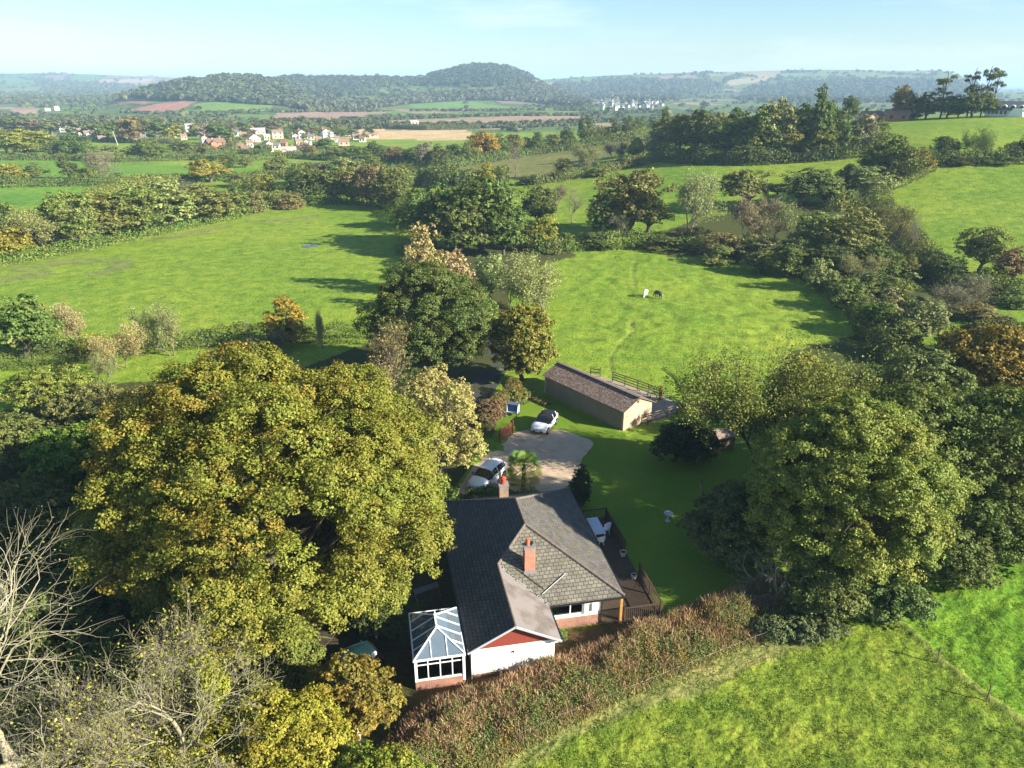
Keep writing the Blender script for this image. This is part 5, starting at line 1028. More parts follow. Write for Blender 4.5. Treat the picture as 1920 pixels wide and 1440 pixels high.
k = (rw.uniform(size=len(px)) < np.where(R > 1500, .03, .006)) & free & (R > 700); P = Hh[k]; far_mass('far_scattered_trees', 'scattered trees across the far countryside', P, rw.uniform(6, 12, len(P)), rw.uniform(9, 16, len(P)), (.08, .09, .032), .2, 531, 34)
lines = [[(515, 210), (620, 210), (720, 209)], [(640, 224), (740, 224), (860, 220)], [(520, 226), (620, 230), (700, 226)], [(770, 208), (880, 209), (1000, 207), (1130, 208)], [(873, 190), (874, 207)], [(690, 221), (820, 220), (960, 217), (1100, 217)], [(690, 232), (800, 236), (960, 234), (1090, 230)], [(600, 244), (700, 240), (800, 240), (960, 240), (1090, 236)], [(362, 214), (420, 213), (520, 208)], [(230, 212), (330, 214)], [(-10, 216), (100, 218), (230, 222), (340, 222)], [(0, 232), (120, 236), (240, 232)], [(1090, 214), (1180, 212), (1250, 210)], [(980, 200), (1060, 203), (1120, 201)], [(1090, 232), (1150, 228), (1230, 222)]]
PX = []; PY = []
for L in lines:
    for (a, b), (c, d) in zip(L[:-1], L[1:]):
        n = int(abs(c - a) / 3.0 + abs(d - b) / 2 + 2); t = rw.uniform(0, 1, n); PX += list(a + (c - a) * t + rw.normal(size=n) * 1.5); PY += list(b + (d - b) * t + rw.normal(size=n) * .5)
Hh = hit_far(PX, PY); Hh = Hh[~np.isnan(Hh[:, 0])]; far_mass('far_hedgerow_trees', 'hedgerows and bushes along the marsh fields of the valley floor', Hh, rw.uniform(2, 5.5, len(Hh)), rw.uniform(4, 9, len(Hh)), (.07, .082, .035), .2, 532, 34)
far_mass('far_hedgerow_trees', 'woodland strip beyond the village street', *(lambda P: (P, rw.uniform(4, 8, len(P)), rw.uniform(6, 11, len(P))))((lambda Q: Q[~np.isnan(Q[:, 0])])(hit_far(rw.uniform(-20, 700, 150), rw.uniform(228, 246, 150)))), (.075, .085, .028), .22, 533, 60)

grow_row("beyond the paddock hedge", 'trees beyond the paddock hedge', [
    (1425, 512, 462, 60, 'round', 'ol', .1), (1478, 520, 455, 66, 'round', 'gr', .05), (1535, 545, 480, 70, 'upright', 'pg', .05), (1590, 580, 512, 74, 'round', 'ol', .2), (1640, 625, 555, 80, 'round', 'gr', .1), (1690, 668, 600, 80, 'upright', 'ol', .15), (1345, 495, 448, 60, 'bush', 'ol', .1), (1600, 540, 470, 60, 'wispy', 'pg', 0), (1690, 520, 468, 60, 'bush', 'ol', .2)])
# ------------------------------------------------------------------ the bungalow (own frame: x along the gable wall, y away, z up)
HB = empty('bungalow', (HO[0], HO[1], 0), HA, 'white bungalow with hipped slate roof and red boarded gable', 'house')
EZ, SL = 2.25, .54
def zl(x): return EZ + SL * x
RX = 5.15; RW_ = 10.65; Y0, Y1 = 3.2, 17.0; RZ = zl(RX); JX = 2.8; JY = Y0 + JX
YF, YB = Y0 + RX + .1, Y1 - RX - .1
def roofpiece(pts, mat, along, name):
    b = MB(); b.slab(pts, .10)
    n = (Vector(pts[1]) - Vector(pts[0])).cross(Vector(pts[2]) - Vector(pts[0])).normalized(); al = Vector(along).normalized(); dn = n.cross(al).normalized()
    return b.build(name, mat, HB, uvaxes=(al, dn))
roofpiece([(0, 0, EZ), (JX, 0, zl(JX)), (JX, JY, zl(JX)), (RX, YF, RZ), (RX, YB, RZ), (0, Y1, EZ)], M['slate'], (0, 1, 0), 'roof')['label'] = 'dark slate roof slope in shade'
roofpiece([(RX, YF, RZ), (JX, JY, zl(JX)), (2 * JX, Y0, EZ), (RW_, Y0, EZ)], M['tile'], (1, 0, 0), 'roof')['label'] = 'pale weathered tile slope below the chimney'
roofpiece([(RW_, Y0, EZ), (RW_, Y1, EZ), (RX, YB, RZ), (RX, YF, RZ)], M['mosstile'], (0, 1, 0), 'roof')['label'] = 'mossy tile slope over the deck'
roofpiece([(RX, YB, RZ), (RW_, Y1, EZ), (0, Y1, EZ)], M['mosstile'], (1, 0, 0), 'roof')
roofpiece([(JX, 0, zl(JX)), (2 * JX, 0, EZ), (2 * JX, Y0, EZ), (JX, JY, zl(JX))], M['smoothtile'], (0, 1, 0), 'roof')['label'] = 'smooth brown roof slope over the gable wing'
def ridge(a, b, name='ridge_tiles', r=.11, m='ridge'):
    mb = MB(); a = Vector(a); b = Vector(b); n = max(2, int((b - a).length / .42)); d = (b - a) / n
    for k in range(n): mb.cyl(a + d * k, a + d * (k + 1) * 1 - d * .03, r * 1.06, r * .96, 8)
    mb.build(name, M[m], HB)
ridge((JX, -.02, zl(JX)), (JX, JY, zl(JX)), r=.085); ridge((JX, JY, zl(JX)), (RX, YF, RZ)); ridge((RX, YF, RZ), (RX, YB, RZ)); ridge((RX, YF, RZ), (RW_, Y0, EZ + .02)); ridge((RX, YB, RZ), (RW_, Y1, EZ + .02)); ridge((RX, YB, RZ), (0, Y1, EZ + .02))
b = MB(); b.bar((JX, JY - .02, zl(JX) + .03), (2 * JX, Y0, EZ + .03), .22, .03); b.build('valley_flashing', M['lead'], HB)
# moss cushions in the valley and along the edges
r = np.random.default_rng(600); P = []
for k in range(190):
    t = r.uniform(); P.append((JX + t * JX + r.normal() * .05, JY - t * (JY - Y0) + r.normal() * .05, zl(JX) + t * (EZ - zl(JX)) + .05))
for k in range(90): t = r.uniform(); P.append((0.9 + t * 1.9 + r.normal() * .05, 0, 0)) if False else None
P = np.array(P); Vv, F = leaf_quads(P, unit(r.normal(size=P.shape) * .4 + np.array([0, 0, 1])), .13, r, .9); tt = np.ones((len(P), 4)); tt[:, 0] = r.uniform(0, 1, len(P)); tt[:, 1] = .5; tt[:, 2] = 0
obj_of(np_mesh('moss', Vv, F, M['leaf'], np.repeat(tt, 4, 0)), 'moss', HB, (.12, .12, .03, .0))
# walls
WX0, WX1 = .32, 5.28
def wall_y(b, x0, x1, y, z0, z1, holes, th=.25, sgn=1):
    """wall in the plane y, thickness towards +y, with rectangular holes (x0,x1,z0,z1)"""
    xs = sorted({x0, x1, *[h[0] for h in holes], *[h[1] for h in holes]}); zs = sorted({z0, z1, *[h[2] for h in holes], *[h[3] for h in holes]})
    for xa, xb in zip(xs[:-1], xs[1:]):
        for za, zb in zip(zs[:-1], zs[1:]):
            if any(h[0] - 1e-6 <= xa and xb <= h[1] + 1e-6 and h[2] - 1e-6 <= za and zb <= h[3] + 1e-6 for h in holes): continue
            b.add([(xa, y, za), (xb, y, za), (xb, y + th, za), (xa, y + th, za), (xa, y, zb), (xb, y, zb), (xb, y + th, zb), (xa, y + th, zb)], [(0, 1, 5, 4), (2, 3, 7, 6)] + ([(1, 2, 6, 5)]) + [(3, 0, 4, 7)] + [(0, 3, 2, 1), (4, 5, 6, 7)])
FY = 3.55; WIN = (5.75, 8.0, .95, 2.02)
w = MB(); wall_y(w, WX0, WX1, .35, .25, 2.12, []); w.build('wall', M['render'], HB)['label'] = 'plain cream gable wall'
w = MB(); wall_y(w, WX1, 9.15, FY, .78, 2.2, [WIN]); w.build('wall', M['render'], HB)['label'] = 'white front wall with the window'
w = MB(); w.box(WX0, WX0 + .25, .6, Y1 - .5, 0, 2.35); w.box(8.9, 9.15, FY + .25, Y1 - .5, 0, 2.3); w.box(WX0 + .25, 8.9, Y1 - .75, Y1 - .5, 0, 2.3); w.box(WX1 - .25, WX1, .6, FY, 0, 2.3); w.build('wall', M['render'], HB)
w = MB(); wall_y(w, WX1, 9.15, FY - .03, 0, .78, [], .28); w.build('brick_plinth', M['brick'], HB)
w = MB(); w.box(WX0 - .02, WX1 + .02, .33, .6, 0, .25); w.build('brick_plinth', M['brick'], HB)
b = MB(); b.box(WX0 + .3, 8.85, 3.9, Y1 - .8, .05, .1); b.box(WX0 + .3, 5.0, .7, 3.9, .05, .1); b.build('floor', M['interior'], HB)
b = MB(); b.box(WX0 + .3, 8.85, FY + 3.2, FY + 3.3, .1, 2.3); b.build('inner_wall', M['interior'], HB)
g = MB(); g.slab([(WX0, .33, 2.12), (WX1, .33, 2.12), (WX1, .33, EZ + SL * (5.6 - WX1) - .1), (JX, .33, zl(JX) - .13), (WX0, .33, zl(WX0) - .1)], .08, (0, 1, 0)); g.build('gable_boards', M['redboard'], HB)
b = MB()
for a_, c_ in (((-.03, -.02, EZ - .05), (JX, -.02, zl(JX) - .07)), ((JX, -.02, zl(JX) - .07), (5.63, -.02, EZ - .05))): b.bar(a_, c_, .045, .14)
b.build('bargeboard', plain('grey_fascia', (.36, .38, .42), .5, .3, .1), HB)
b = MB(); b.box(-.02, WX0 + .1, 0.0, .34, 2.18, 2.26); b.box(5.2, 5.62, 0.0, .34, 2.14, 2.2); b.build('soffit', M['white'], HB)
def gutter(a, c, name='gutter'):
    mb = MB(); mb.bar(a, c, .11, .08); mb.build(name, M['black'], HB)
gutter((-.06, 0.05, EZ - .07), (-.06, Y1, EZ - .07)); gutter((5.66, .05, EZ - .08), (5.66, Y0 - .1, EZ - .08)); gutter((5.75, Y0 - .07, EZ - .07), (RW_, Y0 - .07, EZ - .07)); gutter((RW_ + .06, Y0, EZ - .07), (RW_ + .06, Y1, EZ - .07))
b = MB(); b.cyl((.22, .27, 0), (.22, .27, 2.2), .04); b.build('downpipe', M['white'], HB)
b = MB(); b.cyl((9.22, FY - .1, 0), (9.22, FY - .1, 2.15), .045); b.build('downpipe', M['black'], HB)
b = MB(); b.cyl((2.75, .34, 1.62), (2.75, .26, 1.62), .06); b.build('wall_vent', M['black'], HB)
def window(parent, x0, x1, z0, z1, y, splits, trans=(), name='window', fr=.06, dep=.07):
    f = MB(); f.box(x0, x1, y, y + dep, z0, z0 + fr); f.box(x0, x1, y, y + dep, z1 - fr, z1); f.box(x0, x0 + fr, y, y + dep, z0 + fr, z1 - fr); f.box(x1 - fr, x1, y, y + dep, z0 + fr, z1 - fr)
    for s in splits: f.box(s - fr / 2, s + fr / 2, y + .002, y + dep - .002, z0 + fr, z1 - fr)
    for (xa, xb, zz) in trans: f.box(xa, xb, y + .004, y + dep - .004, zz - fr / 2, zz + fr / 2)
    o = f.build(name, M['upvc'], parent); p = MB(); p.box(x0 + fr, x1 - fr, y + dep * .45, y + dep * .6, z0 + fr, z1 - fr); p.build('pane', M['glass'], o); return o
wn_ = window(HB, *WIN, FY + .06, [7.15], [(7.15, 7.95, 1.72)])
b = MB(); b.box(WIN[0] - .08, WIN[1] + .08, FY - .10, FY + .06, .89, .95); b.build('sill', M['white'], wn_)
b = MB(); b.box(8.05, 8.42, FY - .05, FY, .95, 2.05); b.build('shutter', plain('lilac_grey_panel', (.46, .42, .44), .6, .3, .1), HB)
b = MB(); b.box(8.55, 9.0, FY - .16, FY, 1.2, 1.75); b.build('meter_box', M['white'], HB)
# porch post and side openings under the deep eave
b = MB(); b.box(RW_ - .2, RW_ - .04, Y0 + .12, Y0 + .28, 0, EZ - .08); b.build('porch_post', M['goldwood'], HB)
for yy in (8.0, 12.5): 
    b = MB(); b.box(RW_ - .2, RW_ - .06, yy, yy + .12, .16, EZ - .06); b.build('porch_post', M['darkwood'], HB)
for y0_, y1_, z0_ in ((5.5, 7.2, .25), (10.2, 12.4, .25), (14.0, 15.3, .95)):
    f = MB(); f.box(9.16, 9.22, y0_, y1_, z0_, 2.08); o = f.build('window', M['upvc'], HB); p = MB(); p.box(9.225, 9.235, y0_ + .08, y1_ - .08, z0_ + .08, 2.0); p.build('pane', M['carglass'], o)
# chimneys
c = MB(); c.box(4.48, 5.18, 5.35, 5.95, 3.0, 5.15); ch = c.build('chimney', M['chimney_brick'], HB)
c = MB(); c.box(4.42, 5.24, 5.29, 6.01, 5.15, 5.27); c.box(4.40, 5.26, 5.24, 5.40, 3.28, 3.46); c.build('capping', M['lead'], ch)
c = MB(); c.lathe((4.72, 5.65, 5.27), [(.13, 0), (.15, .06), (.12, .10), (.11, .42), (.15, .45), (.15, .52), (.11, .53)]); c.build('chimney_pot', M['terracotta'], ch)
c = MB(); c.lathe((5.0, 5.65, 5.27), [(.11, 0), (.12, .05), (.1, .08), (.1, .18), (.12, .2)]); c.build('chimney_pot', M['black'], ch)
c = MB(); c.box(4.5, 5.2, 14.85, 15.5, 2.5, 4.35); ch2 = c.build('chimney', brick_mat('old_pale_brick', (.30, .19, .13), (.24, .15, .11), (.3, .27, .23)), HB)
c = MB(); c.box(4.45, 5.25, 14.8, 15.55, 4.35, 4.45); c.build('capping', M['lead'], ch2)
c = MB(); c.lathe((4.85, 15.17, 4.45), [(.2, 0), (.22, .05), (.19, .08), (.18, .35), (.23, .38), (.24, .46), (.12, .58), (.02, .6)]); c.build('chimney_pot', plain('red_pot', (.55, .07, .03), .7, .2, .1), ch2)
# aerial pole lying on the slope, and a thin dark line beside it
b = MB(); b.cyl((5.32, 3.86, 2.68), (7.1, 4.9, 3.25), .03); b.build('aerial_pole', M['wire'], HB)
b = MB(); b.cyl((3.9, 5.65, 3.62), (5.5, 4.15, 2.82), .022); b.build('dark_line', M['black'], HB)

# ------------------------------------------------------------------ conservatory
CV = empty('conservatory', tuple(hw(-1.63, 2.05)), HA, 'white framed conservatory with hipped glass roof on a brick base', 'conservatory')
cx0, cx1, cy0, cy1 = -1.5, 1.42, -2.05, 2.05; bz, ez, rz = .62, 2.2, 3.15
def cbox(n, m, boxes, parent=CV):
    b = MB()
    for q in boxes: b.box(*q)
    return b.build(n, M[m], parent)
cbox('brick_base', 'brick', [(cx0, cx1, cy0, cy0 + .22, 0, bz), (cx0, cx0 + .22, cy0 + .22, cy1 - .22, 0, bz), (cx0, cx1, cy1 - .22, cy1, 0, bz)])
cbox('floor', 'interior', [(cx0 + .22, cx1, cy0 + .22, cy1 - .22, .1, .15)])
def cwin(axis, p, a0, a1, n, flip):
    """one glazed side: sill, mullions, transom, head, with its panes"""
    f = MB(); pa = MB(); fr = .075; t = .08
    def bx(m, s0, s1, z0, z1, d0, d1):
        if axis == 'y': m.box(s0, s1, p + d0, p + d1, z0, z1)
        else: m.box(p + d0, p + d1, s0, s1, z0, z1)
    bx(f, a0, a1, bz + .001, bz + .10, -.02, t + .02); bx(f, a0, a1, ez - .16, ez - .04, 0, t)
    for k in range(n + 1):
        s = a0 + (a1 - a0) * k / n; w_ = .09 if k in (0, n) else .06
        s0 = min(max(s - w_ / 2, a0), a1 - w_); bx(f, s0, s0 + w_, bz + .10, ez - .16, .003, t - .003)
    bx(f, a0 + .02, a1 - .02, 1.74, 1.80, .006, t - .006)
    o = f.build('window', M['upvc'], CV); bx(pa, a0 + .03, a1 - .03, bz + .1, ez - .16, t * .45, t * .58); pa.build('pane', M['glass'], o)
cwin('y', cy0 + .05, cx0 + .06, cx1 - .02, 4, 0); cwin('x', cx0 + .05, cy0 + .14, cy1 - .14, 5, 0); cwin('y', cy1 - .13, cx0 + .06, cx1 - .02, 3, 0)
cbox('corner_post', 'upvc', [(cx0 - .01, cx0 + .14, cy0 - .01, cy0 + .13, bz, ez - .03)]); cbox('corner_post', 'upvc', [(cx1 - .13, cx1 + .02, cy0 - .012, cy0 + .12, 0.3, ez - .03)])
cbox('eaves_beam', 'upvc', [(cx0 - .08, cx1 + .05, cy0 - .08, cy0 + .08, ez - .03, ez + .05), (cx0 - .08, cx0 + .08, cy0 + .08, cy1 - .08, ez - .03, ez + .05), (cx0 - .08, cx1 + .05, cy1 - .08, cy1 + .08, ez - .03, ez + .05), (cx1 - .08, cx1 + .05, cy0 + .08, cy1 - .08, ez - .03, ez + .05)])
mxc = (cx0 + cx1) / 2; A_ = Vector((mxc, cy0 + 1.5, rz)); B_ = Vector((mxc, cy1 - 1.5, rz)); e0 = ez + .06
c00, c10, c11, c01 = Vector((cx0, cy0, e0)), Vector((cx1, cy0, e0)), Vector((cx1, cy1, e0)), Vector((cx0, cy1, e0))
for pts in ([c00, c10, A_], [c10, c11, B_, A_], [c11, c01, B_], [c01, c00, A_, B_]):
    b = MB(); b.slab(pts, .02); b.build('roof_glass', M['roofglass'], CV)
up = Vector((0, 0, .03)); b = MB(); b.bar(A_ + up - Vector((0, .1, 0)), B_ + up + Vector((0, .1, 0)), .10, .08); b.build('ridge_beam', M['upvc'], CV)
for q, R_ in ((c00, A_), (c10, A_), (c11, B_), (c01, B_)): b = MB(); b.bar(q + up, R_ + up, .07, .06); b.build('hip_rafter', M['upvc'], CV)
def cbar(a, c_): b = MB(); b.bar(a + up * .8, c_ + up * .8, .04, .05); b.build('glazing_bar', M['upvc'], CV)
for t_ in (.34, .66):
    x = cx0 + (cx1 - cx0) * t_; k = min(t_, 1 - t_) * 2
    cbar(Vector((x, cy0, e0)), c00.lerp(A_, k) if t_ < .5 else c10.lerp(A_, k)); cbar(Vector((x, cy1, e0)), c01.lerp(B_, k) if t_ < .5 else c11.lerp(B_, k))
for yy in (-1.25, -.42, .42, 1.25):
    for cx_, ca, cb in ((cx0, c00, c01), (cx1, c10, c11)):
        e_p = Vector((cx_, yy, e0))
        tgt = Vector((mxc, yy, rz)) if abs(yy) < cy1 - 1.5 + .01 else (ca.lerp(A_, (yy - cy0) / 1.5) if yy < 0 else cb.lerp(B_, (cy1 - yy) / 1.5)); cbar(e_p, tgt)
for q in (A_, B_): b = MB(); b.lathe((q.x, q.y, q.z + .04), [(.1, 0), (.12, .05), (.05, .1), (.03, .2), (.01, .25)]); b.build('finial', M['upvc'], CV)
def cane_chair(x, y, rz_, lab):
    e = empty('cane_chair', tuple(hw(x, y, .15)), HA + rz_, lab, 'chair', 'cane chairs in the conservatory'); m = plain('pale_cane', (.5, .43, .32), .7, .2, .15)
    b = MB(); b.box(-.25, .25, -.25, .25, .38, .44); b.build('seat', m, e); b = MB(); b.box(-.25, .25, .22, .27, .44, .95); b.box(-.29, -.25, -.25, .25, .6, .64); b.box(.25, .29, -.25, .25, .6, .64); b.build('backrest', m, e)
    for sx in (-.22, .22):
        for sy in (-.22, .22): b = MB(); b.cyl((sx, sy, 0), (sx, sy, .38), .025, n=6); b.build('leg', m, e)
cane_chair(-2.6, .9, .4, 'pale cane chair at the left end inside the conservatory'); cane_chair(-1.8, 1.0, -.5, 'pale cane chair nearer the middle inside the conservatory')

# ------------------------------------------------------------------ deck, balustrades, table
DK = empty('deck', tuple(hw(11.3, 9.3)), HA, 'dark timber deck along the right side of the bungalow', 'deck')
b = MB()
for k in range(28): b.box(-2.12 + k * .151, -2.12 + k * .151 + .14, -6.0, 6.1, .10, .15)
b.build('boards', M['darkwood'], DK); b = MB(); b.box(-2.1, 2.1, -5.98, 6.08, 0, .095); b.build('frame', M['darkwood'], DK)
def railing(lab, a, c_, m='darkwood', h=1.0):
    a = Vector(hw(*a)); c_ = Vector(hw(*c_)); L = (c_ - a).length; e = empty('balustrade', (a.x, a.y, .15), math.atan2(c_.y - a.y, c_.x - a.x), lab, 'railing', 'deck balustrades')
    n = max(1, round(L / 1.8))
    for k in range(n + 1): b = MB(); b.box(L * k / n - .05, L * k / n + .05, -.05, .05, 0, h + .06); b.build('post', M[m], e)
    b = MB(); b.box(0, L, -.05, .05, h - .05, h); b.build('handrail', M[m], e); b = MB(); b.box(0.05, L - .05, -.03, .03, .08, .13); b.build('bottom_rail', M[m], e)
    s = MB(); q = .14
    for k in range(int(L / q)): s.box(.07 + k * q, .07 + k * q + .035, -.018, .018, .13, h - .05)
    s.build('spindle_infill', M[m], e)
railing('slatted balustrade across the back end of the deck', (9.4, 15.3), (13.3, 15.3)); railing('slatted balustrade along the deck beside the dining table', (13.32, 15.2), (13.32, 10.6)); railing('slatted balustrade along the near half of the deck', (13.4, 7.7), (13.4, 3.4)); railing('slatted balustrade across the near end of the deck', (13.3, 3.35), (10.8, 3.35))
T_ = empty('patio_table', tuple(hw(11.9, 13.4, .15)), HA, 'long pale grey table on the deck', 'table'); mt = plain('pale_grey_table', (.55, .58, .64), .35, .4, .06)
b = MB(); b.box(-.45, .45, -1.15, 1.15, .68, .74); b.build('tabletop', mt, T_)
for sx in (-.38, .38):
    for sy in (-1.05, 1.05): b = MB(); b.box(sx - .04, sx + .04, sy - .04, sy + .04, 0, .68); b.build('leg', mt, T_)
def tub_chair(x, y, rz_, lab):
    e = empty('patio_chair', tuple(hw(x, y, .15)), HA + rz_, lab, 'chair', 'white chairs at the patio table'); m = M['white']
    b = MB(); b.lathe((0, 0, .36), [(.24, 0), (.28, .04), (.28, .08), (.2, .09)]); b.build('seat', m, e)
    b = MB(); n = 12
    for k in range(n):
        a0 = math.radians(-20 + 220 * k / n); a1 = math.radians(-20 + 220 * (k + 1) / n); h0 = .62 + .30 * math.sin(max(0, min(math.pi, a0))); h1 = .62 + .30 * math.sin(max(0, min(math.pi, a1)))
        p = [(.28 * math.cos(a0), .28 * math.sin(a0), .42), (.28 * math.cos(a1), .28 * math.sin(a1), .42), (.34 * math.cos(a1), .34 * math.sin(a1), h1), (.34 * math.cos(a0), .34 * math.sin(a0), h0)]
        b.slab(p, .03, (-math.cos(a0), -math.sin(a0), 0))
    b.build('backrest', m, e)
    for k in range(4): a0 = math.radians(45 + 90 * k); b = MB(); b.cyl((.2 * math.cos(a0), .2 * math.sin(a0), .37), (.27 * math.cos(a0), .27 * math.sin(a0), 0), .02, n=6); b.build('leg', m, e)
tub_chair(12.75, 13.3, -math.pi / 2, 'white tub chair between the table and the balustrade'); tub_chair(11.85, 11.9, math.pi, 'white tub chair at the near end of the patio table')
def pot(x, y, lab, r_=.25):
    e = empty('plant_pot', tuple(hw(x, y, .15)), 0, lab, 'plant pot', 'plant pots on the deck'); b = MB(); b.lathe((0, 0, 0), [(r_ * .7, 0), (r_, .3), (r_ * 1.1, .33), (r_ * 1.1, .38), (r_ * .9, .38), (r_ * .85, .3)]); b.build('pot', plain('grey_pot', (.33, .33, .31), .7, .2, .1), e)
    b = MB(); b.lathe((0, 0, .29), [(r_ * .84, 0), (r_ * .8, .02)]); b.build('compost', M['soil2'], e)
M['soil2'] = plain('compost', (.04, .03, .02), .95, .1, .3)
pot(13.05, 10.2, 'round grey pot at the deck steps beside the balustrade end'); pot(12.9, 7.4, 'small grey pot alone on the near part of the deck', .2)
BB = empty('bird_bath', tuple(flat(1252, 977)), 0, 'pale stone bird bath standing alone on the shaded lawn', 'bird bath'); ms = plain('pale_stone', (.40, .45, .47), .8, .2, .12)
b = MB(); b.lathe((0, 0, 0), [(.22, 0), (.22, .06), (.12, .12), (.09, .5), (.13, .62)], 12); b.build('pedestal', ms, BB); b = MB(); b.lathe((0, 0, .62), [(.14, 0), (.36, .10), (.38, .14), (.33, .13), (.1, .06)], 16); b.build('bowl', ms, BB)
b = MB(); b.lathe((0, 0, .9), [(.02, -.2), (.09, -.1), (.1, 0), (.05, .12), (.01, .2)], 8); 
TR = empty('clothes_airer', tuple(hw(-1.8, 8.4)), HA + .35, 'grey folding airer on the ground in the shade left of the bungalow', 'airer')
b = MB()
for k in range(7): b.cyl((-.9, -.25 + k * .08, .75), (.9, -.25 + k * .08, .75), .012, n=6)
b.build('rails', M['wire'], TR)
for sx in (-.85, .85): b = MB(); b.cyl((sx, -.45, 0), (sx, .25, .75), .015, n=6); b.cyl((sx, .45, 0), (sx, -.25, .75), .015, n=6); b.build('leg', M['wire'], TR)

# ------------------------------------------------------------------ stable, yard fences, gate
BA = Vector((11.36, 67.8, 0)); bd = (Vector((3.57, 78.03, 0)) - BA); BL = 12.6; BWd = 4.1; ba = math.atan2(bd.y, bd.x)
ST = empty('stable', tuple(BA), ba, 'long low stable with rendered walls and brown corrugated roof', 'stable')   # x runs to the far end, -y towards the paddock
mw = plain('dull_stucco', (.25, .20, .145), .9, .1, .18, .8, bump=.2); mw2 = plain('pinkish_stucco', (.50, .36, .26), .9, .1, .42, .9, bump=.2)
def corr():
    t = NT('corrugated_roof'); v = t.obj(); w_ = t.n.new('ShaderNodeTexWave'); w_.bands_direction = 'X'; w_.inputs['Scale'].default_value = 2.2; w_.inputs['Distortion'].default_value = 0.15; t.link(v, w_.inputs['Vector'])
    n = t.noise(1.6, 6, .75, t.mapping(v, (1, .35, 1))); c = t.mix(n, (.075, .05, .038), (.20, .135, .10)); sp = t.noise(5.5, 5, .8, v, .5)
    c = t.mix(t.ramp(sp, [(.50, (0, 0, 0)), (.62, (.9, .9, .9))]), c, (.46, .40, .36)); c = t.mix(1.0, c, t.ramp(w_.outputs['Fac'], [(.2, (.7, .7, .7)), (.8, (1.15, 1.15, 1.15))]), 'MULTIPLY')
    t.principled(c, .85, .2, t.bump(w_.outputs['Fac'], .8, .05)); return t.m
M['corr'] = corr()
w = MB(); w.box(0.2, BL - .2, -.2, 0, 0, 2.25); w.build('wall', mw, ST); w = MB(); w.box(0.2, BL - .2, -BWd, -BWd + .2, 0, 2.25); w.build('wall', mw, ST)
for x_ in (0, BL - .2):
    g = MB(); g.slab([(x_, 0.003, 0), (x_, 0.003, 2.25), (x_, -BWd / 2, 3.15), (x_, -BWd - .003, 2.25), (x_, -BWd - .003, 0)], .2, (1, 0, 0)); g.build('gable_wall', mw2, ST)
for s, m_ in ((0, 'corr'), (1, 'corr2')):
    if s: M['corr2'] = plain('smooth_fibre_roof', (.20, .145, .115), .8, .2, .15, .8)
    y_e = .22 if s == 0 else -BWd - .45; z_e = 2.17 if s == 0 else 2.07
    g = MB(); g.slab([(-.2, y_e, z_e), (-.2, -BWd / 2, 3.24), (BL + .2, -BWd / 2, 3.24), (BL + .2, y_e, z_e)], .05); g.build('roof', M[m_], ST)
b = MB(); n = 28
for k in range(n): b.bar((-.2 + (BL + .4) * k / n, -BWd / 2, 3.27), (-.2 + (BL + .4) * (k + .94) / n, -BWd / 2, 3.27), .34, .05)
b.build('ridge_cap', M['ridge'], ST); b = MB(); b.cyl((-.03, -BWd / 2 + .1, 2.75), (.1, -BWd / 2 + .1, 2.75), .12); b.build('vent', M['black'], ST)
b = MB(); b.box(-.14, -.1, -BWd / 2, -BWd / 2 + .04, 2.9, 3.45); b.build('finial', M['brownwood'], ST)
def rail_fence(lab, pts, rails=(.35, .68, 1.0, 1.28), h=1.38, m='postwood', gap=1.8, group='post and rail fences by the stable', mids=True, world=True):
    pts = [Vector(p) for p in pts]; e = empty('rail_fence', tuple(pts[0]), 0, lab, 'fence', group); o = pts[0]
    for a, c_ in zip(pts[:-1], pts[1:]):
        L = (c_ - a).length; n = max(1, round(L / gap)); pr = []
        for k in range(n + 1):
            p = a.lerp(c_, k / n); p.z = gz(p.x, p.y); pr.append(p)
            if k or a == pts[0]: b = MB(); b.bar(p - o - Vector((0, 0, .2)), p - o + Vector((0, 0, h)), .11, .11, (1, 0, 0)); b.build('post', M[m], e)
        for z in rails:
            b = MB()
            for p, q in zip(pr[:-1], pr[1:]): b.bar(p - o + Vector((0, 0, z)), q - o + Vector((0, 0, z)), .035, .10)
            b.build('rail', M[m], e)
    return e
F_ = lambda x, y: flat(x, y)
rail_fence('dark rail fence behind the stable beside the paddock', [F_(1148, 716), F_(1195, 733), F_(1236, 748)]); rail_fence('rail fence from the stable corner across the yard front', [F_(1214, 797), F_(1250, 786), F_(1286, 770)]); rail_fence('rail fence running right from the yard corner behind the ash', [F_(1288, 770), F_(1345, 785), F_(1400, 800), F_(1480, 812), F_(1570, 820)])
rail_fence('short broken fence end beyond the far end of the stable', [F_(1107, 704), F_(1125, 707)], rails=(.5, .9), h=1.3)
gt = empty('field_gate', tuple(F_(1213, 748)), math.atan2((F_(1240, 752) - F_(1205, 750)).y, (F_(1240, 752) - F_(1205, 750)).x) , 'grey metal field gate standing open at the yard', 'gate'); b = MB()
for z in (.25, .5, .75, 1.0, 1.2): b.cyl((0, 0, z), (2.2, 0, z), .022, n=6)
for x_ in (0, 2.2): b.cyl((x_, 0, .2), (x_, 0, 1.22), .025, n=6)
b.cyl((0, 0, 1.2), (2.2, 0, .25), .02, n=6); b.build('gate_frame', M['wire'], gt)
gp = empty('gate_post', tuple(F_(1238, 750)), 0, 'thick wooden gate post at the end of the fence behind the stable', 'post'); b = MB(); b.box(-.11, .11, -.11, .11, -.2, 1.65); b.build('shaft', M['brownwood'], gp); b = MB(); b.box(-.13, .13, -.13, .13, 1.65, 1.7); b.build('cap', M['postwood'], gp)
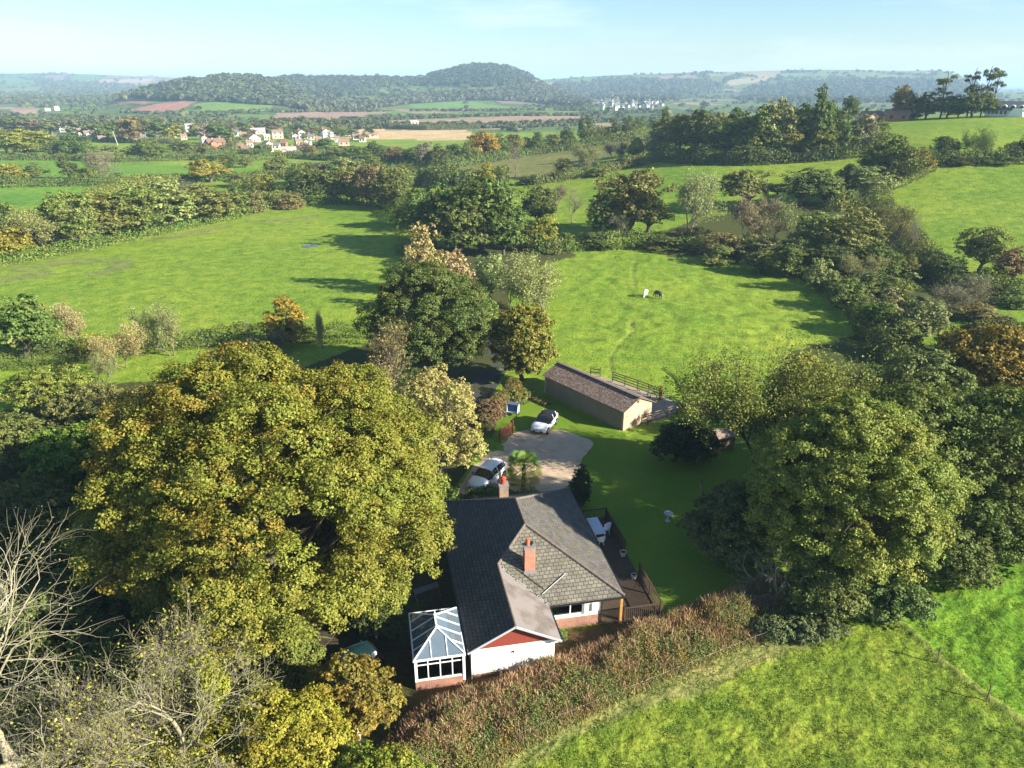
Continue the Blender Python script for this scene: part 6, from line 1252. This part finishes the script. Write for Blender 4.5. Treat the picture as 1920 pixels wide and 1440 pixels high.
gp = empty('gate_post', tuple(F_(1279, 768)), 0, 'black gate post with a red bucket at the yard corner', 'post'); b = MB(); b.box(-.10, .10, -.10, .10, -.2, 1.7); b.build('shaft', M['darkwood'], gp); b = MB(); b.box(-.12, .12, -.12, .12, 1.7, 1.74); b.build('cap', M['darkwood'], gp)
bk = empty('bucket', tuple(F_(1277, 772)), 0, 'pink red bucket by the black gate post', 'bucket'); b = MB(); b.lathe((0, 0, 0), [(.13, 0), (.18, .32), (.2, .33), (.17, .33), (.13, .05)]); b.build('pail', plain('red_plastic', (.55, .12, .12), .4, .4, .1), bk); b = MB(); b.cyl((-.18, 0, .33), (0, 0, .5), .008, n=6); b.cyl((0, 0, .5), (.18, 0, .33), .008, n=6); b.build('handle', M['wire'], bk)
# brown drive gate, shut panel between two posts
ga, gb = F_(938, 829), F_(961, 813); L = (gb - ga).length; G = empty('drive_gate', tuple(ga), math.atan2(gb.y - ga.y, gb.x - ga.x), 'brown boarded drive gate standing open by the gravel', 'gate')
b = MB()
for k in range(int(L / .14)): b.box(.05 + k * .14, .05 + k * .14 + .125, -.02, .02, .1, 1.32)
b.build('boards', M['brownwood'], G)
for x_ in (0, L): b = MB(); b.box(x_ - .08, x_ + .08, -.08, .08, -.1, 1.5); b.build('post', M['brownwood'], G)
for z in (.3, 1.1): b = MB(); b.box(.05, L - .08, .021, .06, z, z + .1); b.build('cross_bar', M['brownwood'], G)
# wire fence on the field side of the bramble hedge, and the electric fence posts
def wire_fence(lab, pix, hgt, wires, gap, pw=.07, group='wire fences of the near field', m='postwood'):
    pts = [flat(x, y) for x, y in pix]; o = pts[0]; e = empty('wire_fence', tuple(o), 0, lab, 'fence', group); allp = []
    for a, c_ in zip(pts[:-1], pts[1:]):
        n = max(1, round((c_ - a).length / gap)); allp += [a.lerp(c_, k / n) for k in range(n)]
    allp.append(pts[-1])
    for p in allp: b = MB(); b.bar(p - o - Vector((0, 0, .2)), p - o + Vector((random.uniform(-.05, .05), random.uniform(-.05, .05), hgt)), pw, pw, (1, 0, 0)); b.build('post', M[m], e)
    for z in wires:
        b = MB()
        for p, q in zip(allp[:-1], allp[1:]): b.cyl(p - o + Vector((0, 0, z)), q - o + Vector((0, 0, z)), .0015, n=4)
        b.build('wire', M['wire'], e)
wire_fence('sagging stock fence along the field side of the bramble hedge', [(975, 1398), (1112, 1337), (1284, 1267), (1414, 1214), (1494, 1184)], .98, (.9,), 5.2)
wire_fence('single strand fence of thin posts dividing the near grass', [(1678, 1170), (1757, 1243), (1850, 1315), (1950, 1395)], 1.22, (1.1,), 50, .07)
# small blue box house by the shrubs
BX = empty('covered_seat', tuple(F_(960, 780)), -.35, 'small blue hooded box seat with pale rim on the grass behind the gate', 'seat')
mbl = plain('blue_panel', (.08, .16, .36), .5, .4, .1); mlb = plain('pale_blue_panel', (.38, .50, .62), .5, .4, .1)
b = MB(); b.box(-.62, .62, -.05, .55, .35, .45); b.build('seat', mlb, BX); b = MB(); b.slab([(-.6, .5, .45), (.6, .5, .45), (.6, .62, 1.25), (-.6, .62, 1.25)], .05, (0, -1, 0)); b.build('backrest', mbl, BX)
for sx in (-1, 1): b = MB(); x_ = sx * .62; b.slab([(x_, -.1, .35), (x_, .6, .35), (x_, .68, 1.3), (x_, .15, 1.25)], .05, (-sx, 0, 0)); b.build('side_panel', mlb, BX)
b = MB(); b.slab([(-.66, .12, 1.28), (.66, .12, 1.28), (.66, .72, 1.36), (-.66, .72, 1.36)], .05); b.build('hood', plain('dark_blue_hood', (.10, .11, .16), .5, .4, .1), BX)
for sx in (-.55, .55):
    for sy in (0, .55): b = MB(); b.box(sx - .04, sx + .04, sy - .04, sy + .04, 0, .35); b.build('leg', M['black'], BX)
HUT = empty('garden_shed', tuple(F_(1352, 838)), .3, 'low garden shed half hidden behind the dark shrub and the ash', 'shed'); b = MB(); b.box(-.9, .9, -.8, .8, 0, 1.6); b.build('wall', M['postwood'], HUT); b = MB(); b.slab([(-1.05, -1.0, 1.5), (1.05, -1.0, 1.5), (1.05, 0, 2.0), (-1.05, 0, 2.0)], .06); b.slab([(-1.05, 0, 2.0), (1.05, 0, 2.0), (1.05, 1.0, 1.5), (-1.05, 1.0, 1.5)], .06); b.build('roof', plain('pinkish_felt', (.25, .19, .17), .9, .1, .2), HUT)

# ------------------------------------------------------------------ palm
def palm():
    r = np.random.default_rng(610); p = F_(982, 912); e = empty('palm_tree', tuple(p), 0, 'fan palm with yellowing lower fronds beside the drive', 'palm'); e.scale = (1.35, 1.35, 1.25)
    b = MB(); b.cyl((0, 0, 0), (.02, .03, 1.5), .17, .14, 10); b.build('trunk', plain('palm_trunk', (.10, .075, .05), .95, .1, .3), e)
    for k in range(58):
        f = k / 57; a = k * 2.4 + r.uniform(-.2, .2); el = math.radians(74 - 104 * f + r.uniform(-8, 8)); pl = .6 + .35 * r.uniform(); V_ = []; Fc = []
        d = np.array([math.cos(a) * math.cos(el), math.sin(a) * math.cos(el), math.sin(el)]); s = np.array([-math.sin(a), math.cos(a), 0]); n_ = np.cross(s, d) * -1; c0 = np.array([0, 0, 1.55 - .35 * f]); tip = c0 + d * pl
        w_ = .02; V_ += [c0 + s * w_, c0 - s * w_, tip - s * w_, tip + s * w_]; Fc.append((0, 1, 2, 3)); R_ = .50 * r.uniform(.85, 1.15)
        for q in range(15):
            an = math.radians(-88 + 176 * q / 14); dd = d * math.cos(an) + s * math.sin(an); dd2 = unit(dd + np.array([0, 0, -.32 - .25 * f])); m_ = tip + dd * R_ * .6 + n_ * .04; t_ = tip + dd * R_ * .6 + dd2 * R_ * .45; pr = np.cross(dd, n_) * .026
            i = len(V_); V_ += [tip, m_ + pr, t_, m_ - pr]; Fc.append((i, i + 1, i + 2, i + 3))
        tt = np.ones((len(V_), 4)); tt[:, 0] = r.uniform(.2, 1); tt[:, 1] = r.uniform(); tt[:, 2] = 0
        col = (.085, .15, .025) if f < .56 else (.15, .18, .03) if f < .78 else (.30, .25, .04)
        obj_of(np_mesh('frond', np.array(V_), np.array(Fc), M['leaf'], tt), 'frond', e, col + (0,))
palm()

# ------------------------------------------------------------------ cars
def car(label, loc, rz, paint, roof, L=4.0, Hs=1.0, Wd=1.78, estate=False, group='parked cars'):
    e = empty('parked_car', loc, rz, label, 'car', group)   # nose towards -y
    #      y, half width, belt, top, roof half width
    stn = [(-2.0, .60, .52, .60, .50), (-1.93, .76, .62, .72, .62), (-1.6, .85, .74, .86, .70), (-1.0, .88, .84, .97, .74), (-.30, .885, .90, 1.38, .66), (0.05, .885, .92, 1.46, .63), (.7, .885, .95, 1.48, .63), (1.25, .88, .98, 1.43, .60), (1.62, .85, 1.0, 1.22 if not estate else 1.38, .58), (1.9, .80, .98, 1.04 if not estate else 1.08, .64), (2.0, .70, .66, .72, .60)]
    sy = L / 4.0; sx = Wd / 1.77; rows = []
    for y, w_, bl, tp, rw in stn:
        y *= sy; w_ *= sx; rw *= sx; bl = bl * Hs if bl > .8 else bl; tp *= Hs
        z0 = .22 if abs(y) < 1.85 * sy else .34
        half = [(w_ * .92, z0), (w_, .42), (w_ * 1.0, min(.62, bl)), (w_ * .975, bl), (rw, tp - .07), (rw * .72, tp), (0, tp + .025)]
        rows.append([(x, y, z) for x, z in half] + [(-x, y, z) for x, z in half[-2::-1]])
    V_ = [p for r_ in rows for p in r_]; n = len(rows[0]); parts = dict(body=[], windscreen=[], roof=[], left=[], right=[], rear_window=[])
    for i in range(len(rows) - 1):
        for j in range(n - 1):
            f = (i * n + j, i * n + j + 1, (i + 1) * n + j + 1, (i + 1) * n + j); k = 'body'
            if j in (3, 8) and 3 <= i <= 7: k = 'right' if j == 3 else 'left'
            if j in (4, 5, 6, 7):
                if i == 3: k = 'windscreen'
                elif 4 <= i <= 6 or (estate and i == 7): k = 'roof'
                elif i == (8 if estate else 7): k = 'rear_window'
            parts[k].append(f)
    parts['body'] += [tuple(range(n - 1, -1, -1)), tuple(range((len(rows) - 1) * n, len(rows) * n))]
    def mk(nm, fs, mat, par=e):
        u = sorted({i for f in fs for i in f}); ix = {v: k for k, v in enumerate(u)}; b = MB(); b.add([V_[i] for i in u], [tuple(ix[i] for i in f) for f in fs]); return b.build(nm, mat, par, True)
    mk('body', parts['body'], paint); mk('windscreen', parts['windscreen'], M['carglass']); mk('roof', parts['roof'], roof); mk('side_window', parts['left'], M['carglass']); mk('side_window', parts['right'], M['carglass']); mk('rear_window', parts['rear_window'], M['carglass'])
    for sgn in (-1, 1):   # pillars, mirrors, lamps
        b = MB()
        for y in (.42, 1.3): b.bar((sgn * .875 * sx, y * sy, .93 * Hs), (sgn * .64 * sx, (y + .02) * sy, 1.40 * Hs), .05, .09, (0, 1, 0))
        b.build('door_pillar', paint, e)
        b = MB(); b.box(*sorted((sgn * .90 * sx, sgn * 1.03 * sx)), -.82 * sy, -.68 * sy, .93 * Hs, 1.04 * Hs); b.build('wing_mirror', M['carblack'], e)
        b = MB(); b.slab([(sgn * .40 * sx, -1.985 * sy, .60), (sgn * .74 * sx, -1.90 * sy, .62), (sgn * .80 * sx, -1.72 * sy, .76), (sgn * .45 * sx, -1.93 * sy, .72)], .04, (0, -.6, .6)); b.build('headlight', M['lamp'], e)
        b = MB(); b.box(*sorted((sgn * .62 * sx, sgn * .78 * sx)), 1.9 * sy, 1.985 * sy, .72, .95); b.build('tail_light', plain('red_lens', (.5, .02, .02), .2, .5, .05), e)
    b = MB(); b.box(-.52 * sx, .52 * sx, -2.02 * sy, -1.96 * sy, .30, .50); b.build('grille', M['black'], e)
    b = MB(); b.box(-.26, .26, -2.035 * sy, -2.022 * sy, .36, .47); b.build('number_plate', M['plate'], e)
    b = MB(); b.box(-.4 * sx, .4 * sx, -2.0 * sy, -1.97 * sy, .56, .61); b.build('upper_grille', M['black'], e)
    for y in (-1.28, 1.26):
        for sgn in (-1, 1):
            x_ = sgn * .80 * sx; a_ = MB(); a_.cyl((x_ - sgn * .1, y * sy, .33), (x_ + sgn * .098, y * sy, .33), .385, n=20); a_.build('wheel_arch', M['black'], e)
            t_ = MB(); t_.cyl((x_ - sgn * .10, y * sy, .31), (x_ + sgn * .112, y * sy, .31), .31, n=20); wv = t_.build('wheel', M['tyre'], e); t_ = MB(); t_.cyl((x_ + sgn * .10, y * sy, .31), (x_ + sgn * .118, y * sy, .31), .21, n=16); t_.build('rim', M['alloy'], wv)
    return e
car('white hatchback with black roof parked nose out on the drive edge', (3.35, 68.6, .035), -.40, M['carwhite'], M['carblack'], 4.0)
car('white estate car with white roof parked behind the bungalow', (-2.2, 57.4, .035), -.53, M['carwhite'], M['carwhite'], 4.45, 1.06, 1.82, True)
car('dark teal car half hidden under the trees left of the conservatory', (-9.9, 34.2, .0), -.9, M['carteal'], M['carteal'], 4.2, 1.05, 1.8, True)

# ------------------------------------------------------------------ horses in the paddock
def horse(label, px, py, rz, coat, mane):
    p = hit(px, py)[0]; e = empty('horse', (p[0], p[1], gz(p[0], p[1])), rz, label, 'horse', 'horses in the paddock')   # head towards +y, grazing
    J = [(0, -.55, 1.05, .29), (0, -.15, 1.02, .31), (0, .3, 1.02, .29), (0, .62, 1.0, .22), (0, .92, .80, .14), (0, 1.12, .48, .10), (0, 1.18, .30, .11), (0, 1.26, .10, .075)]
    V_ = [j[:3] for j in J]; R_ = [j[3] for j in J]; E_ = [(i, i + 1) for i in range(len(J) - 1)]
    for sx in (-.16, .16):
        k = len(V_); V_ += [(sx, .5, .72), (sx, .52, .42), (sx, .50, .08), (sx, .55, .0)]; R_ += [.12, .065, .05, .065]; E_ += [(3 if False else 2, k), (k, k + 1), (k + 1, k + 2), (k + 2, k + 3)]
        k = len(V_); V_ += [(sx, -.55, .78), (sx, -.42, .55), (sx, -.62, .38), (sx, -.58, .07), (sx, -.53, 0)]; R_ += [.17, .10, .065, .052, .065]; E_ += [(0, k), (k, k + 1), (k + 1, k + 2), (k + 2, k + 3), (k + 3, k + 4)]
    me = bpy.data.meshes.new('body'); me.from_pydata(V_, E_, []); o = obj_of(me, 'body', e); md = o.modifiers.new('skin', 'SKIN'); sv = me.skin_vertices[0].data
    for i, r_ in enumerate(R_): sv[i].radius = (r_, r_)
    sv[0].use_root = True; o.modifiers.new('sub', 'SUBSURF').levels = 1; o.modifiers['sub'].render_levels = 2; me.materials.append(coat)
    b = MB(); b.bar((0, -.80, 1.05), (0, -.98, .45), .10, .12); b.build('tail', mane, e); b = MB(); b.bar((0, .60, 1.22), (0, 1.05, .75), .05, .12); b.build('mane', mane, e)
    for sx in (-.06, .06): b = MB(); b.cyl((sx, 1.13, .38), (sx * 1.3, 1.08, .50), .03, .005, 6); b.build('ear', coat, e)
M['greyhorse'] = plain('pale_grey_coat', (.78, .74, .68), .7, .2, .08); M['darkhorse'] = plain('black_coat', (.012, .012, .016), .6, .3, .2)
horse('pale grey horse grazing in the paddock', 1210, 556, 2.75, M['greyhorse'], plain('pale_mane', (.6, .55, .48), .8, .1, .1)); horse('black horse standing right of the pale one in the paddock', 1234, 559, .5, M['darkhorse'], M['black'])
# puddle
pd = hit(580, 462)[0]; b = MB(); n = 20; rp = np.random.default_rng(3); pts = [(pd[0] + (1.7 + .4 * math.sin(3 * a + 1)) * math.cos(a), pd[1] + (1.3 + .4 * math.sin(2 * a)) * math.sin(a)) for a in np.linspace(0, 6.283, n, endpoint=False)]
zz = max(gz(*p) for p in pts) + .10; b.add([(x, y, zz) for x, y in pts], [tuple(range(n))]); tag(b.build('puddle', gloss('puddle_water', (.04, .05, .06), .03, .5)), kind='structure')

# ------------------------------------------------------------------ village houses
M['vwhite'] = plain('village_white_wall', (.66, .65, .60), .8, .2, .06); M['vcream'] = plain('village_cream_wall', (.62, .50, .33), .8, .2, .06); M['vpink'] = plain('village_pink_wall', (.55, .36, .28), .8, .2, .08); M['vbrick'] = plain('village_brick_wall', (.36, .17, .10), .85, .2, .12)
M['rbrown'] = plain('village_brown_roof', (.24, .17, .14), .85, .2, .2, .8); M['rgrey'] = plain('village_grey_roof', (.15, .155, .17), .8, .2, .2, .8); M['rred'] = plain('village_red_roof', (.20, .125, .095), .85, .2, .2, .8); M['rorange'] = plain('village_orange_roof', (.25, .17, .13), .85, .2, .2, .8); M['rlight'] = plain('village_pale_roof', (.36, .33, .32), .8, .2, .15, .8)
M['vwin'] = gloss('village_window', (.05, .055, .065), .1, .6)
def cottage(label, px, py, wpx, rot, wall, roof, two=False, chim=True, wing=False, dep=.62, group='village houses', scale_h=1.0):
    p = hitmax(px, py, 330) if 'hill' in group else hit(px, py)[0]
    d = p[1] * CP - (p[2] - CAMZ) * SP; w_ = (.88 if 'village' in group else 1) * wpx * d / FPX; D = max(w_ * dep, 4.5); h = (4.9 if two else 2.7) * scale_h
    th = math.atan2(p[0], p[1]); e = empty('cottage', (p[0], p[1], p[2] - .1), -th + rot, label, 'house', group); rh = D * .5 * .62
    def block(x0, x1, y0, y1, h, ax):
        m = MB(); m.box(x0, x1, y0, y1, 0, h)
        if ax == 'x':
            ym = (y0 + y1) / 2; rr = (y1 - y0) * .5 * .62
            for x_ in (x0, x1 - .2): m.slab([(x_, y0, h), (x_, ym, h + rr), (x_, y1, h)], .2, (1, 0, 0))
            m.build('wall', M[wall], e); r_ = MB(); o_ = .35
            r_.slab([(x0 - o_, y0 - o_, h - o_ * .62 + .12), (x1 + o_, y0 - o_, h - o_ * .62 + .12), (x1 + o_, ym, h + rr + .12), (x0 - o_, ym, h + rr + .12)], .12); r_.slab([(x0 - o_, ym, h + rr + .12), (x1 + o_, ym, h + rr + .12), (x1 + o_, y1 + o_, h - o_ * .62 + .12), (x0 - o_, y1 + o_, h - o_ * .62 + .12)], .12)
        else:
            xm = (x0 + x1) / 2; rr = (x1 - x0) * .5 * .62
            for y_ in (y0, y1 - .2): m.slab([(x0, y_, h), (x1, y_, h), (xm, y_, h + rr)], .2, (0, 1, 0))
            m.build('wall', M[wall], e); r_ = MB(); o_ = .35
            r_.slab([(x0 - o_, y0 - o_, h - o_ * .62 + .12), (xm, y0 - o_, h + rr + .12), (xm, y1 + o_, h + rr + .12), (x0 - o_, y1 + o_, h - o_ * .62 + .12)], .12); r_.slab([(xm, y0 - o_, h + rr + .12), (x1 + o_, y0 - o_, h - o_ * .62 + .12), (x1 + o_, y1 + o_, h - o_ * .62 + .12), (xm, y1 + o_, h + rr + .12)], .12)
        r_.build('roof', M[roof], e); return rr
    gable = wing == 'gable'
    rr = block(-w_ / 2, w_ / 2, -D / 2, D / 2, h, 'y' if gable else 'x')
    if wing is True: block(-w_ * .42, -w_ * .42 + w_ * .36, -D / 2 - 2.4, -D / 2 + .5, h * .96, 'y')
    n = max(2, int(w_ / 2.8))
    for fl in range(2 if two else 1):
        for k in range(n):
            x = -w_ / 2 + w_ * (k + .5) / n
            if wing is True and x < -w_ * .04: continue
            b = MB(); b.box(x - .55, x + .55, -D / 2 - .04, -D / 2 + .05, .95 + 2.45 * fl, 2.05 + 2.45 * fl); b.build('window', M['vwin'], e)
    b = MB(); b.box(-w_ / 2 - .04, -w_ / 2 + .05, -.6, .6, .95, 2.05); b.build('window', M['vwin'], e)
    if chim:
        b = MB(); x_ = w_ * .3 * (1 if px % 2 else -1); b.box(x_ - .4, x_ + .4, -.3, .3, h + rr * .5, h + rr + 1.1); b.build('chimney', M['vbrick'], e)
    return e
VILL = [
    (175, 263, 30, .1, 'vwhite', 'rbrown', True, True, 'long white village house with brown roof and cross wing'), (192, 265, 15, .2, 'vwhite', 'rbrown', False, False, 'small white house right of the brown roofed one'), (257, 266, 36, .05, 'vwhite', 'rgrey', False, False, 'long white bungalow at the left of the village'), (118, 247, 14, .3, 'vwhite', 'rbrown', True, False, 'white house with brown roof at the far left of the village'), (104, 262, 10, -.2, 'vwhite', 'rgrey', False, False, 'little white gabled house among the left village trees'), (151, 256, 10, .4, 'vcream', 'rbrown', True, False, 'narrow cream house among the left village trees'),
    (357, 246, 18, .1, 'vwhite', 'rlight', True, False, 'white two storey house with pale roof behind the village'), (367, 255, 18, .1, 'vwhite', 'rbrown', False, False, 'white low house before the pale roofed one'), (383, 272, 11, .3, 'vwhite', 'rbrown', True, 'gable', 'white gabled house left of the big red roofs'), (405, 282, 36, .35, 'vbrick', 'rred', True, True, 'large brick house with steep red roofs'), (442, 260, 14, -.1, 'vwhite', 'rgrey', True, False, 'white two storey house with grey roof in mid village'), (456, 258, 14, .2, 'vcream', 'rbrown', False, False, 'cream house with brown roof beside the white grey roofed one'),
    (475, 266, 26, .45, 'vwhite', 'rbrown', False, 'gable', 'broad white gable bungalow in the middle of the village'), (484, 251, 28, .1, 'vwhite', 'rlight', False, False, 'wide white house with pale roof behind the gable bungalow'), (482, 242, 18, .1, 'vpink', 'rred', False, False, 'pink house with red roof at the back of the village'), (521, 260, 22, .1, 'vcream', 'rbrown', True, False, 'tall cream house with brown roof'), (447, 281, 18, -.3, 'vbrick', 'rorange', False, False, 'brick house with orange roof'), (462, 287, 20, .2, 'vpink', 'rred', False, False, 'low pink house under the orange roof'), (488, 282, 14, -.2, 'vbrick', 'rred', False, False, 'small brick house with red roof at the village front'),
    (503, 285, 15, .5, 'vwhite', 'rgrey', True, 'gable', 'bright white gabled house at the village front'), (518, 280, 16, -.2, 'vcream', 'rgrey', False, False, 'cream house with dark grey roof at the village front'), (541, 290, 32, .05, 'vpink', 'rlight', False, True, 'long pink bungalow with pale roof at the village front'), (552, 261, 13, .4, 'vwhite', 'rbrown', False, 'gable', 'first small white gable right of the cream house'), (566, 260, 14, .2, 'vwhite', 'rgrey', True, 'gable', 'taller white gable with grey roof right of the small gable'), (584, 262, 15, -.1, 'vcream', 'rgrey', False, False, 'low house with blue grey roof beside the white gables'), (610, 258, 14, .4, 'vwhite', 'rgrey', True, 'gable', 'white house with dark roof right of the blue grey roof'), (622, 261, 8, .2, 'vwhite', 'rlight', True, 'gable', 'narrow white house at the right end of the row'), (645, 273, 22, .05, 'vpink', 'rorange', False, False, 'long low house with orange roof at the right of the village'), (652, 254, 14, .1, 'vcream', 'rorange', False, False, 'cream house with orange roof by the straw field'), (500, 262, 12, .2, 'vcream', 'rlight', False, False, 'small cream house left of the tall cream one'), (428, 285, 12, .2, 'vpink', 'rred', False, False, 'small pink house right of the big red roofs'),
    (697, 258, 26, .1, 'vcream', 'rorange', False, False, 'cream farmhouse with orange roof near the straw field'), (777, 239, 17, .3, 'vpink', 'rlight', True, False, 'pink house alone at the edge of the straw field'), (107, 207, 9, .2, 'vwhite', 'rlight', True, False, 'white farmhouse alone in the far left fields'), (90, 208, 10, 0, 'vwhite', 'rlight', False, False, 'low white barn beside the far left farmhouse')]
VILL += [(372, 248, 12, .3, 'vcream', 'rbrown', False, False, 'small cream house behind the low white one'), (393, 262, 12, -.2, 'vwhite', 'rgrey', False, False, 'small white house left of the white gable'), (432, 268, 13, .4, 'vpink', 'rbrown', False, 'gable', 'small pink gabled house above the big red roofs'), (468, 276, 13, .2, 'vwhite', 'rbrown', False, False, 'small white house under the broad gable bungalow'), (533, 276, 12, -.3, 'vbrick', 'rred', False, False, 'small brick house above the long pink bungalow'), (560, 272, 13, .3, 'vcream', 'rbrown', False, False, 'small cream house under the white gables'), (578, 272, 12, -.2, 'vwhite', 'rgrey', False, 'gable', 'small white gabled house under the blue grey roof'), (598, 268, 12, .2, 'vpink', 'rbrown', False, False, 'small pink house right of the small white gable'), (632, 266, 10, .1, 'vwhite', 'rbrown', False, False, 'tiny white house behind the long orange roof'), (666, 262, 12, .3, 'vcream', 'rgrey', False, False, 'small cream house right of the orange roofed ones'), (680, 266, 12, -.2, 'vwhite', 'rred', False, False, 'small white house with red roof left of the farmhouse'), (345, 262, 12, .1, 'vcream', 'rbrown', False, False, 'small cream house at the left end of the main village'), (330, 252, 11, .2, 'vwhite', 'rbrown', False, False, 'tiny white house left of the main village'), (212, 252, 12, .1, 'vpink', 'rbrown', False, False, 'small pink house behind the leaning pole'), (75, 256, 11, .2, 'vcream', 'rbrown', False, False, 'small cream house furthest left of the village')]
for (px, py, w_, rt, wl_, rf, two, wg, lab) in VILL: cottage(lab, px, py, w_, rt, wl_, rf, two, True, wg)
cottage('farmhouse with red tiled roof on the hill crest', 1632, 216, 36, .5, 'vpink', 'rorange', False, True, True, group='buildings on the hill'); cottage('brick barn behind the russet tree on the hill crest', 1680, 216, 40, .1, 'vbrick', 'rbrown', False, False, False, .4, 'buildings on the hill')
# dark roofed house with white arched dormers
p = hitmax(1884, 209, 330); d = p[1] * CP - (p[2] - CAMZ) * SP; s_ = d / FPX; e = empty('hill_house', (p[0], p[1], p[2] - .1), -math.atan2(p[0], p[1]) - .15, 'dark roofed house with white arched dormers at the right edge of the hill', 'house', 'buildings on the hill'); w_ = 62 * s_
b = MB(); b.box(-w_ / 2, w_ / 2, -3, 3, 0, 2.4); b.build('wall', M['vwhite'], e)
b = MB(); b.slab([(-w_ / 2 - .4, -3.4, 2.2), (w_ / 2 + .4, -3.4, 2.2), (w_ / 2 - 1.2, 0, 5.1), (-w_ / 2 + 1.2, 0, 5.1)], .12); b.slab([(-w_ / 2 + 1.2, 0, 5.1), (w_ / 2 - 1.2, 0, 5.1), (w_ / 2 + .4, 3.4, 2.2), (-w_ / 2 - .4, 3.4, 2.2)], .12); b.slab([(w_ / 2 + .4, -3.4, 2.2), (w_ / 2 + .4, 3.4, 2.2), (w_ / 2 - 1.2, 0, 5.1)], .12); b.slab([(-w_ / 2 - .4, 3.4, 2.2), (-w_ / 2 - .4, -3.4, 2.2), (-w_ / 2 + 1.2, 0, 5.1)], .12); b.build('roof', M['rgrey'], e)
for k in range(3):
    x = -.5 + k * 2.6; b = MB(); n = 9; pts = [(x + 1.0 * math.cos(a), -3.0, 3.0 + 1.0 * math.sin(a)) for a in np.linspace(0, math.pi, n)]; pts += [(x - .75, -3.0, 3.0), *[(x + .75 * math.cos(a), -3.0, 3.0 + .75 * math.sin(a)) for a in np.linspace(math.pi, 0, n)]]
    b.slab(pts, 1.6, (0, 1, 0)); dm = b.build('dormer', M['white'], e); b = MB(); b.slab([(x + .74 * math.cos(a), -2.9, 3.0 + .74 * math.sin(a)) for a in np.linspace(0, math.pi, n)], .1, (0, 1, 0)); b.build('pane', M['vwin'], dm)
b = MB(); b.slab([(1.0, -3.6, 0), (w_ / 2, -3.6, 0), (w_ / 2 - .5, -3.6, 2.9), (2.6, -3.6, 2.9)], 1.2, (0, 1, 0)); b.build('porch', M['white'], e)
for k in range(5): b = MB(); b.box(-w_ / 2 + .8 + k * 1.25, -w_ / 2 + 1.6 + k * 1.25, -3.04, -2.95, .9, 2.0); b.build('window', M['vwin'], e)
# the seaside town in the distance
rt_ = np.random.default_rng(620); me_w = None
TX = []; 
for (x0, x1, y0, y1, n) in ((1115, 1230, 190, 208, 34), (1140, 1175, 182, 194, 8), (1205, 1245, 188, 206, 12), (1085, 1092, 186, 190, 2)):
    TX += list(zip(rt_.uniform(x0, x1, n), rt_.uniform(y0, y1, n)))
first = None
for px, py in TX:
    p = hit_far([px], [py])[0]
    if np.isnan(p[0]): continue
    if first is None:
        b = MB(); b.box(-4.5, 4.5, -3.5, 3.5, 0, 5.2); mw_ = b.v, b.f
        first = empty('town_house', (0, 0, 0), 0, 'white house of the distant seaside town', 'house', 'houses of the distant seaside town')
        b.build('wall', plain('town_wall', (.42, .41, .39), .85, .2, .15), first); b = MB(); b.slab([(-4.9, -3.9, 5.2), (4.9, -3.9, 5.2), (4.9, 0, 7.6), (-4.9, 0, 7.6)], .2); b.slab([(-4.9, 0, 7.6), (4.9, 0, 7.6), (4.9, 3.9, 5.2), (-4.9, 3.9, 5.2)], .2); b.build('roof', M['rgrey'], first); t_ = first
    else: t_ = copy_tree(first)
    t_.location = (p[0], p[1], p[2] - .3); t_.rotation_euler = (0, 0, rt_.uniform(-1.6, 1.6)); s = rt_.uniform(.45, .85); t_.scale = (s, s, rt_.uniform(.8, 1.3))
# pole at the foot of the village
p = hit(221, 272)[0]; e = empty('telegraph_pole', (p[0], p[1], p[2]), 0, 'leaning pale telegraph pole left of the long white bungalow', 'pole'); b = MB(); b.cyl((0, 0, -.2), (-1.6, 0, 8.5), .22, .16, 8); b.build('mast', plain('pale_pole', (.5, .47, .42), .8, .2, .1), e); b = MB(); b.bar((-2.3, 0, 8.0), (-.8, 0, 8.0), .12, .12); b.build('crossarm', M['postwood'], e)

# ------------------------------------------------------------------ the air
t = NT('haze_air'); pv = t.n.new('ShaderNodeVolumePrincipled'); pv.inputs['Color'].default_value = (.45, .66, .94, 1); pv.inputs['Density'].default_value = HAZE; pv.inputs['Anisotropy'].default_value = 0.0
t.l.new(pv.outputs[0], t.out.inputs['Volume'])
b = MB(); b.box(-31500, 31500, -2000, 31500, float(GZ.min()) - 1.0 if GZ.min() < -15 else -16.0, 118.0); tag(b.build('haze', t.m), 'pale blue sea haze over the valley', None, None, 'stuff')
